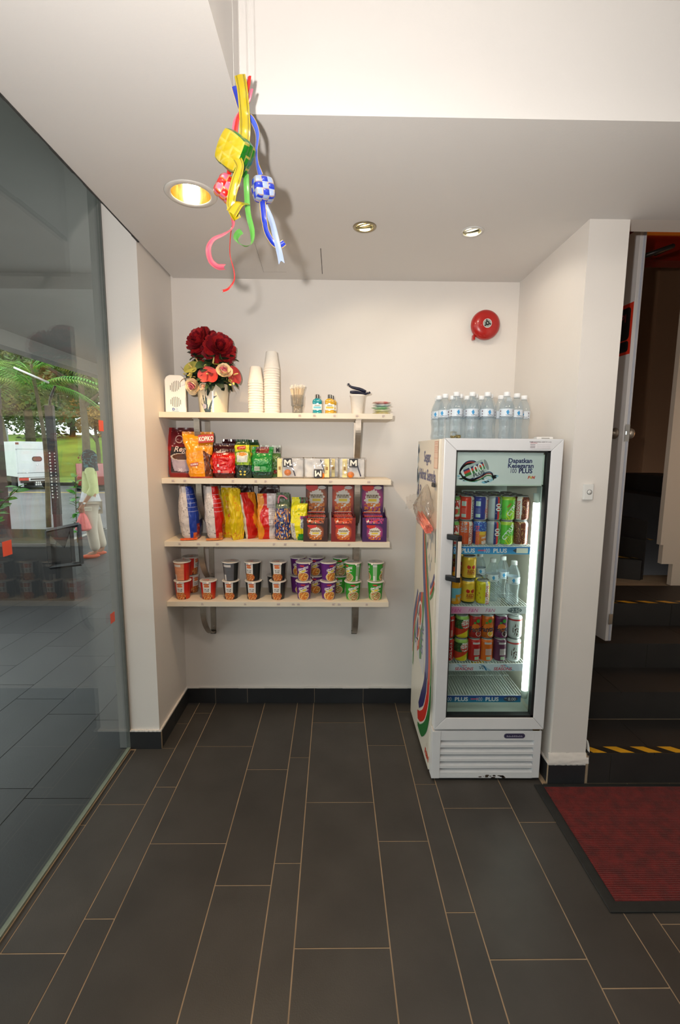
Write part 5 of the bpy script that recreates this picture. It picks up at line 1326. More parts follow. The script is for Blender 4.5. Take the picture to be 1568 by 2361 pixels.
def cup_sav(base_, pal, acc):
    def f(a, z):
        d = a / R15; v = z / .1
        if v > .965: return C(226, 222, 222)
        for o_ in (0, 180):
            q = (d - o_ + 180) % 360 - 180
            if abs(q) < 62:
                if (q / 24) ** 2 + ((v - .86) / .045) ** 2 < 1 and q < 12: return C(200, 60, 60)
                y0 = .70 + .0022 * q
                if abs(v - y0) < .075 and abs(q) < 44 and nz(q * .12, v * 22) > -.12: return C(226, 220, 222)
                if abs(v - y0 + .13) < .065 and -34 < q < 26: return C(222, 200, 60) if nz(q * .2, v * 10) > -.2 else C(226, 220, 222)
                if abs(v - y0 + .20) < .02 and abs(q) < 40: return C(220, 214, 210)
                if (q / 46) ** 2 + ((v - .24) / .23) ** 2 < 1: return food(a, z, pal, 5 + o_)
                if (q / 52) ** 2 + ((v - .24) / .26) ** 2 < 1: return C(224, 206, 170)
        if abs(abs(d) - 90) < 16 and d > 0:
            if .82 < v < .93 or v < .3 and d < 92: return C(214, 214, 206)
            return mixc(C(*base_), C(220, 220, 210), .45)
        if v < .07: return mixc(C(*base_), C(200, 200, 140), .4)
        return C(*base_)
    return f
def lidcol(acc):
    def f(u, v):
        r = v; a = 2 * pi * u
        if r > .84: return C(222, 216, 210)
        x, y = r * sin(a), r * cos(a)
        if abs(x + .15) < .32 and abs(y - .25) < .16 and nz(x * 9, y * 9) > -.25: return C(*acc)
        return C(150, 148, 146) if nz(x * 16, y * 16) > .22 else C(196, 190, 186)
    return f
def noodle(kind, fn, acc):
    prof = [(.030, 0), (.0345, .0005)] + [(.0350 + .0085 * k / 70, .001 + .099 * k / 70) for k in range(71)]
    body = MB().lathe(prof, 180, fn=fn).mesh('cup_body', [M('printed_cup', rough=.4, printed=True, coat=.15)])
    rim = MB().lathe([(.0430, .0985), (.0462, .0985), (.0475, .1005), (.0470, .1030), (.0445, .1036), (.0430, .1030)], 48, caps=False).mesh('rim', [M('cup_rim', (226, 220, 212), .5)])
    ld = MB(); ld.grid(lambda u, v: (.0455 * v * sin(2 * pi * u), -.0455 * v * cos(2 * pi * u), .1040 + .0012 * (1 - v) + .0010 * nz(v * 4, u * 9)), 48, 10, 0, True, lidcol(acc), True)
    lid = ld.mesh('foil_lid', [PRINTF], recalc=False)
    tb = MB(); tb.grid(lambda u, v: ((u - .5) * .016 * (1 - .5 * v), -.0455 - .006 * v, .1042 - .010 * v * v), 4, 4); tab = tb.mesh('pull_tab', [M('tab_white', (222, 216, 208), .5)], recalc=False)
    return body, rim, lid, tab
ND = dict(red=noodle('red', cup_hot((196, 30, 22), (226, 150, 110)), (206, 90, 70)), black=noodle('black', cup_hot((32, 36, 36), (96, 98, 104)), (206, 100, 80)),
          purple=noodle('purple', cup_sav((96, 34, 116), P_PUR, (180, 150, 180)), (170, 160, 170)), green=noodle('green', cup_sav((48, 150, 44), P_GRN, (160, 190, 150)), (150, 170, 170)))
def ncup(kind, x, y, lev, rot_, label, tabrot=0.5):
    b, r_, l, tb = ND[kind]; t_ = thing('noodle_cup', label, 'noodle cup', (x, y, SX[3] + lev * .1062), radians(rot_), '%s noodle cups' % kind)
    ob('cup_body', b, t_); ob('rim', r_, t_); ob('foil_lid', l, t_); ob('pull_tab', tb, t_, rot=(0, 0, tabrot))
FRN = -.200; BK = -.085
for k, x, y, lev, r_, l in (
    ('red', -.714, FRN, 0, -6, 'red noodle cup, lower one of the front left stack'), ('red', -.713, FRN, 1, 165, 'red noodle cup showing its salmon back panel, on top'), ('red', -.703, BK, 0, 60, 'red noodle cup, lower one of the stack in the back left corner'), ('red', -.703, BK, 1, 75, 'red noodle cup, upper one of the stack in the back left corner'),
    ('red', -.573, FRN, 0, 0, 'single red noodle cup standing alone'),
    ('black', -.450, FRN, 0, -4, 'black noodle cup under the one showing its grey panel'), ('black', -.448, FRN, 1, 172, 'black noodle cup showing its grey back panel, on top'), ('black', -.325, FRN, 0, -6, 'black noodle cup, lower one of the middle black stack'), ('black', -.327, FRN, 1, -22, 'black noodle cup, upper one of the middle black stack'),
    ('black', -.191, FRN, 0, -4, 'black noodle cup, lower one of the stack next to the purple cups'), ('black', -.188, FRN, 1, -2, 'black noodle cup, upper one of the stack next to the purple cups'), ('black', -.222, BK, 0, 90, 'black noodle cup hidden behind the right black stack'),
    ('purple', -.046, FRN, 0, 0, 'purple noodle cup, lower one of the front left purple stack'), ('purple', -.045, FRN, 1, -8, 'purple noodle cup, upper one of the front left purple stack'), ('purple', .089, FRN, 0, 12, 'purple noodle cup, lower one of the front right purple stack'), ('purple', .089, FRN, 1, 30, 'purple noodle cup, upper one of the front right purple stack'),
    ('purple', -.088, BK, 0, 30, 'purple noodle cup, lower one of the back left purple stack'), ('purple', -.088, BK, 1, 5, 'purple noodle cup, upper one of the back left purple stack'), ('purple', .018, BK, 0, -10, 'purple noodle cup, lower one of the back right purple stack'), ('purple', .018, BK, 1, -14, 'purple noodle cup, upper one of the back right purple stack'),
    ('green', .224, FRN - .006, 0, 4, 'green noodle cup, lower one of the stack beside the purple cups'), ('green', .224, FRN - .006, 1, -52, 'green noodle cup, upper one of the stack beside the purple cups'), ('green', .350, FRN, 0, -4, 'green noodle cup, lower one of the right end stack'), ('green', .349, FRN, 1, -100, 'green noodle cup showing its pale side panel, right end top'),
    ('green', .156, BK, 0, -30, 'green noodle cup, lower one of the back stack'), ('green', .156, BK, 1, 0, 'green noodle cup, upper one of the back stack')):
    ncup(k, x, y, lev, r_, l, radians((x * 977) % 120 - 30))
# ================================================================== drinks inside the fridge
ALU = M('can_aluminium', (176, 178, 178), .3, 1, var=.06)
PCAN = M('printed_can', rough=.25, metal=.15, printed=True, coat=.3)
CPROF = [(.0235, 0), (.0265, .0015), (.0300, .006), (.0330, .013)] + [(.0330, .013 + .088 * k / 56) for k in range(1, 57)] + [(.0312, .1055), (.0275, .1105), (.0270, .1125)]
LIDM = MB().lathe([(.0270, .1120), (.0278, .1135), (.0278, .1150), (.0265, .1152), (.0250, .1135), (.0235, .1115), (0, .1118)], 32).mesh('can_lid', [ALU])
TABM = MB().prism([(-.004, -.010), (.004, -.010), (.006, 0), (.004, .012), (-.004, .012), (-.006, 0)], .1122, .1132).mesh('ring_pull', [ALU])
def canmesh(fn, words=()):
    b = MB().lathe(CPROF, 140, fn=lambda a, z: C(190, 192, 192) if (z < .004 or z > .108) else fn(a / R15, (z - .006) / .1)).mesh('can_body', [PCAN])
    l = None
    if words:
        m = MB()
        for s_, size, th, v, col, spin, sx, bold in words: letters(m, s_, size, cyl_map(.0335, .006 + v * .1, radians(th)), spin=spin, col=C(*col), sx=sx, bold=bold)
        l = m.mesh('can_lettering', [PCAN])
    return b, l
UP = pi / 2
def mottled(d, v, pal, f=.12, s_=0): return C(*pal[int((nz(d * f + s_, v * 12, s_) + 1) * 4) % len(pal)])
def k_guava(d, v):
    if v > .88: return C(120, 180, 90)
    if abs(d) < 50 and .55 < v < .88: return C(196, 40, 40) if nz(d * .1, v * 8) > -.25 else C(236, 230, 226)
    if abs(d) < 60 and .22 < v < .5: return C(206, 60, 40) if ((d - 10) / 30) ** 2 + ((v - .38) / .14) ** 2 < 1 else C(130, 170, 90)
    return C(232, 230, 224) if v > .14 else C(196, 50, 44)
def k_orange(d, v):
    if 10 < d < 46: return C(236, 226, 214)
    if abs(d) > 120: return C(214, 60, 30)
    if -60 < d < -5 and v > .55: return mottled(d, v, [(214, 90, 40), (170, 190, 210), (226, 120, 50)])
    return mixc(C(222, 90, 30), C(206, 70, 26), .5 + nz(d * .05, v * 5))
def backpanel(base_):
    def f(d, v):
        q = abs(d) - 0
        if -60 < d < -20 and (.62 < v < .84 or .10 < v < .26): return C(176, 196, 190)
        if -60 < d < -20 and .3 < v < .55 and int(v * 60) % 3 == 0: return mixc(C(*base_), C(200, 200, 200), .3)
        if d > 20: return C(226, 214, 206) if d < 60 else C(210, 120, 40)
        return C(*base_)
    return f
def k_blue(d, v):
    if v > .6: return mottled(d, v, [(44, 90, 180), (30, 60, 150), (120, 170, 220), (36, 70, 160)])
    if ((d - 10) / 30) ** 2 + ((v - .5) / .16) ** 2 < 1: return C(236, 190, 60) if v > .44 else C(226, 150, 40)
    return C(216, 120, 40) if abs(d + 2) < 48 else C(40, 50, 120)
def k_100(d, v):
    if d < -14: return C(168, 172, 176) if d > -80 else C(190, 192, 194)
    if d < 8: return C(36, 52, 120)
    if d < 26: return C(206, 44, 36)
    if d < 44: return C(60, 160, 70)
    return C(222, 226, 228)
def k_citrus(d, v):
    w = v * 60 + d
    if v < .42 and int((d * .35 + v * 40) / 3) % 2 == 0 and d > -30: return C(196, 214, 40)
    if v > .9: return C(170, 200, 60)
    return mixc(C(70, 176, 40), C(110, 200, 60), .5 + nz(d * .03, v * 3))
def k_brown(d, v):
    if d < -20 and d > -62: return C(228, 214, 206)
    return C(226, 190, 120) if abs(nz(d * .06, v * 4)) < .025 else mixc(C(120, 44, 26), C(92, 32, 22), .5 + nz(d * .06, v * 4))
def k_brown2(d, v):
    if 22 < d < 66: return C(228, 214, 206)
    return C(226, 190, 120) if abs(nz(d * .06, v * 4, 3)) < .025 else mixc(C(126, 56, 30), C(92, 36, 22), .5 + nz(d * .06, v * 4))
def k_cola(d, v): return C(196, 20, 22) if not (8 < d < 30 and .06 < v < .38) or int(d * 1.3) % 2 else C(200, 190, 180)
def k_fruit(d, v):
    if v > .9: return C(150, 190, 90)
    if ((d - 8) / 34) ** 2 + ((v - .68) / .2) ** 2 < 1: return C(206, 50, 40) if nz(d * .12, v * 22) > .05 or .56 < v < .62 else C(236, 232, 224)
    if d < -14 and v > .45: return mottled(d, v, [(46, 80, 40), (70, 110, 50), (36, 66, 36)])
    if v > .5: return C(226, 230, 222)
    if v > .28 + .003 * d: return C(206, 60, 30)
    return C(226, 200, 30) if d < 34 else C(60, 160, 60)
def k_fanta(base_, fruit):
    def f(d, v):
        if ((d + 14) / 34) ** 2 + ((v - .50) / .20) ** 2 < 1: return C(232, 120, 40)
        if ((d - 12) / 24) ** 2 + ((v - .22) / .13) ** 2 < 1: return C(232, 226, 214) if ((d - 12) / 21) ** 2 + ((v - .22) / .115) ** 2 > 1 else mottled(d, v, fruit)
        if ((d - 4) / 15) ** 2 + ((v - .84) / .09) ** 2 < 1: return C(60, 150, 60)
        if ((d + 22) / 10) ** 2 + ((v - .74) / .06) ** 2 < 1: return C(60, 150, 60)
        return mixc(C(*base_), C(*[x * .7 for x in base_]), .5 + nz(d * .04, v * 3))
    return f
def k_fback(base_):
    def f(d, v):
        if -20 < d < 34 and .30 < v < .62: return C(206, 190, 190) if int(v * 70) % 2 else mixc(C(*base_), C(200, 190, 190), .5)
        if -12 < d < 22 and .04 < v < .22: return C(186, 206, 176)
        if .84 < v < .94 and abs(d) < 30: return C(206, 196, 196)
        return C(*base_)
    return f
def k_light(d, v):
    if ((d + 12) / 24) ** 2 + ((v - .4) / .3) ** 2 < 1 and nz(d * .1, v * 8) > .12: return C(90, 60, 56)
    if .84 < v < .92: return C(196, 70, 70)
    return C(206, 210, 208)
def k_gold(d, v):
    if v < .09: return C(36, 60, 36)
    if ((abs(d) - 20) / 15) ** 2 + ((v - .60) / .10) ** 2 < 1 and v < .62 + .003 * abs(d): return C(196, 40, 24)
    if .22 < v < .36 and abs(d) < 34 and int((d + 60) / 5) % 2: return C(170, 70, 24)
    return mixc(C(226, 170, 30), C(236, 196, 60), .5 + nz(d * .02, v * 2))
def k_yellow(d, v):
    if 4 < d < 40 - 24 * (v - .5): return C(232, 228, 220)
    if d < -20 and nz(d * .1, v * 9) > .35: return C(190, 150, 40)
    return C(226, 206, 36)
WHT = (234, 230, 228); REDW = (196, 36, 36)
KIND = dict(
    guava=canmesh(k_guava), orange=canmesh(k_orange, (('SEASONS', .022, 28, .42, REDW, UP, 1, .02), ('F&N', .012, 12, .42, (150, 60, 30), UP, 1, .02))), orangeback=canmesh(backpanel((206, 50, 30)), (('SEASONS', .020, 40, .5, (60, 30, 50), UP, 1, .02),)),
    blue=canmesh(k_blue, (('SEASONS', .022, -38, .42, (222, 60, 50), UP, 1, .02), ('red', .018, 18, .34, WHT, .2, 1, .02), ('ais', .026, 20, .14, WHT, .1, 1, .03))), blueback=canmesh(backpanel((38, 52, 140)), (('SEASONS', .020, 42, .5, (206, 50, 50), UP, 1, .02), ('F&N', .012, 22, .4, (206, 70, 60), UP, 1, .02))),
    plus=canmesh(k_100, (('100', .036, 16, .48, WHT, UP, 1.0, .02), ('PLUS', .020, 52, .45, (60, 90, 150), UP, 1.1, .03))),
    citrus=canmesh(k_citrus, (('CITRUS', .026, 22, .52, (232, 236, 228), .95, .9, .03), ('F&N', .013, -10, .66, (206, 50, 40), .9, 1, .02))), citrus2=canmesh(k_citrus, (('CITRUS', .028, -4, .58, (232, 236, 228), .95, .9, .03),)),
    brown=canmesh(k_brown, (('SEASONS', .020, -46, .46, REDW, UP, 1, .02), ('GINGER', .012, -24, .45, WHT, UP, 1, .02))), brown2=canmesh(k_brown2, (('SEASONS', .020, 48, .40, REDW, UP, 1, .02),)),
    colaback=canmesh(k_cola, (('Coke', .012, 20, .88, WHT, 0, 1, .01),)), cola=canmesh(lambda d, v: C(200, 20, 24), (('Coca-Cola', .026, 14, .46, WHT, UP, .82, .0),)),
    fruit=canmesh(k_fruit), fantar=canmesh(k_fanta((196, 30, 26), [(150, 40, 40), (200, 60, 50), (110, 60, 40)]), (('Fanta', .036, -10, .44, (40, 42, 66), .12, .85, .03),)),
    fantao=canmesh(k_fanta((230, 110, 20), [(236, 200, 60), (232, 170, 40), (226, 140, 40)]), (('Fanta', .036, -18, .44, (40, 42, 66), .12, .85, .03),)), fantap=canmesh(k_fanta((120, 40, 90), [(60, 30, 40), (90, 60, 60), (40, 26, 34)]), (('Fanta', .036, -10, .44, (40, 42, 66), .12, .85, .03),)),
    fantarb=canmesh(k_fback((186, 24, 24)), (('Fanta', .03, 50, .4, (50, 70, 140), UP, .8, .03),)), fantaob=canmesh(k_fback((226, 104, 24))), fantapb=canmesh(k_fback((96, 44, 74))),
    light=canmesh(k_light, (('Coca-Cola', .024, 36, .55, (196, 60, 50), UP, .85, .0),)), light2=canmesh(k_light),
    gold=canmesh(k_gold, (('RED', .020, 0, .40, (176, 60, 24), 0, 1, .03),)), yellow=canmesh(k_yellow, (('SEASONS', .022, 24, .42, (206, 50, 40), UP, 1, .02), ('F&N', .012, 10, .44, (190, 60, 40), UP, 1, .02))))
def can_(kind, x, y, z, rz, label, group):
    b, l = KIND[kind]; t_ = thing('drink_can', label, 'can', (x, y, z), radians(rz), group)
    bb = ob('can_body', b, t_); ob('can_lid', LIDM, t_); ob('ring_pull', TABM, t_)
    if l: ob('can_lettering', l, bb)
z0 = SZ[0] + .0018; XC = [.668, .732, .796, .860, .923, .987]
top = ['guava', 'orangeback', 'blueback', 'plus', 'citrus', 'brown']; bot = ['guava', 'orange', 'blue', 'plus', 'citrus2', 'brown2']
nm = ['white and red guava can', 'orange-red can', 'blue can', 'silver striped can', 'bright green can', 'brown can']
for c_ in range(6):
    for r_ in range(4):
        for l_ in range(2):
            k = (bot if l_ == 0 else top)[c_]; y = -.566 + .0675 * r_
            if r_ == 0: lab = '%s, %s layer at the front of the top fridge shelf' % (nm[c_], ('lower', 'upper')[l_])
            else: lab = '%s in %s, %s layer on the top fridge shelf' % (nm[c_], ('', 'second row', 'third row', 'fourth row')[r_], ('lower', 'upper')[l_])
            can_(k, XC[c_], y, z0 + l_ * .1155, (-8, 0, 4, 0, 0, 0)[c_] + 9 * r_ * (c_ % 3 - 1), lab, 'cans on the top fridge shelf')
z2 = SZ[2] + .0018
top3 = ['colaback', 'fruit', 'fantar', 'fantao', 'fantap', 'light']; bot3 = ['cola', 'fruit', 'fantarb', 'fantaob', 'fantapb', 'light2']
nm3 = ['red cola can', 'pineapple fruit drink can', 'red fizzy drink can', 'orange fizzy drink can', 'purple fizzy drink can', 'silver cola can']
for c_ in range(6):
    for r_ in range(2):
        for l_ in range(2):
            k = (bot3 if l_ == 0 else top3)[c_]
            lab = '%s, %s layer %s of the third fridge shelf' % (nm3[c_], ('lower', 'upper')[l_], ('at the front', 'behind the front row')[r_])
            can_(k, XC[c_] - .002 + (0, .004, .003, -.003, 0, .003)[c_], -.566 + .0675 * r_, z2 + l_ * .1155, (0, 6, 4, 0, 4, 0)[c_], lab, 'cans on the third fridge shelf')
z1 = SZ[1] + .0018
for x, y, n, l in ((.757, -.560, 2, 'front'), (.742, -.490, 2, 'second'), (.726, -.421, 2, 'rear')):
    for q in range(n): can_('gold', x, y, z1 + q * .1155, 4, 'gold energy drink can, %s of the %s stack on the second fridge shelf' % (('bottom', 'top')[q], l), 'gold energy drink cans')
can_('yellow', .826, -.564, z1, 0, 'yellow can with white stripe at the front of the second fridge shelf', 'yellow cans')
can_('yellow', .818, -.490, z1, 10, 'yellow can with white stripe just behind the front yellow one', 'yellow cans')
can_('yellow', .810, -.345, z1, 0, 'yellow can under another at the back of the second fridge shelf', 'yellow cans'); can_('yellow', .810, -.345, z1 + .1155, 2, 'yellow can on top of another at the back of the second fridge shelf', 'yellow cans')
can_('gold', .905, -.300, SZ[3] + .0018, 0, 'lone gold can at the back of the bottom fridge shelf', 'gold energy drink cans')
# ---- orange juice bottle
oj = thing('juice_bottle', 'orange juice bottle with orange cap and blue label', 'bottle', (.694, -.563, z1))
MB().lathe([(.022, 0), (.028, .003), (.030, .012)] + [(.0295, .015), (.0295, .082), (.0305, .086), (.0298, .11), (.0265, .128), (.018, .145), (.0125, .152), (.0122, .158)], 40).build('bottle_body', M('orange_juice', (236, 160, 20), .15, var=.06, coat=.6), oj)
MB().lathe([(.0138, .157), (.0142, .159), (.0138, .175), (0, .176)], 28).build('cap', M('orange_cap', (226, 90, 30), .4), oj)
MB().lathe([(.0299, .018 + .062 * k / 14) for k in range(15)], 60, caps=False, fn=lambda a, z: C(226, 150, 30) if z < .05 and a > -.1 and nz(a * 3, z * 50) > -.2 else (C(120, 186, 206) if z > .03 else C(216, 190, 120))).build('label', PRINTG, oj)
# ---- water bottles
PET = Mglass('pet_water', (244, 248, 250), 1.40, .03, 1.8, .15, (230, 240, 246)); CAPW = M('white_cap', (238, 238, 238), .45)
def wprof(k=0): 
    P = [(.020, 0), (.0285, .003), (.0305, .010), (.0305, .020)]
    for i in range(1, 9): P.append((.0305 - .0035 * sin(pi * i / 9) , .020 + .065 * i / 9))
    P += [(.0308, .088), (.0298, .092), (.0310, .096), (.0300, .100), (.0300, .134), (.0310, .137), (.0300, .142), (.0280, .152), (.0225, .168), (.0155, .182), (.0128, .188), (.0126, .194)]
    return P
WB = MB().lathe(wprof(), 40).mesh('bottle_body', [PET]); WC = MB().lathe([(.0138, .1915), (.0143, .193), (.0143, .205), (.0132, .2075), (0, .208)], 28).lathe([(.0150, .1885), (.0150, .1905)], 24).mesh('cap', [CAPW])
WL = MB().lathe([(.0303, .1005 + .033 * i / 12) for i in range(13)], 72, caps=False, fn=lambda a, z: (C(60, 150, 206) if ((a + .12) / .20) ** 2 + ((z - .121) / .012) ** 2 < 1 - 1.2 * max(0, (z - .121) / .012) else (C(120, 100, 110) if 0.95 < abs(a + .2) < 1.15 and int(z * 900) % 2 else C(216, 224, 232)))).mesh('label', [PRINT])
wl = MB(); letters(wl, 'SeaMaster', .0085, cyl_map(.0306, .107, .15), bold=.0, col=C(50, 60, 90), sx=.95); wl.quad(*[cyl_map(.0306, .128, .75)(u, v) for u, v in ((-.006, 0), (.006, 0), (.006, .002), (-.006, .002))], 0, C(150, 70, 80))
WT_ = wl.mesh('label_lettering', [PRINT])
WGEO = [MB().lathe([(.0290, .070 + .004 * i) for i in (0, 1)], 30, caps=False).mesh('rib', [Mglass('pet_rib', (230, 240, 246), 1.5, .05, 3, .25)])]
def wbottle(x, y, z, rz, label, group):
    t_ = thing('water_bottle', label, 'bottle', (x, y, z), radians(rz), group); ob('bottle_body', WB, t_); ob('cap', WC, t_); lb_ = ob('label', WL, t_); ob('label_lettering', WT_, lb_)
zt = 1.6006
G_ = 'water bottles on top of the fridge'
for i, (x, y, r_) in enumerate(((.662, -.575, 14), (.732, -.578, 2), (.800, -.580, 12), (.882, -.592, 0), (.945, -.545, 8), (1.008, -.470, -20),
                                (.628, -.505, -30), (.697, -.508, 0), (.765, -.510, 5), (.833, -.513, -10), (.900, -.470, 5),
                                (.615, -.435, -35), (.680, -.438, 0), (.748, -.440, 0), (.815, -.443, 0), (.966, -.400, 0), (.625, -.365, -20))):
    l = ('first', 'second', 'third', 'fourth', 'fifth', 'sixth')[i] + ' water bottle from the left in the front row on the fridge' if i < 6 else (('first', 'second', 'third', 'fourth', 'fifth')[i - 6] + ' water bottle from the left in the middle row on the fridge' if i < 11 else ('first', 'second', 'third', 'fourth', 'fifth', 'rearmost')[i - 11] + ' water bottle in the back rows on the fridge')
    wbottle(x, y, zt, r_, l, G_)
for x, y, r_, l in ((.884, -.520, 0, 'water bottle left of the other on the second fridge shelf'), (.968, -.566, -10, 'front right water bottle on the second fridge shelf'), (.952, -.470, 0, 'water bottle behind the front right one inside the fridge'), (.86, -.40, 0, 'water bottle at the back of the second fridge shelf')):
    wbottle(x, y, z1, r_, l, 'water bottles inside the fridge')
# ---- little brass toy car and a white remote on top of the fridge
tj = thing('toy_car', 'tiny brass toy off-road car on the front edge of the fridge', 'toy car', (.652, -.622, 1.6036), radians(10)); BR = M('old_brass', (150, 138, 96), .35, .8, var=.2, vscale=80)
MB().box(-.022, -.008, .004, .022, .008, .011).box(.004, -.0075, .011, .021, .0075, .015).build('body', BR, tj, bevel=.001)
fm = MB()
for y in (-.0075, .0075): fm.tube([(-.021, y, .011), (-.021, y, .027), (.0, y, .027), (.003, y, .011)], .0009, 5)
fm.tube([(-.021, -.0075, .027), (-.021, .0075, .027)], .0009, 5).tube([(0, -.0075, .027), (0, .0075, .027)], .0009, 5); fm.build('roll_cage', BR, tj)
for x in (-.013, .013):
    for y in (-.0095, .0095): MB().lathe([(.0055, -.002), (.0055, .002)], 14, (x, y, .0055), axis='y').build('wheel', BR, tj)
rm = thing('remote_control', 'white flat remote control lying on the right of the fridge', 'remote', (1.052, -.60, 1.6020), radians(-4))
MB().box(-.036, -.020, 0, .036, .020, .011).build('case', WHITEP, rm, bevel=.004); MB().box(-.015, -.0205, .003, .02, -.0195, .007).build('sensor_window', M('remote_window', (150, 146, 140), .3), rm)

# ---- clear bag of pink straws clipped to the fridge's side
CL = thing('bulldog_clip', 'black metal clip holding the straw bag on the fridge side', 'clip', (.572, -.600, 1.392))
MB().prism([(-.024, -.006), (.024, -.006), (.020, .012), (-.020, .012)], -.010, -.0004, 'yz').build('jaw', BLACKP, CL, bevel=.001)
MB().tube(smoothpath([(-.006, -.012, .010), (-.010, -.010, .028), (-.010, .010, .028), (-.006, .012, .010)], 4), .001, 5).build('wire_arm', CHROME, CL)
SB = thing('clear_bag', 'clear plastic bag hanging on the fridge side with straws inside', 'bag', (.545, -.60, 1.39))
FILM = Mglass('straw_bag_film', (248, 246, 244), 1.5, .06, 2.2, .05, (236, 232, 226))
bgm = MB()
def sb(u, v):
    a = 2 * pi * u; t = v
    wy = .018 + .135 * min(1, t * 1.5) ** .9 * (1 if t < .8 else 1 - .5 * ((t - .8) / .2) ** 2); wx = .003 + .030 * sin(pi * min(1, t * .9)) 
    cy = .02 + .085 * min(1, t * 1.4)
    n = nz(3 * sin(a), 3 * cos(a), t * 5) + .5 * nz(7 * sin(a), 7 * cos(a), t * 9)
    return (-wx * (1 + .5 * n) * cos(a) - .004, cy + wy * sin(a) * (1 + .06 * n), .006 - .205 * t + .10 * t * (cy + wy * sin(a) - .05))
bgm.grid(sb, 40, 26, wrapu=True); bgm.build('pouch', FILM, SB)
MB().grid(lambda u, v: (-.01 - .05 * u + .01 * nz(u * 4, v * 4), .19 + .05 * u + .02 * v, -.05 - .07 * v - .02 * u + .012 * nz(u * 5, v * 5, 2)), 12, 12).build('loose_flap', FILM, SB)
STR = M('pink_straw', (240, 140, 120), .4, var=.06)
stm = MB().lathe([(.0032, 0), (.0032, .205), (.0026, .205), (.0026, 0), (.0032, 0)], 10, caps=False).mesh('tube', [STR]); tipm = MB().lathe([(.0034, 0), (.0034, .004)], 10, caps=False).mesh('cut_end', [M('straw_end', (250, 176, 156), .4)])
rnd = random.Random(2); s0 = None
ax = Vector((.0, 1, .17)).normalized(); b1 = Vector((1, 0, 0)); b2 = ax.cross(b1); cnt = 0
for i in range(-3, 4):
    for j in range(-3, 4):
        p = b1 * (.0066 * (i + .5 * (j % 2))) + b2 * (.0058 * j)
        if p.length > .0215: continue
        dirv = (ax + b1 * rnd.gauss(0, .012) + b2 * rnd.gauss(0, .02)).normalized(); loc = Vector((.546, -.628 + rnd.random() * .012, 1.196)) + p
        q = dirv.to_track_quat('Z', 'Y').to_euler()
        if s0 is None:
            s0 = thing('drinking_straw', 'pink drinking straw in the clear bag on the fridge side', 'straw', tuple(loc), tuple(q), 'pink straws in the bag'); ob('tube', stm, s0); ob('cut_end', tipm, s0)
        else: copy_tree(s0, tuple(loc), tuple(q))
# ================================================================== woven ribbon ornaments hanging in the ceiling recess
YK = -1.44
def KX(px): return -.126 + (px - 545) * .00107
def KZ(py): return 2.285 - (py - 330) * .000984
RIB = M('satin_ribbon', rough=.28, printed=True, coat=.35)
def ribbon(par, o, pts, width, col, edge=None, line=None, name='ribbon', n=8, notch=False):
    """pts: (px, py, depth offset, turn in degrees); a flat satin band along the path"""
    P = smoothpath([(KX(a), YK + d, KZ(b)) for a, b, d, t in pts], n); Tn = smoothpath([(t, 0, 0) for a, b, d, t in pts], n); m = len(P); V = []; F = []; K = []; cols = 26
    for k, p in enumerate(P):
        tg = (P[min(k + 1, m - 1)] - P[max(k - 1, 0)]).normalized(); s_ = tg.cross(Vector((0, 1, 0)))
        if s_.length < 1e-3: s_ = Vector((1, 0, 0))
        s_.normalize(); s_ = Matrix.Rotation(radians(Tn[k].x), 3, tg) @ s_; nn = tg.cross(s_)
        for i in range(cols + 1):
            u = i / cols - .5; q = p + s_ * u * width + nn * (.0008 * cos(2 * pi * u))
            if notch and k == m - 1: q = q + tg * (.008 * abs(u) * 2 - .006)
            V.append(tuple(q - o))
    for k in range(m - 1):
        for i in range(cols):
            F.append((k * (cols + 1) + i, k * (cols + 1) + i + 1, (k + 1) * (cols + 1) + i + 1, (k + 1) * (cols + 1) + i))
            c = col
            if edge and i in (0, 1, cols - 2, cols - 1): c = edge
            if line and i in (3, 5, cols - 4, cols - 6): c = line
            K.append(c)
    return MB().add(V, F, 0, True, None, K).build(name, RIB, par, recalc=False)
def weave(par, cen, a, b, rot, ca, cb, n, facecols=None):
    """pillow-like woven pouch: six faces of crossing strips, each visible square a piece of its own"""
    body = ob('woven_pouch', None, par, cen, rot)
    me = {}
    def patch(face, i, j, over, col):
        m = MB(); s_ = 2.0 / n
        def f(u, v):
            x = -1 + (i + u) * s_; y = -1 + (j + v) * s_
            bul = (1 - x ** 4 * .18) * (1 - y ** 4 * .18); hgt = (.0022 if over else .0008) * (sin(pi * u) * sin(pi * v)) ** .5
            q = {0: (x * a, -b, y * a), 1: (-x * a, b, y * a), 2: (-a, -x * b, y * a), 3: (a, x * b, y * a), 4: (x * a, y * b, a), 5: (x * a, -y * b, -a)}[face]
            nrm = {0: (0, -1, 0), 1: (0, 1, 0), 2: (-1, 0, 0), 3: (1, 0, 0), 4: (0, 0, 1), 5: (0, 0, -1)}[face]
            k = .5 * (1 - x * x) * (1 - y * y) * b * .30
            r = 1 - .10 * (x * x * y * y)
            return tuple(q[t] * r + nrm[t] * (hgt + k) for t in range(3))
        m.grid(f, 5, 5, 0, True, lambda u, v: mixc(col, C(190, 160, 70), .55) if (min(v, 1 - v) < .1 if over else min(u, 1 - u) < .1) else col)
        m.build('woven_square', RIB, body, recalc=False)
    for face in range(6):
        for i in range(n):
            for j in range(n):
                over = (i + j + face) % 2; col = (ca if over else cb)
                if facecols and face in facecols: col = facecols[face]
                patch(face, i, j, over, col)
    MB().box(-a * .93, -b * .9, -a * .93, a * .93, b * .9, a * .93).build('inner_fold', M('fold_dark_%d' % int(cb[0] * 999), (60, 50, 40), .6), body, bevel=.008)
    return body
YE, GR, RE, PI_, BL, WH = C(170, 148, 12), C(20, 100, 22), C(186, 26, 20), C(206, 100, 124), C(30, 50, 160), C(138, 152, 180)
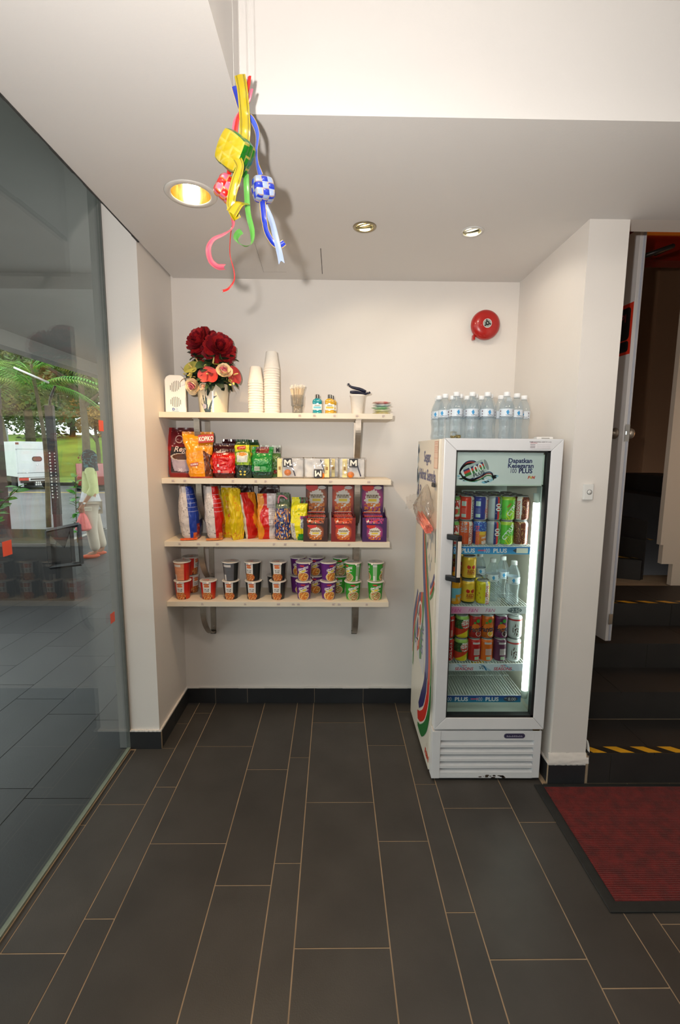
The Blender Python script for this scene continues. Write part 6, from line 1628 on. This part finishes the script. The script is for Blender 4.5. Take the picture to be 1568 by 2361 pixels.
LN = C(70, 60, 6); GD = C(206, 170, 70)
def thread(par, o, px, py, d=0):
    p = Vector((KX(px), YK + d, KZ(py))) - o
    MB().tube([tuple(p), (p.x, p.y, T - .0005 - o.z)], .0005, 5).build('thread', M('clear_thread', (206, 204, 198), .4), par)
# yellow and green
o = Vector((KX(546), YK - .02, KZ(365))); t_ = thing('ribbon_ornament', 'yellow and green woven ribbon ornament hanging from the ceiling recess', 'ornament', tuple(o), 0, 'woven ribbon ornaments')
weave(t_, (0, 0, 0), .034, .026, (radians(14), radians(38), radians(-14)), YE, YE, 3, {2: GR, 3: GR, 4: GR, 5: GR})
ribbon(t_, o, [(556, 178, .0, 0), (562, 215, -.006, 10), (564, 262, .004, 5), (566, 300, -.004, -8), (562, 334, 0, 0)], .026, YE, None, LN)
ribbon(t_, o, [(552, 388, -.045, 0), (561, 412, -.052, 15), (551, 442, -.048, -5), (542, 478, -.052, 5), (540, 500, -.046, 0), (549, 519, -.03, 20)], .021, YE, None, LN)
ribbon(t_, o, [(566, 482, -.03, 40), (556, 492, -.05, 20), (540, 515, -.05, 10)], .030, YE, None, LN)
ribbon(t_, o, [(566, 400, .0, 0), (567, 440, -.004, 10), (569, 490, 0, 15), (577, 530, .004, 25), (576, 560, 0, 50), (566, 573, -.012, 70), (552, 571, -.02, 70), (542, 556, -.012, 50), (545, 538, 0, 20), (552, 530, .006, 10)], .014, mixc(GR, C(120, 190, 90), .5), None)
thread(t_, o, 558, 180)
# red and pink
o = Vector((KX(518), YK + .012, KZ(428))); t_ = thing('ribbon_ornament', 'red and pink checked ribbon ornament with curling tails', 'ornament', tuple(o), 0, 'woven ribbon ornaments')
weave(t_, (0, 0, 0), .023, .018, (radians(10), radians(28), radians(30)), RE, PI_, 3)
ribbon(t_, o, [(574, 166, .02, 30), (570, 190, .02, 20), (560, 230, .02, 30), (546, 262, .018, 20), (540, 300, .015, 10), (530, 350, .012, 0), (524, 395, .012, 0)], .011, RE, None)
ribbon(t_, o, [(578, 190, .026, 30), (566, 225, .026, 10), (540, 262, .022, 20), (535, 310, .018, 10), (526, 390, .014, 0)], .010, PI_, None)
ribbon(t_, o, [(524, 458, .012, 0), (530, 478, .006, 20), (533, 500, .0, 40), (532, 524, 0, 50), (514, 544, -.01, 40), (490, 560, -.016, 30), (477, 580, -.01, 20), (478, 602, .004, 30), (492, 614, .012, 50), (509, 612, .02, 60)], .016, mixc(RE, PI_, .75), None, C(206, 130, 110), notch=True)
ribbon(t_, o, [(530, 520, .004, 60), (526, 550, .002, 70), (525, 590, 0, 75), (532, 625, .004, 60), (531, 648, .008, 40), (518, 668, .008, 10), (504, 676, .004, 0)], .006, RE, None, notch=True)
thread(t_, o, 574, 168, .02)
# blue and silver-white
o = Vector((KX(604), YK + .006, KZ(432))); t_ = thing('ribbon_ornament', 'blue and silver checked ribbon ornament with white tail', 'ornament', tuple(o), 0, 'woven ribbon ornaments')
weave(t_, (0, 0, 0), .023, .018, (radians(-6), radians(-6), radians(26)), BL, WH, 3, {3: BL})
ribbon(t_, o, [(537, 182, .03, 0), (543, 205, .03, 20), (549, 228, .03, 40), (560, 245, .03, 30)], .014, BL, GD)
ribbon(t_, o, [(560, 245, .03, 30), (577, 258, .028, 20), (590, 295, .02, 35), (587, 340, .016, 50), (590, 372, .012, 50), (598, 398, .008, 20)], .014, mixc(BL, C(90, 120, 230), .5), GD)
ribbon(t_, o, [(602, 460, .004, 0), (604, 480, 0, 0), (607, 510, -.004, 15), (612, 535, .002, 30), (626, 556, .008, 30), (640, 560, .012, 10), (651, 552, .014, 0)], .015, BL, GD)
ribbon(t_, o, [(606, 468, .008, 0), (622, 505, .006, 25), (632, 545, .004, 10), (640, 580, .002, 15), (645, 606, .004, 5)], .015, WH, None, notch=True)
thread(t_, o, 537, 184, .03)
# ================================================================== outside the glass
random.seed(31)
ASPH = M('wet_asphalt', (112, 112, 114), .32, var=.22, vscale=.9, bump=.15, bscale=40, detail=8)
PAVE = M('outdoor_paving', (66, 66, 68), .45, var=.12, vscale=3, bump=.05, bscale=120, detail=6); tone(PAVE)
GRASS = M('hill_grass', (120, 150, 46), .9, var=.35, vscale=.5, bump=.5, bscale=6, detail=8)
pav = MB().box(-4.35, -5.6, -.12, -.95, 6.2, -.003).build('pavement', M('dark_joint', (62, 60, 58), .9), kind='structure')
for i in range(12):
    x1 = -.955 - i * .3; off = random.random() * .6
    for j in range(22):
        y0 = -5.6 + off + j * .6
        if y0 + .6 > 6.2 or x1 - .3 < -4.35: continue
        r = (x1 - .15 - .1165) / (y0 + .3 + 2.669) if y0 > -2.3 else -9
        if -1.6 < r < -.3: tile(pav, x1 - .3, x1, y0, y0 + .6, -.010, 0, PAVE, 'paving_tile', .002)
MB().box(-70, -30, -.20, -4.35, 80, -.08).box(-4.35, 6.2, -.20, 40, 80, -.08).build('road', ASPH, kind='structure')
MB().box(-4.45, -5.6, -.12, -4.35, 6.3, .0).box(-4.45, 6.2, -.12, 3, 6.3, .0).build('kerb', M('kerb_concrete', (150, 146, 138), .8, var=.1), kind='structure')
MB().box(-19, 14.55, -.0795, -6, 14.75, -.078).build('road_line', M('worn_yellow_line', (188, 158, 84), .7, var=.3, vscale=3), kind='structure')
# concrete canopy over the pavement
CON = M('canopy_grey', (134, 130, 126), .7, var=.04, vscale=3)
can = MB().box(-3.85, -5.6, 2.92, -1.05, 7.0, 3.10).build('ceiling_canopy', CON, kind='structure')
MB().box(-3.95, -5.6, 2.74, -3.75, 7.0, 2.92).build('edge_beam', CON, can)
MB().box(-3.75, 1.2, 2.80, -1.05, 1.4, 2.92).build('cross_beam', CON, can)

# grassy hill
hill = MB()
def hz(x, y):
    d = max(0, (y - 18.5) / 20); return -.05 + 3.0 * (1 - exp(-1.3 * d * d * 2)) * (.55 + .45 * max(0, min(1, (-x - 4) / 14))) + .15 * nz(x * .3, y * .3) * min(1, d * 4)
hill.grid(lambda u, v: (-48 + 66 * u, 18 + 44 * v, hz(-48 + 66 * u, 18 + 44 * v)), 60, 44)
hill.build('grass_hill', GRASS, kind='structure')
MB().box(-48, 17.9, -.1, 20, 18.1, .06).build('far_kerb', M('kerb_dark', (84, 80, 70), .9, var=.2), kind='structure')

# ------------------------------------------------------------------ trees
BARK = M('tree_bark', (92, 82, 62), .9, var=.3, vscale=8, bump=.6, bscale=20)
def leafmat(n, c): return M('leaf_' + n, c, .6, var=.45, vscale=1.5, detail=5)
def crown(mb, cen, rad, n, size, seed, flat=.75):
    rnd = random.Random(seed); cl = [(Vector((rnd.gauss(0, .5) * rad, rnd.gauss(0, .5) * rad, rnd.gauss(0, .45) * rad * flat)), rad * (.25 + .25 * rnd.random())) for _ in range(16)]
    V = []; F = []
    for i in range(int(n * 2.2)):
        c, r = cl[rnd.randrange(len(cl))]
        d = Vector((rnd.gauss(0, 1), rnd.gauss(0, 1), rnd.gauss(0, 1))); d.normalize()
        p = Vector(cen) + c + d * r * (.4 + .6 * rnd.random())
        a = Vector((rnd.gauss(0, 1), rnd.gauss(0, 1), rnd.gauss(0, .6))); a.normalize(); b = a.orthogonal(); b.rotate(Matrix.Rotation(rnd.random() * 6.28, 3, a)); b.normalize()
        s_ = size * .62 * (.6 + .8 * rnd.random()); k = len(V)
        V += [p - a * s_, p + b * s_ * .45, p + a * s_, p - b * s_ * .45]; F.append((k, k + 1, k + 2, k + 3))
    mb.add(V, F)
def tree(label, base_, h, rad, n, size, seed, leaf, tr=.16, lean=0, flat=.75, group='trees beyond the road', cz=None):
    t = thing('tree', label, 'tree', base_, group=group); rnd = random.Random(seed + 5)
    c = Vector((lean, 0, cz or h)); tb = MB()
    tb.tube(smoothpath([(0, 0, -.1), (lean * .3 + .1, 0, h * .4), (lean * .8, 0, h * .8), (lean, 0, h + rad * .3)], 5), [tr * (1 - .7 * k / 15) for k in range(16)], 9)
    for k in range(6):
        a = rnd.random() * 6.28; z0 = h * (.55 + .35 * rnd.random())
        tb.tube(smoothpath([(lean * .8 * z0 / h, 0, z0), (lean + cos(a) * rad * .35, sin(a) * rad * .35, z0 + rad * .3), (lean + cos(a) * rad * .75, sin(a) * rad * .75, z0 + rad * .5)], 4), [tr * .4 * (1 - .8 * q / 8) for q in range(9)], 6)
    tb.build('trunk', BARK, t)
    m = MB(); crown(m, c, rad, n, size, seed, flat); m.build('foliage', leaf, t, recalc=False, kind='stuff')
    return t
LG1, LG2, LG3, LG4, LG5 = leafmat('mid', (78, 104, 38)), leafmat('dark', (44, 62, 28)), leafmat('bright', (122, 158, 52)), leafmat('rust', (146, 112, 40)), leafmat('olive', (104, 108, 44))
tree('slim grey-green tree standing behind the woman', (-7.9, 12.2, -.08), 4.6, 1.9, 2600, .16, 3, LG1, .15, .1)
tree('small rust-leaved tree on the grass beside the dotted post', (-12.2, 21.5, .15), 3.0, 1.15, 2200, .13, 8, LG4, .13)
tree('large dark shade tree behind the parked truck', (-16.6, 23.0, .3), 5.6, 3.6, 4800, .22, 12, LG2, .3, 0, .8)
tree('tall dark tree standing left of the parked truck', (-20.5, 24.0, .3), 6.0, 3.4, 3600, .22, 15, LG2, .26, .2)
tree('olive tree with yellowing leaves above the truck', (-13.9, 17.2, -.05), 4.9, 2.1, 2400, .16, 19, LG5, .14, -.2, .6)
tree('pale green tree high on the grassy hill', (-14.5, 36, 2.0), 3.0, 3.4, 3800, .3, 23, LG3, .2)
tree('broad bright tree at the right end of the hill', (-11.0, 33, 1.4), 3.2, 3.0, 3600, .26, 27, LG3, .2)
tree('deep green tree far behind the hill crest', (-21.5, 36, 2.3), 3.6, 4.2, 4200, .3, 29, LG1, .25)
tree('tall feathery tree crowning the hill behind the slim trunk', (-11.8, 27.5, .6), 6.6, 3.0, 4600, .2, 33, LG2, .2)

for k, (x, y, h_, r_) in enumerate(((-26, 24, 5.5, 3.2), (-31, 27, 6, 3.6), (-37, 25, 5.2, 3.4), (-43, 29, 6, 3.8), (-29, 38, 5, 4.0))):
    tree(('tall shade tree', 'broad shade tree', 'round shade tree', 'spreading shade tree', 'distant hilltop tree')[k] + ' far left of the parked truck', (x, y, .3), h_, r_, 2200, .28, 60 + k, LG2 if k % 2 else LG1, .25)
# feathery flame tree with big pinnate fronds near the canopy
ft = thing('fern_leaved_tree', 'young tree with large feathery fronds just beyond the canopy', 'tree', (-5.85, 6.9, -.08))
MB().tube(smoothpath([(0, 0, 0), (.05, 0, 1.7), (-.1, 0, 3.3)], 6), [.05, .05, .048, .046, .044, .042, .04, .038, .036, .034, .032, .03, .028], 8).build('trunk', BARK, ft)
FR1 = M('frond_green', (92, 168, 50), .5, var=.25, vscale=4); FR2 = M('frond_yellow_green', (134, 168, 56), .5, var=.25, vscale=4)
rnd = random.Random(77)
for k in range(19):
    a = k * 2.399 + .3; L_ = 1.25 + .5 * rnd.random(); el = .35 + .75 * rnd.random()
    z0 = 2.75 + .55 * rnd.random(); d = Vector((cos(a), sin(a), 0)); sd_ = Vector((-sin(a), cos(a), 0))
    def pt(t): return Vector((-.1, 0, z0)) + d * L_ * t + Vector((0, 0, 1)) * (L_ * (el * t - .85 * t * t))
    m = MB(); V = []; F = []
    m.tube([pt(t / 8) for t in range(9)], [.008 - .0008 * t for t in range(9)], 5)
    for i in range(30):
        t = .08 + .92 * i / 29; p = pt(t); w = .30 * sin(pi * min(1, t * .9 + .1)) + .04; fw = d * .10
        for s_ in (-1, 1):
            q = p + sd_ * s_ * w + fw + Vector((0, 0, -.10 * w / .3)); b = d * .016; kk = len(V)
            mid = (p + q) * .5 + Vector((0, 0, .02)); V += [p, mid + b, q, mid - b]; F.append((kk, kk + 1, kk + 2, kk + 3))
    m.add(V, F); m.build('frond', FR1 if k % 3 else FR2, ft, recalc=False)

# ------------------------------------------------------------------ planter box with a shrub, metal end bracket
pb = thing('planter_bench', 'black stone planter box with wet slab top and metal end frame', 'planter', (-3.4, 2.6, 0))
BST = M('black_polished_stone', (24, 23, 24), .5, var=.2, vscale=5)
WST = M('wet_stone_slab', (84, 82, 80), .12, var=.2, vscale=3)
MB().prism([(-1.4, -.68), (.86, -.68), (.45, .10), (-1.4, .10)], 0, .56).build('box', BST, pb, bevel=.005)
MB().prism([(-1.45, -.70), (.72, -.70), (.28, .14), (-1.45, .14)], .56, .60).build('slab', WST, pb, bevel=.004)
fm = MB()
for a, b in (((.66, .73), (.98, .80)), ((.98, .80), (.98, .40)), ((.98, .40), (.66, .36)), ((.66, .36), (.66, .73)), ((.90, .77), (.90, .42))):
    fm.tube([(a[0], -.72, a[1]), (b[0], -.72, b[1])], .022, 4, smooth=False)
fm.build('end_frame', BLACKP, pb)
MB().prism([(.66, .72), (.90, .77), (.82, .56)], -.73, -.715, 'xz').build('gusset', BLACKP, pb)
LEAFS = M('shrub_leaf', (70, 140, 40), .35, var=.3, vscale=10); LEAFD = M('shrub_leaf_dark', (40, 92, 36), .35, var=.3, vscale=10)
def leaf_mesh(L_, W_, mat_):
    m = MB()
    def f(u, v):
        t = v; w = W_ * sin(pi * t) ** .8 * (1 - .25 * t); x = (u - .5) * 2 * w
        return (x, L_ * t, -.25 * L_ * t * t + .18 * abs(x))
    m.grid(f, 4, 6); return m.mesh('leaf', [mat_], recalc=False)
LM = [leaf_mesh(.13, .035, LEAFS), leaf_mesh(.10, .03, LEAFD), leaf_mesh(.15, .04, LEAFS)]
def shrub(label, base_, stems, seed, spread=.5, hgt=.6, scale=1, name='leafy_shrub'):
    t = thing(name, label, 'shrub', base_); rnd = random.Random(seed)
    for s_ in range(stems):
        a = rnd.random() * 6.28; r = spread * (.4 + .6 * rnd.random()); h = hgt * (.6 + .6 * rnd.random())
        P = smoothpath([(0, 0, 0), (cos(a) * r * .35, sin(a) * r * .35, h * .55), (cos(a) * r, sin(a) * r, h)], 5)
        st = MB().tube(P, [.007 * (1 - .6 * k / 10) for k in range(11)], 5).build('stem', M('shrub_stem', (96, 84, 44), .7), t)
        for k in range(2, 11):
            for q in range(2):
                az = a + rnd.gauss(0, 1.4) + q * pi
                ob('leaf', LM[rnd.randrange(3)], st, tuple(P[k]), (rnd.gauss(.35, .3), rnd.gauss(0, .4), az - pi / 2), scale=(scale,) * 3)
    return t
shrub('leafy shrub with glossy leaves growing out of the black planter', (-3.75, 2.45, .58), 7, 41, .5, .55)
shrub('thin shrub at the far left behind the black planter', (-4.25, 2.5, .58), 4, 47, .3, .45)
shrub('light green sapling on the road side of the woman', (-4.15, 4.9, 0), 3, 43, .22, 1.15, 1.0)

# dotted post and dark column
dp = thing('dotted_post', 'black metal post with two columns of white dots', 'post', (-3.90, 4.0, 0))
PB = M('black_post', (22, 20, 22), .4, var=.1); PBR = M('maroon_post_base', (66, 34, 34), .45, var=.1)
MB().box(-.06, -.03, .60, .05, .03, 2.15).build('shaft', PB, dp, bevel=.004)
MB().box(-.055, -.028, -.08, .045, .028, .60).build('lower_shaft', PBR, dp, bevel=.004)
DOT = M('white_dot', (236, 234, 228), .5)
for k in range(15):
    for x, r in ((-.030, .013), (.036, .009)):
        MB().lathe([(r, .0305), (r, .0325), (0, .0328)], 12, (x, 0, 1.20 + .045 * k - .35 + .0), axis='y').build('dot', DOT, dp)
MB().tube(smoothpath([(0, 0, 2.13), (.02, 0, 2.25), (.10, 0, 2.42)], 6), .018, 8).build('curved_arm', PB, dp)
MB().tube([(-.02, .05, 2.47), (-.52, .10, 2.68)], .014, 8).build('white_rod', DOT, dp)
ps = thing('dark_column', 'plain dark maroon column at the left edge of the view', 'column', (-4.05, 3.0, 0))
MB().box(-.12, -.10, .0, .10, .10, 2.02).build('shaft', PBR, ps, bevel=.004)
MB().box(-.13, -.11, 2.02, .11, .11, 2.74).build('upper_shaft', PB, ps, bevel=.004)

# ------------------------------------------------------------------ parked truck, box van behind it, red car
TW = M('truck_white', (222, 224, 224), .35, var=.05, vscale=2, coat=.2); TG = M('truck_grey', (150, 154, 154), .5, var=.05); TYR = M('tyre', (22, 22, 23), .8)
def wheel(par, x, y, r, w, axis='x'):
    wh = MB().lathe([(r * .55, -w / 2), (r * .95, -w / 2), (r, -w / 4), (r, w / 4), (r * .95, w / 2), (r * .55, w / 2)], 20, (x, y, r - .08), axis='x').build('wheel', TYR, par)
    MB().lathe([(r * .55, -w * .4), (r * .3, -w * .3), (0, -w * .3)], 16, (x, y, r - .08), axis='x').lathe([(r * .55, w * .4), (r * .3, w * .3), (0, w * .3)], 16, (x, y, r - .08), axis='x').build('hub', TG, wh)
tk = thing('parked_truck', 'white box truck parked across the road, seen from behind', 'truck', (-11.75, 15.9, 0), radians(49)); tk.scale = (.80, .9, 1)
MB().box(-.86, 0, .44, .86, 3.0, 1.82).build('cargo_box', TW, tk, bevel=.02)
MB().box(-.80, -.02, .60, .80, .0, 1.52).build('tailgate', TW, tk, bevel=.01)
MB().box(-.82, -.018, .42, .82, -.001, .60).build('drop_side', TW, tk, bevel=.006)
MB().box(-.86, -.022, .59, .86, -.004, .605).box(-.86, -.022, 1.515, .86, -.004, 1.525).build('seam', M('seam_grey', (110, 112, 112), .6), tk)
wn = MB(); pts = []
for sx, a0 in ((1, -90), (-1, 90)):
    for i in range(9):
        t = radians(a0 + 180 * i / 8); pts.append((.02 + sx * .12 + .085 * cos(t), 1.14 + .085 * sin(t)))
wn.prism(pts, -.034, -.022, 'xz'); wn.build('oval_window', M('brown_window', (128, 84, 66), .25), tk)
wn2 = MB(); wn2.tube([(x, -.03, z) for x, z in pts], .012, 6, closed=True); wn2.build('window_rim', BLACKP, tk)
MB().box(-.02, -.04, .88, .03, -.02, .94).build('latch', CHROME, tk)
for x in (-.45, .45): MB().box(x - .04, -.035, .585, x + .04, -.02, .61).build('latch', CHROME, tk)
MB().box(-.80, -.03, .30, -.36, -.0, .40).build('tail_light', M('tail_red', (190, 44, 30), .3, emit=.15), tk, bevel=.005)
MB().box(-.40, -.06, .27, .82, -.02, .40).build('bumper', TW, tk, bevel=.01)
MB().box(-.34, -.064, .31, .76, -.058, .37).build('bumper_slot', BLACKP, tk)
MB().box(-.20, -.04, .08, .24, -.03, .26).build('plate_board', BLACKP, tk)
for k in range(3): MB().box(-.12 + k * .085, -.046, .18, -.06 + k * .085, -.041, .24).box(-.14 + k * .1, -.046, .09, -.06 + k * .1, -.041, .16).build('plate_character', DOT, tk)
MB().box(-.84, .05, 1.70, -.70, -.005, 1.78).build('marker_light', M('marker_brown', (140, 80, 60), .4), tk)
MB().box(-.70, .1, .20, .70, 3.6, .44).build('chassis', BLACKP, tk)
for x in (-.66, .66): wheel(tk, x, .75, .36, .30); wheel(tk, x, 3.9, .36, .24)
MB().prism([(3.05, .40), (4.7, .40), (4.7, .95), (4.35, 1.75), (3.05, 1.80)], -.82, .82, 'yz').build('cab', TW, tk, bevel=.03)
for x in (-.78, .55): MB().box(x - .0, .2, .04, x + .22, .24, .42).build('mud_flap', TW if x < 0 else BLACKP, tk)
vn = thing('box_van', 'grey box van partly hidden behind the white truck', 'van', (-16.4, 19.4, -.08), radians(46))
MB().box(-1.0, 0, .5, 1.0, 4, 2.62).build('cargo_box', TG, vn, bevel=.03); MB().box(-.95, 4, .4, .95, 5.6, 2.0).build('cab', TW, vn, bevel=.05)
for x in (-.8, .8): wheel(vn, x, .8, .40, .3); wheel(vn, x, 4.8, .40, .26)
rc = thing('red_car', 'small dark red car parked behind the woman', 'car', (-9.9, 16.6, -.08), radians(120)); rc.scale = (.8, .8, .8)
RC = M('car_red', (128, 34, 32), .25, coat=.5)
MB().prism([(-1.9, .28), (1.9, .28), (1.95, .62), (1.1, .82), (.55, 1.30), (-1.0, 1.32), (-1.75, .85), (-1.95, .7)], -.78, .78, 'xz').build('body', RC, rc, bevel=.06, segs=3)
MB().prism([(.95, .86), (.5, 1.24), (-.95, 1.25), (-1.5, .88)], -.785, .785, 'xz').build('windows', M('car_glass', (30, 34, 38), .1), rc, bevel=.01)
for x in (-1.25, 1.25):
    for y in (-.72, .72):
        w_ = MB().lathe([(.16, -.1), (.30, -.1), (.31, 0), (.30, .1), (.16, .1)], 18, (x, y, .31), axis='y').build('wheel', TYR, rc)
for x, y, l in ((-10.1, 18.6, 'thin dark fence post on the grass'),):
    t = thing('fence_post', l, 'post', (x, y, 0)); MB().box(-.05, -.05, -.1, .05, .05, 2.0).build('shaft', BLACKP, t, bevel=.005); MB().lathe([(.03, 2.0), (.05, 2.04), (0, 2.07)], 10).build('cap', BLACKP, t)
gl = thing('globe_lamp_post', 'slim lamp post with white globe on the hill', 'lamp post', (-11.2, 24.0, .2))
MB().tube([(0, 0, 0), (0, 0, 3.1)], .04, 8).build('pole', TG, gl); MB().sphere((0, 0, 3.25), .17, 8).build('globe', DOT, gl)
# ------------------------------------------------------------------ the woman outside
def skin(name, V, E, R, mat_, parent=None, sub=2, **k):
    me = bpy.data.meshes.new(name); me.from_pydata(V, E, []); o = bpy.data.objects.new(name, me); COL.objects.link(o)
    md = o.modifiers.new('skin', 'SKIN'); md.use_smooth_shade = True
    for i, r in enumerate(R):
        sv = me.skin_vertices[0].data[i]; sv.radius = r if isinstance(r, tuple) else (r, r); sv.use_root = (i == 0)
    s_ = o.modifiers.new('sub', 'SUBSURF'); s_.levels = sub; s_.render_levels = sub
    dg = bpy.context.evaluated_depsgraph_get(); nm = bpy.data.meshes.new_from_object(o.evaluated_get(dg)); nm.name = name
    bpy.data.objects.remove(o); nm.materials.clear(); nm.materials.append(mat_)
    for p in nm.polygons: p.use_smooth = True
    return ob(name, nm, parent, **k)
def woman():
    W = thing('person', 'woman in yellow-green cardigan and dark headscarf holding a pink bag outside', 'person', (-3.34, 3.86, 0), radians(-62.4))
    SK = M('skin_tone', (176, 126, 96), .55, var=.05)
    V = [(0, 0, .82), (0, .01, 1.0), (0, .01, 1.16), (0, .01, 1.27), (0, -.005, 1.33), (0, -.02, 1.42), (0, -.02, 1.49),
         (.085, 0, .76), (.09, -.01, .44), (.09, .03, .09), (.09, -.10, .035),
         (-.085, 0, .76), (-.09, .06, .44), (-.09, .12, .09), (-.09, 0, .035),
         (.15, .01, 1.235), (.215, .05, 1.0), (.20, -.08, .80), (.195, -.115, .745),
         (-.15, .01, 1.235), (-.21, .04, 1.0), (-.20, -.06, .80), (-.195, -.085, .74)]
    E = [(0, 1), (1, 2), (2, 3), (3, 4), (4, 5), (5, 6), (0, 7), (7, 8), (8, 9), (9, 10), (0, 11), (11, 12), (12, 13), (13, 14), (3, 15), (15, 16), (16, 17), (17, 18), (3, 19), (19, 20), (20, 21), (21, 22)]
    R = [(.13, .10), (.115, .09), (.125, .09), (.07, .06), .045, (.072, .085), (.05, .06), .085, .055, .035, .03, .085, .055, .035, .03, .05, .038, .024, (.03, .016), .05, .038, .024, (.03, .016)]
    for side, w in ((1, 18), (-1, 22)):                   # five fingers on each hand, curled round the bag handle
        bx, by, bz = V[w]
        for j, (ox, L) in enumerate(((-.024, .05), (-.009, .062), (.006, .066), (.020, .058))):
            a = len(V); V += [(bx + side * .006, by + ox, bz - .03), (bx + side * .002, by + ox - .004, bz - .03 - L * .5), (bx - side * .016, by + ox - .006, bz - .03 - L * .75)]
            E += [(w, a), (a, a + 1), (a + 1, a + 2)]; R += [.0085, .008, .0065]
        a = len(V); V += [(bx - side * .018, by - .035, bz - .012), (bx - side * .022, by - .045, bz - .04)]; E += [(w, a), (a, a + 1)]; R += [.010, .008]
    skin('body', V, E, R, SK, W)
    # face: nose, lips, eyes, brow on the front of the head
    fc = MB(); fc.sphere((0, -.112, 1.425), .013, 6, sc=(.8, 1, 1.3)); fc.build('nose', SK, W)
    fc = MB(); fc.sphere((0, -.100, 1.385), .016, 6, sc=(1.2, .5, .4)); fc.build('mouth', M('lips', (150, 84, 74), .5), W)
    for s_ in (-1, 1):
        fc = MB(); fc.sphere((s_ * .03, -.094, 1.455), .011, 6, sc=(1.2, .6, .6)); fc.build('eye', M('eye_dark', (40, 30, 28), .3), W)
    # trousers
    TR = M('beige_trousers', (206, 192, 174), .8, var=.06, vscale=9, bump=.3, bscale=14)
    skin('trousers', [(0, 0, .80), (.088, 0, .74), (.093, -.01, .44), (.093, .03, .10), (-.088, 0, .74), (-.093, .06, .44), (-.093, .12, .10)],
         [(0, 1), (1, 2), (2, 3), (0, 4), (4, 5), (5, 6)], [(.145, .115), .105, .080, .070, .105, .080, .070], TR, W)
    # pale tunic hem and cardigan with three-quarter sleeves
    MB().lathe([(.165, .70), (.16, .78), (.145, .86), (.12, .95)], 28).xf(Matrix.Diagonal((1, .85, 1, 1))).build('tunic_hem', M('pale_tunic', (206, 204, 206), .8, var=.12, vscale=30), W)
    CG = M('yellow_green_knit', (206, 212, 150), .9, var=.06, vscale=20, bump=.4, bscale=18)
    skin('cardigan', [(0, 0, .84), (0, .01, 1.0), (0, .01, 1.15), (0, .01, 1.25), (.15, .015, 1.235), (.215, .05, 1.01), (.207, -.02, .90), (-.15, .015, 1.235), (-.21, .04, 1.01), (-.205, -.02, .90)],
         [(0, 1), (1, 2), (2, 3), (3, 4), (4, 5), (5, 6), (3, 7), (7, 8), (8, 9)], [(.155, .125), (.140, .112), (.142, .105), (.09, .075), .064, .055, .050, .064, .055, .050], CG, W)
    # headscarf: hood open at the face, falling over the shoulders
    def scarf(u, v):
        a = radians(48) + u * radians(264); t = v              # angle measured from the front (-y)
        if t < .62:
            ph = pi * (.02 + .60 * t / .62); r = sin(ph); z = 1.435 + .105 * cos(ph); rx, ry = .092 * r, .115 * r
        else:
            q = (t - .62) / .38; rx = .092 * sin(pi * .62) + .055 * q ** .8; ry = .115 * sin(pi * .62) + .010 * q; z = 1.435 + .105 * cos(pi * .62) - .155 * q
        k = 1 + .03 * sin(9 * a + 5 * v) * v
        return (rx * k * sin(a), -ry * k * cos(a) + .005, z)
    TEAL, DK_ = C(70, 120, 130), C(28, 34, 42)
    def scol(u, v): return TEAL if abs(nz(u * 7, v * 7, 2.2)) < .06 or nz(u * 5 + 9, v * 6) > .42 else DK_
    MB().grid(scarf, 48, 40, 0, True, scol).build('headscarf', M('scarf_print', rough=.7, printed=True), W, recalc=False)
    SH = M('orange_shoe', (222, 96, 58), .5)
    for x, y in ((.093, 0), (-.093, .09)):
        sh = MB().sphere((x, y - .045, .035), .05, 8, sc=(.8, 2.5, .7)); sh.v = [(a, b, max(c, .002)) for a, b, c in sh.v]; sh.build('shoe', SH, W)
    MB().lathe([(.027, -.010), (.029, 0), (.027, .010)], 16, caps=False).build('watch_strap', CHROME, W, loc=(.2005, -.077, .806), rot=(.6, 0, 0))
    MB().lathe([(.014, 0), (.014, .006), (0, .007)], 14).build('watch_face', WHITEP, W, loc=(.228, -.077, .806), rot=(0, pi / 2, 0))
    # things in her hand
    m = Matrix.Rotation(radians(-62.4), 4, 'Z'); m.translation = (-3.34, 3.86, 0)
    PK = M('pink_film', (240, 120, 116), .35, var=.12, vscale=25, bump=.5, bscale=30)
    bag = thing('carrier_bag', 'small pink plastic carrier bag in the woman\'s hand', 'bag', tuple(m @ Vector((.185, -.105, .42))), radians(-62.4))
    def bg(u, v):
        a = 2 * pi * u; t = v; r = .095 * (1 - t) ** .55 * (1 - .35 * exp(-((t) / .06) ** 2)) + .006
        k = 1 + .10 * sin(7 * a) * t + .05 * sin(13 * a + 2)
        return (r * k * sin(a) * .85, -r * k * cos(a) * 1.05, .005 + .25 * t)
    MB().grid(bg, 40, 24, wrapu=True).build('pouch', PK, bag)
    MB().tube(smoothpath([(0, -.02, .24), (.0, -.02, .30), (0, .0, .33), (0, .02, .30), (0, .02, .24)], 4), .006, 6).build('handle_loop', PK, bag)
    pp = thing('folded_paper', 'small folded cream paper in the woman\'s hand', 'paper', tuple(m @ Vector((.205, -.06, .70))), radians(-62.4))
    MB().box(-.004, -.02, 0, .004, .07, .055).build('sheet', M('cream_paper', (222, 212, 190), .8), pp); MB().box(.0042, -.015, .01, .0048, .065, .045).build('print_block', M('cream_paper_print', (190, 178, 160), .8), pp)
woman()
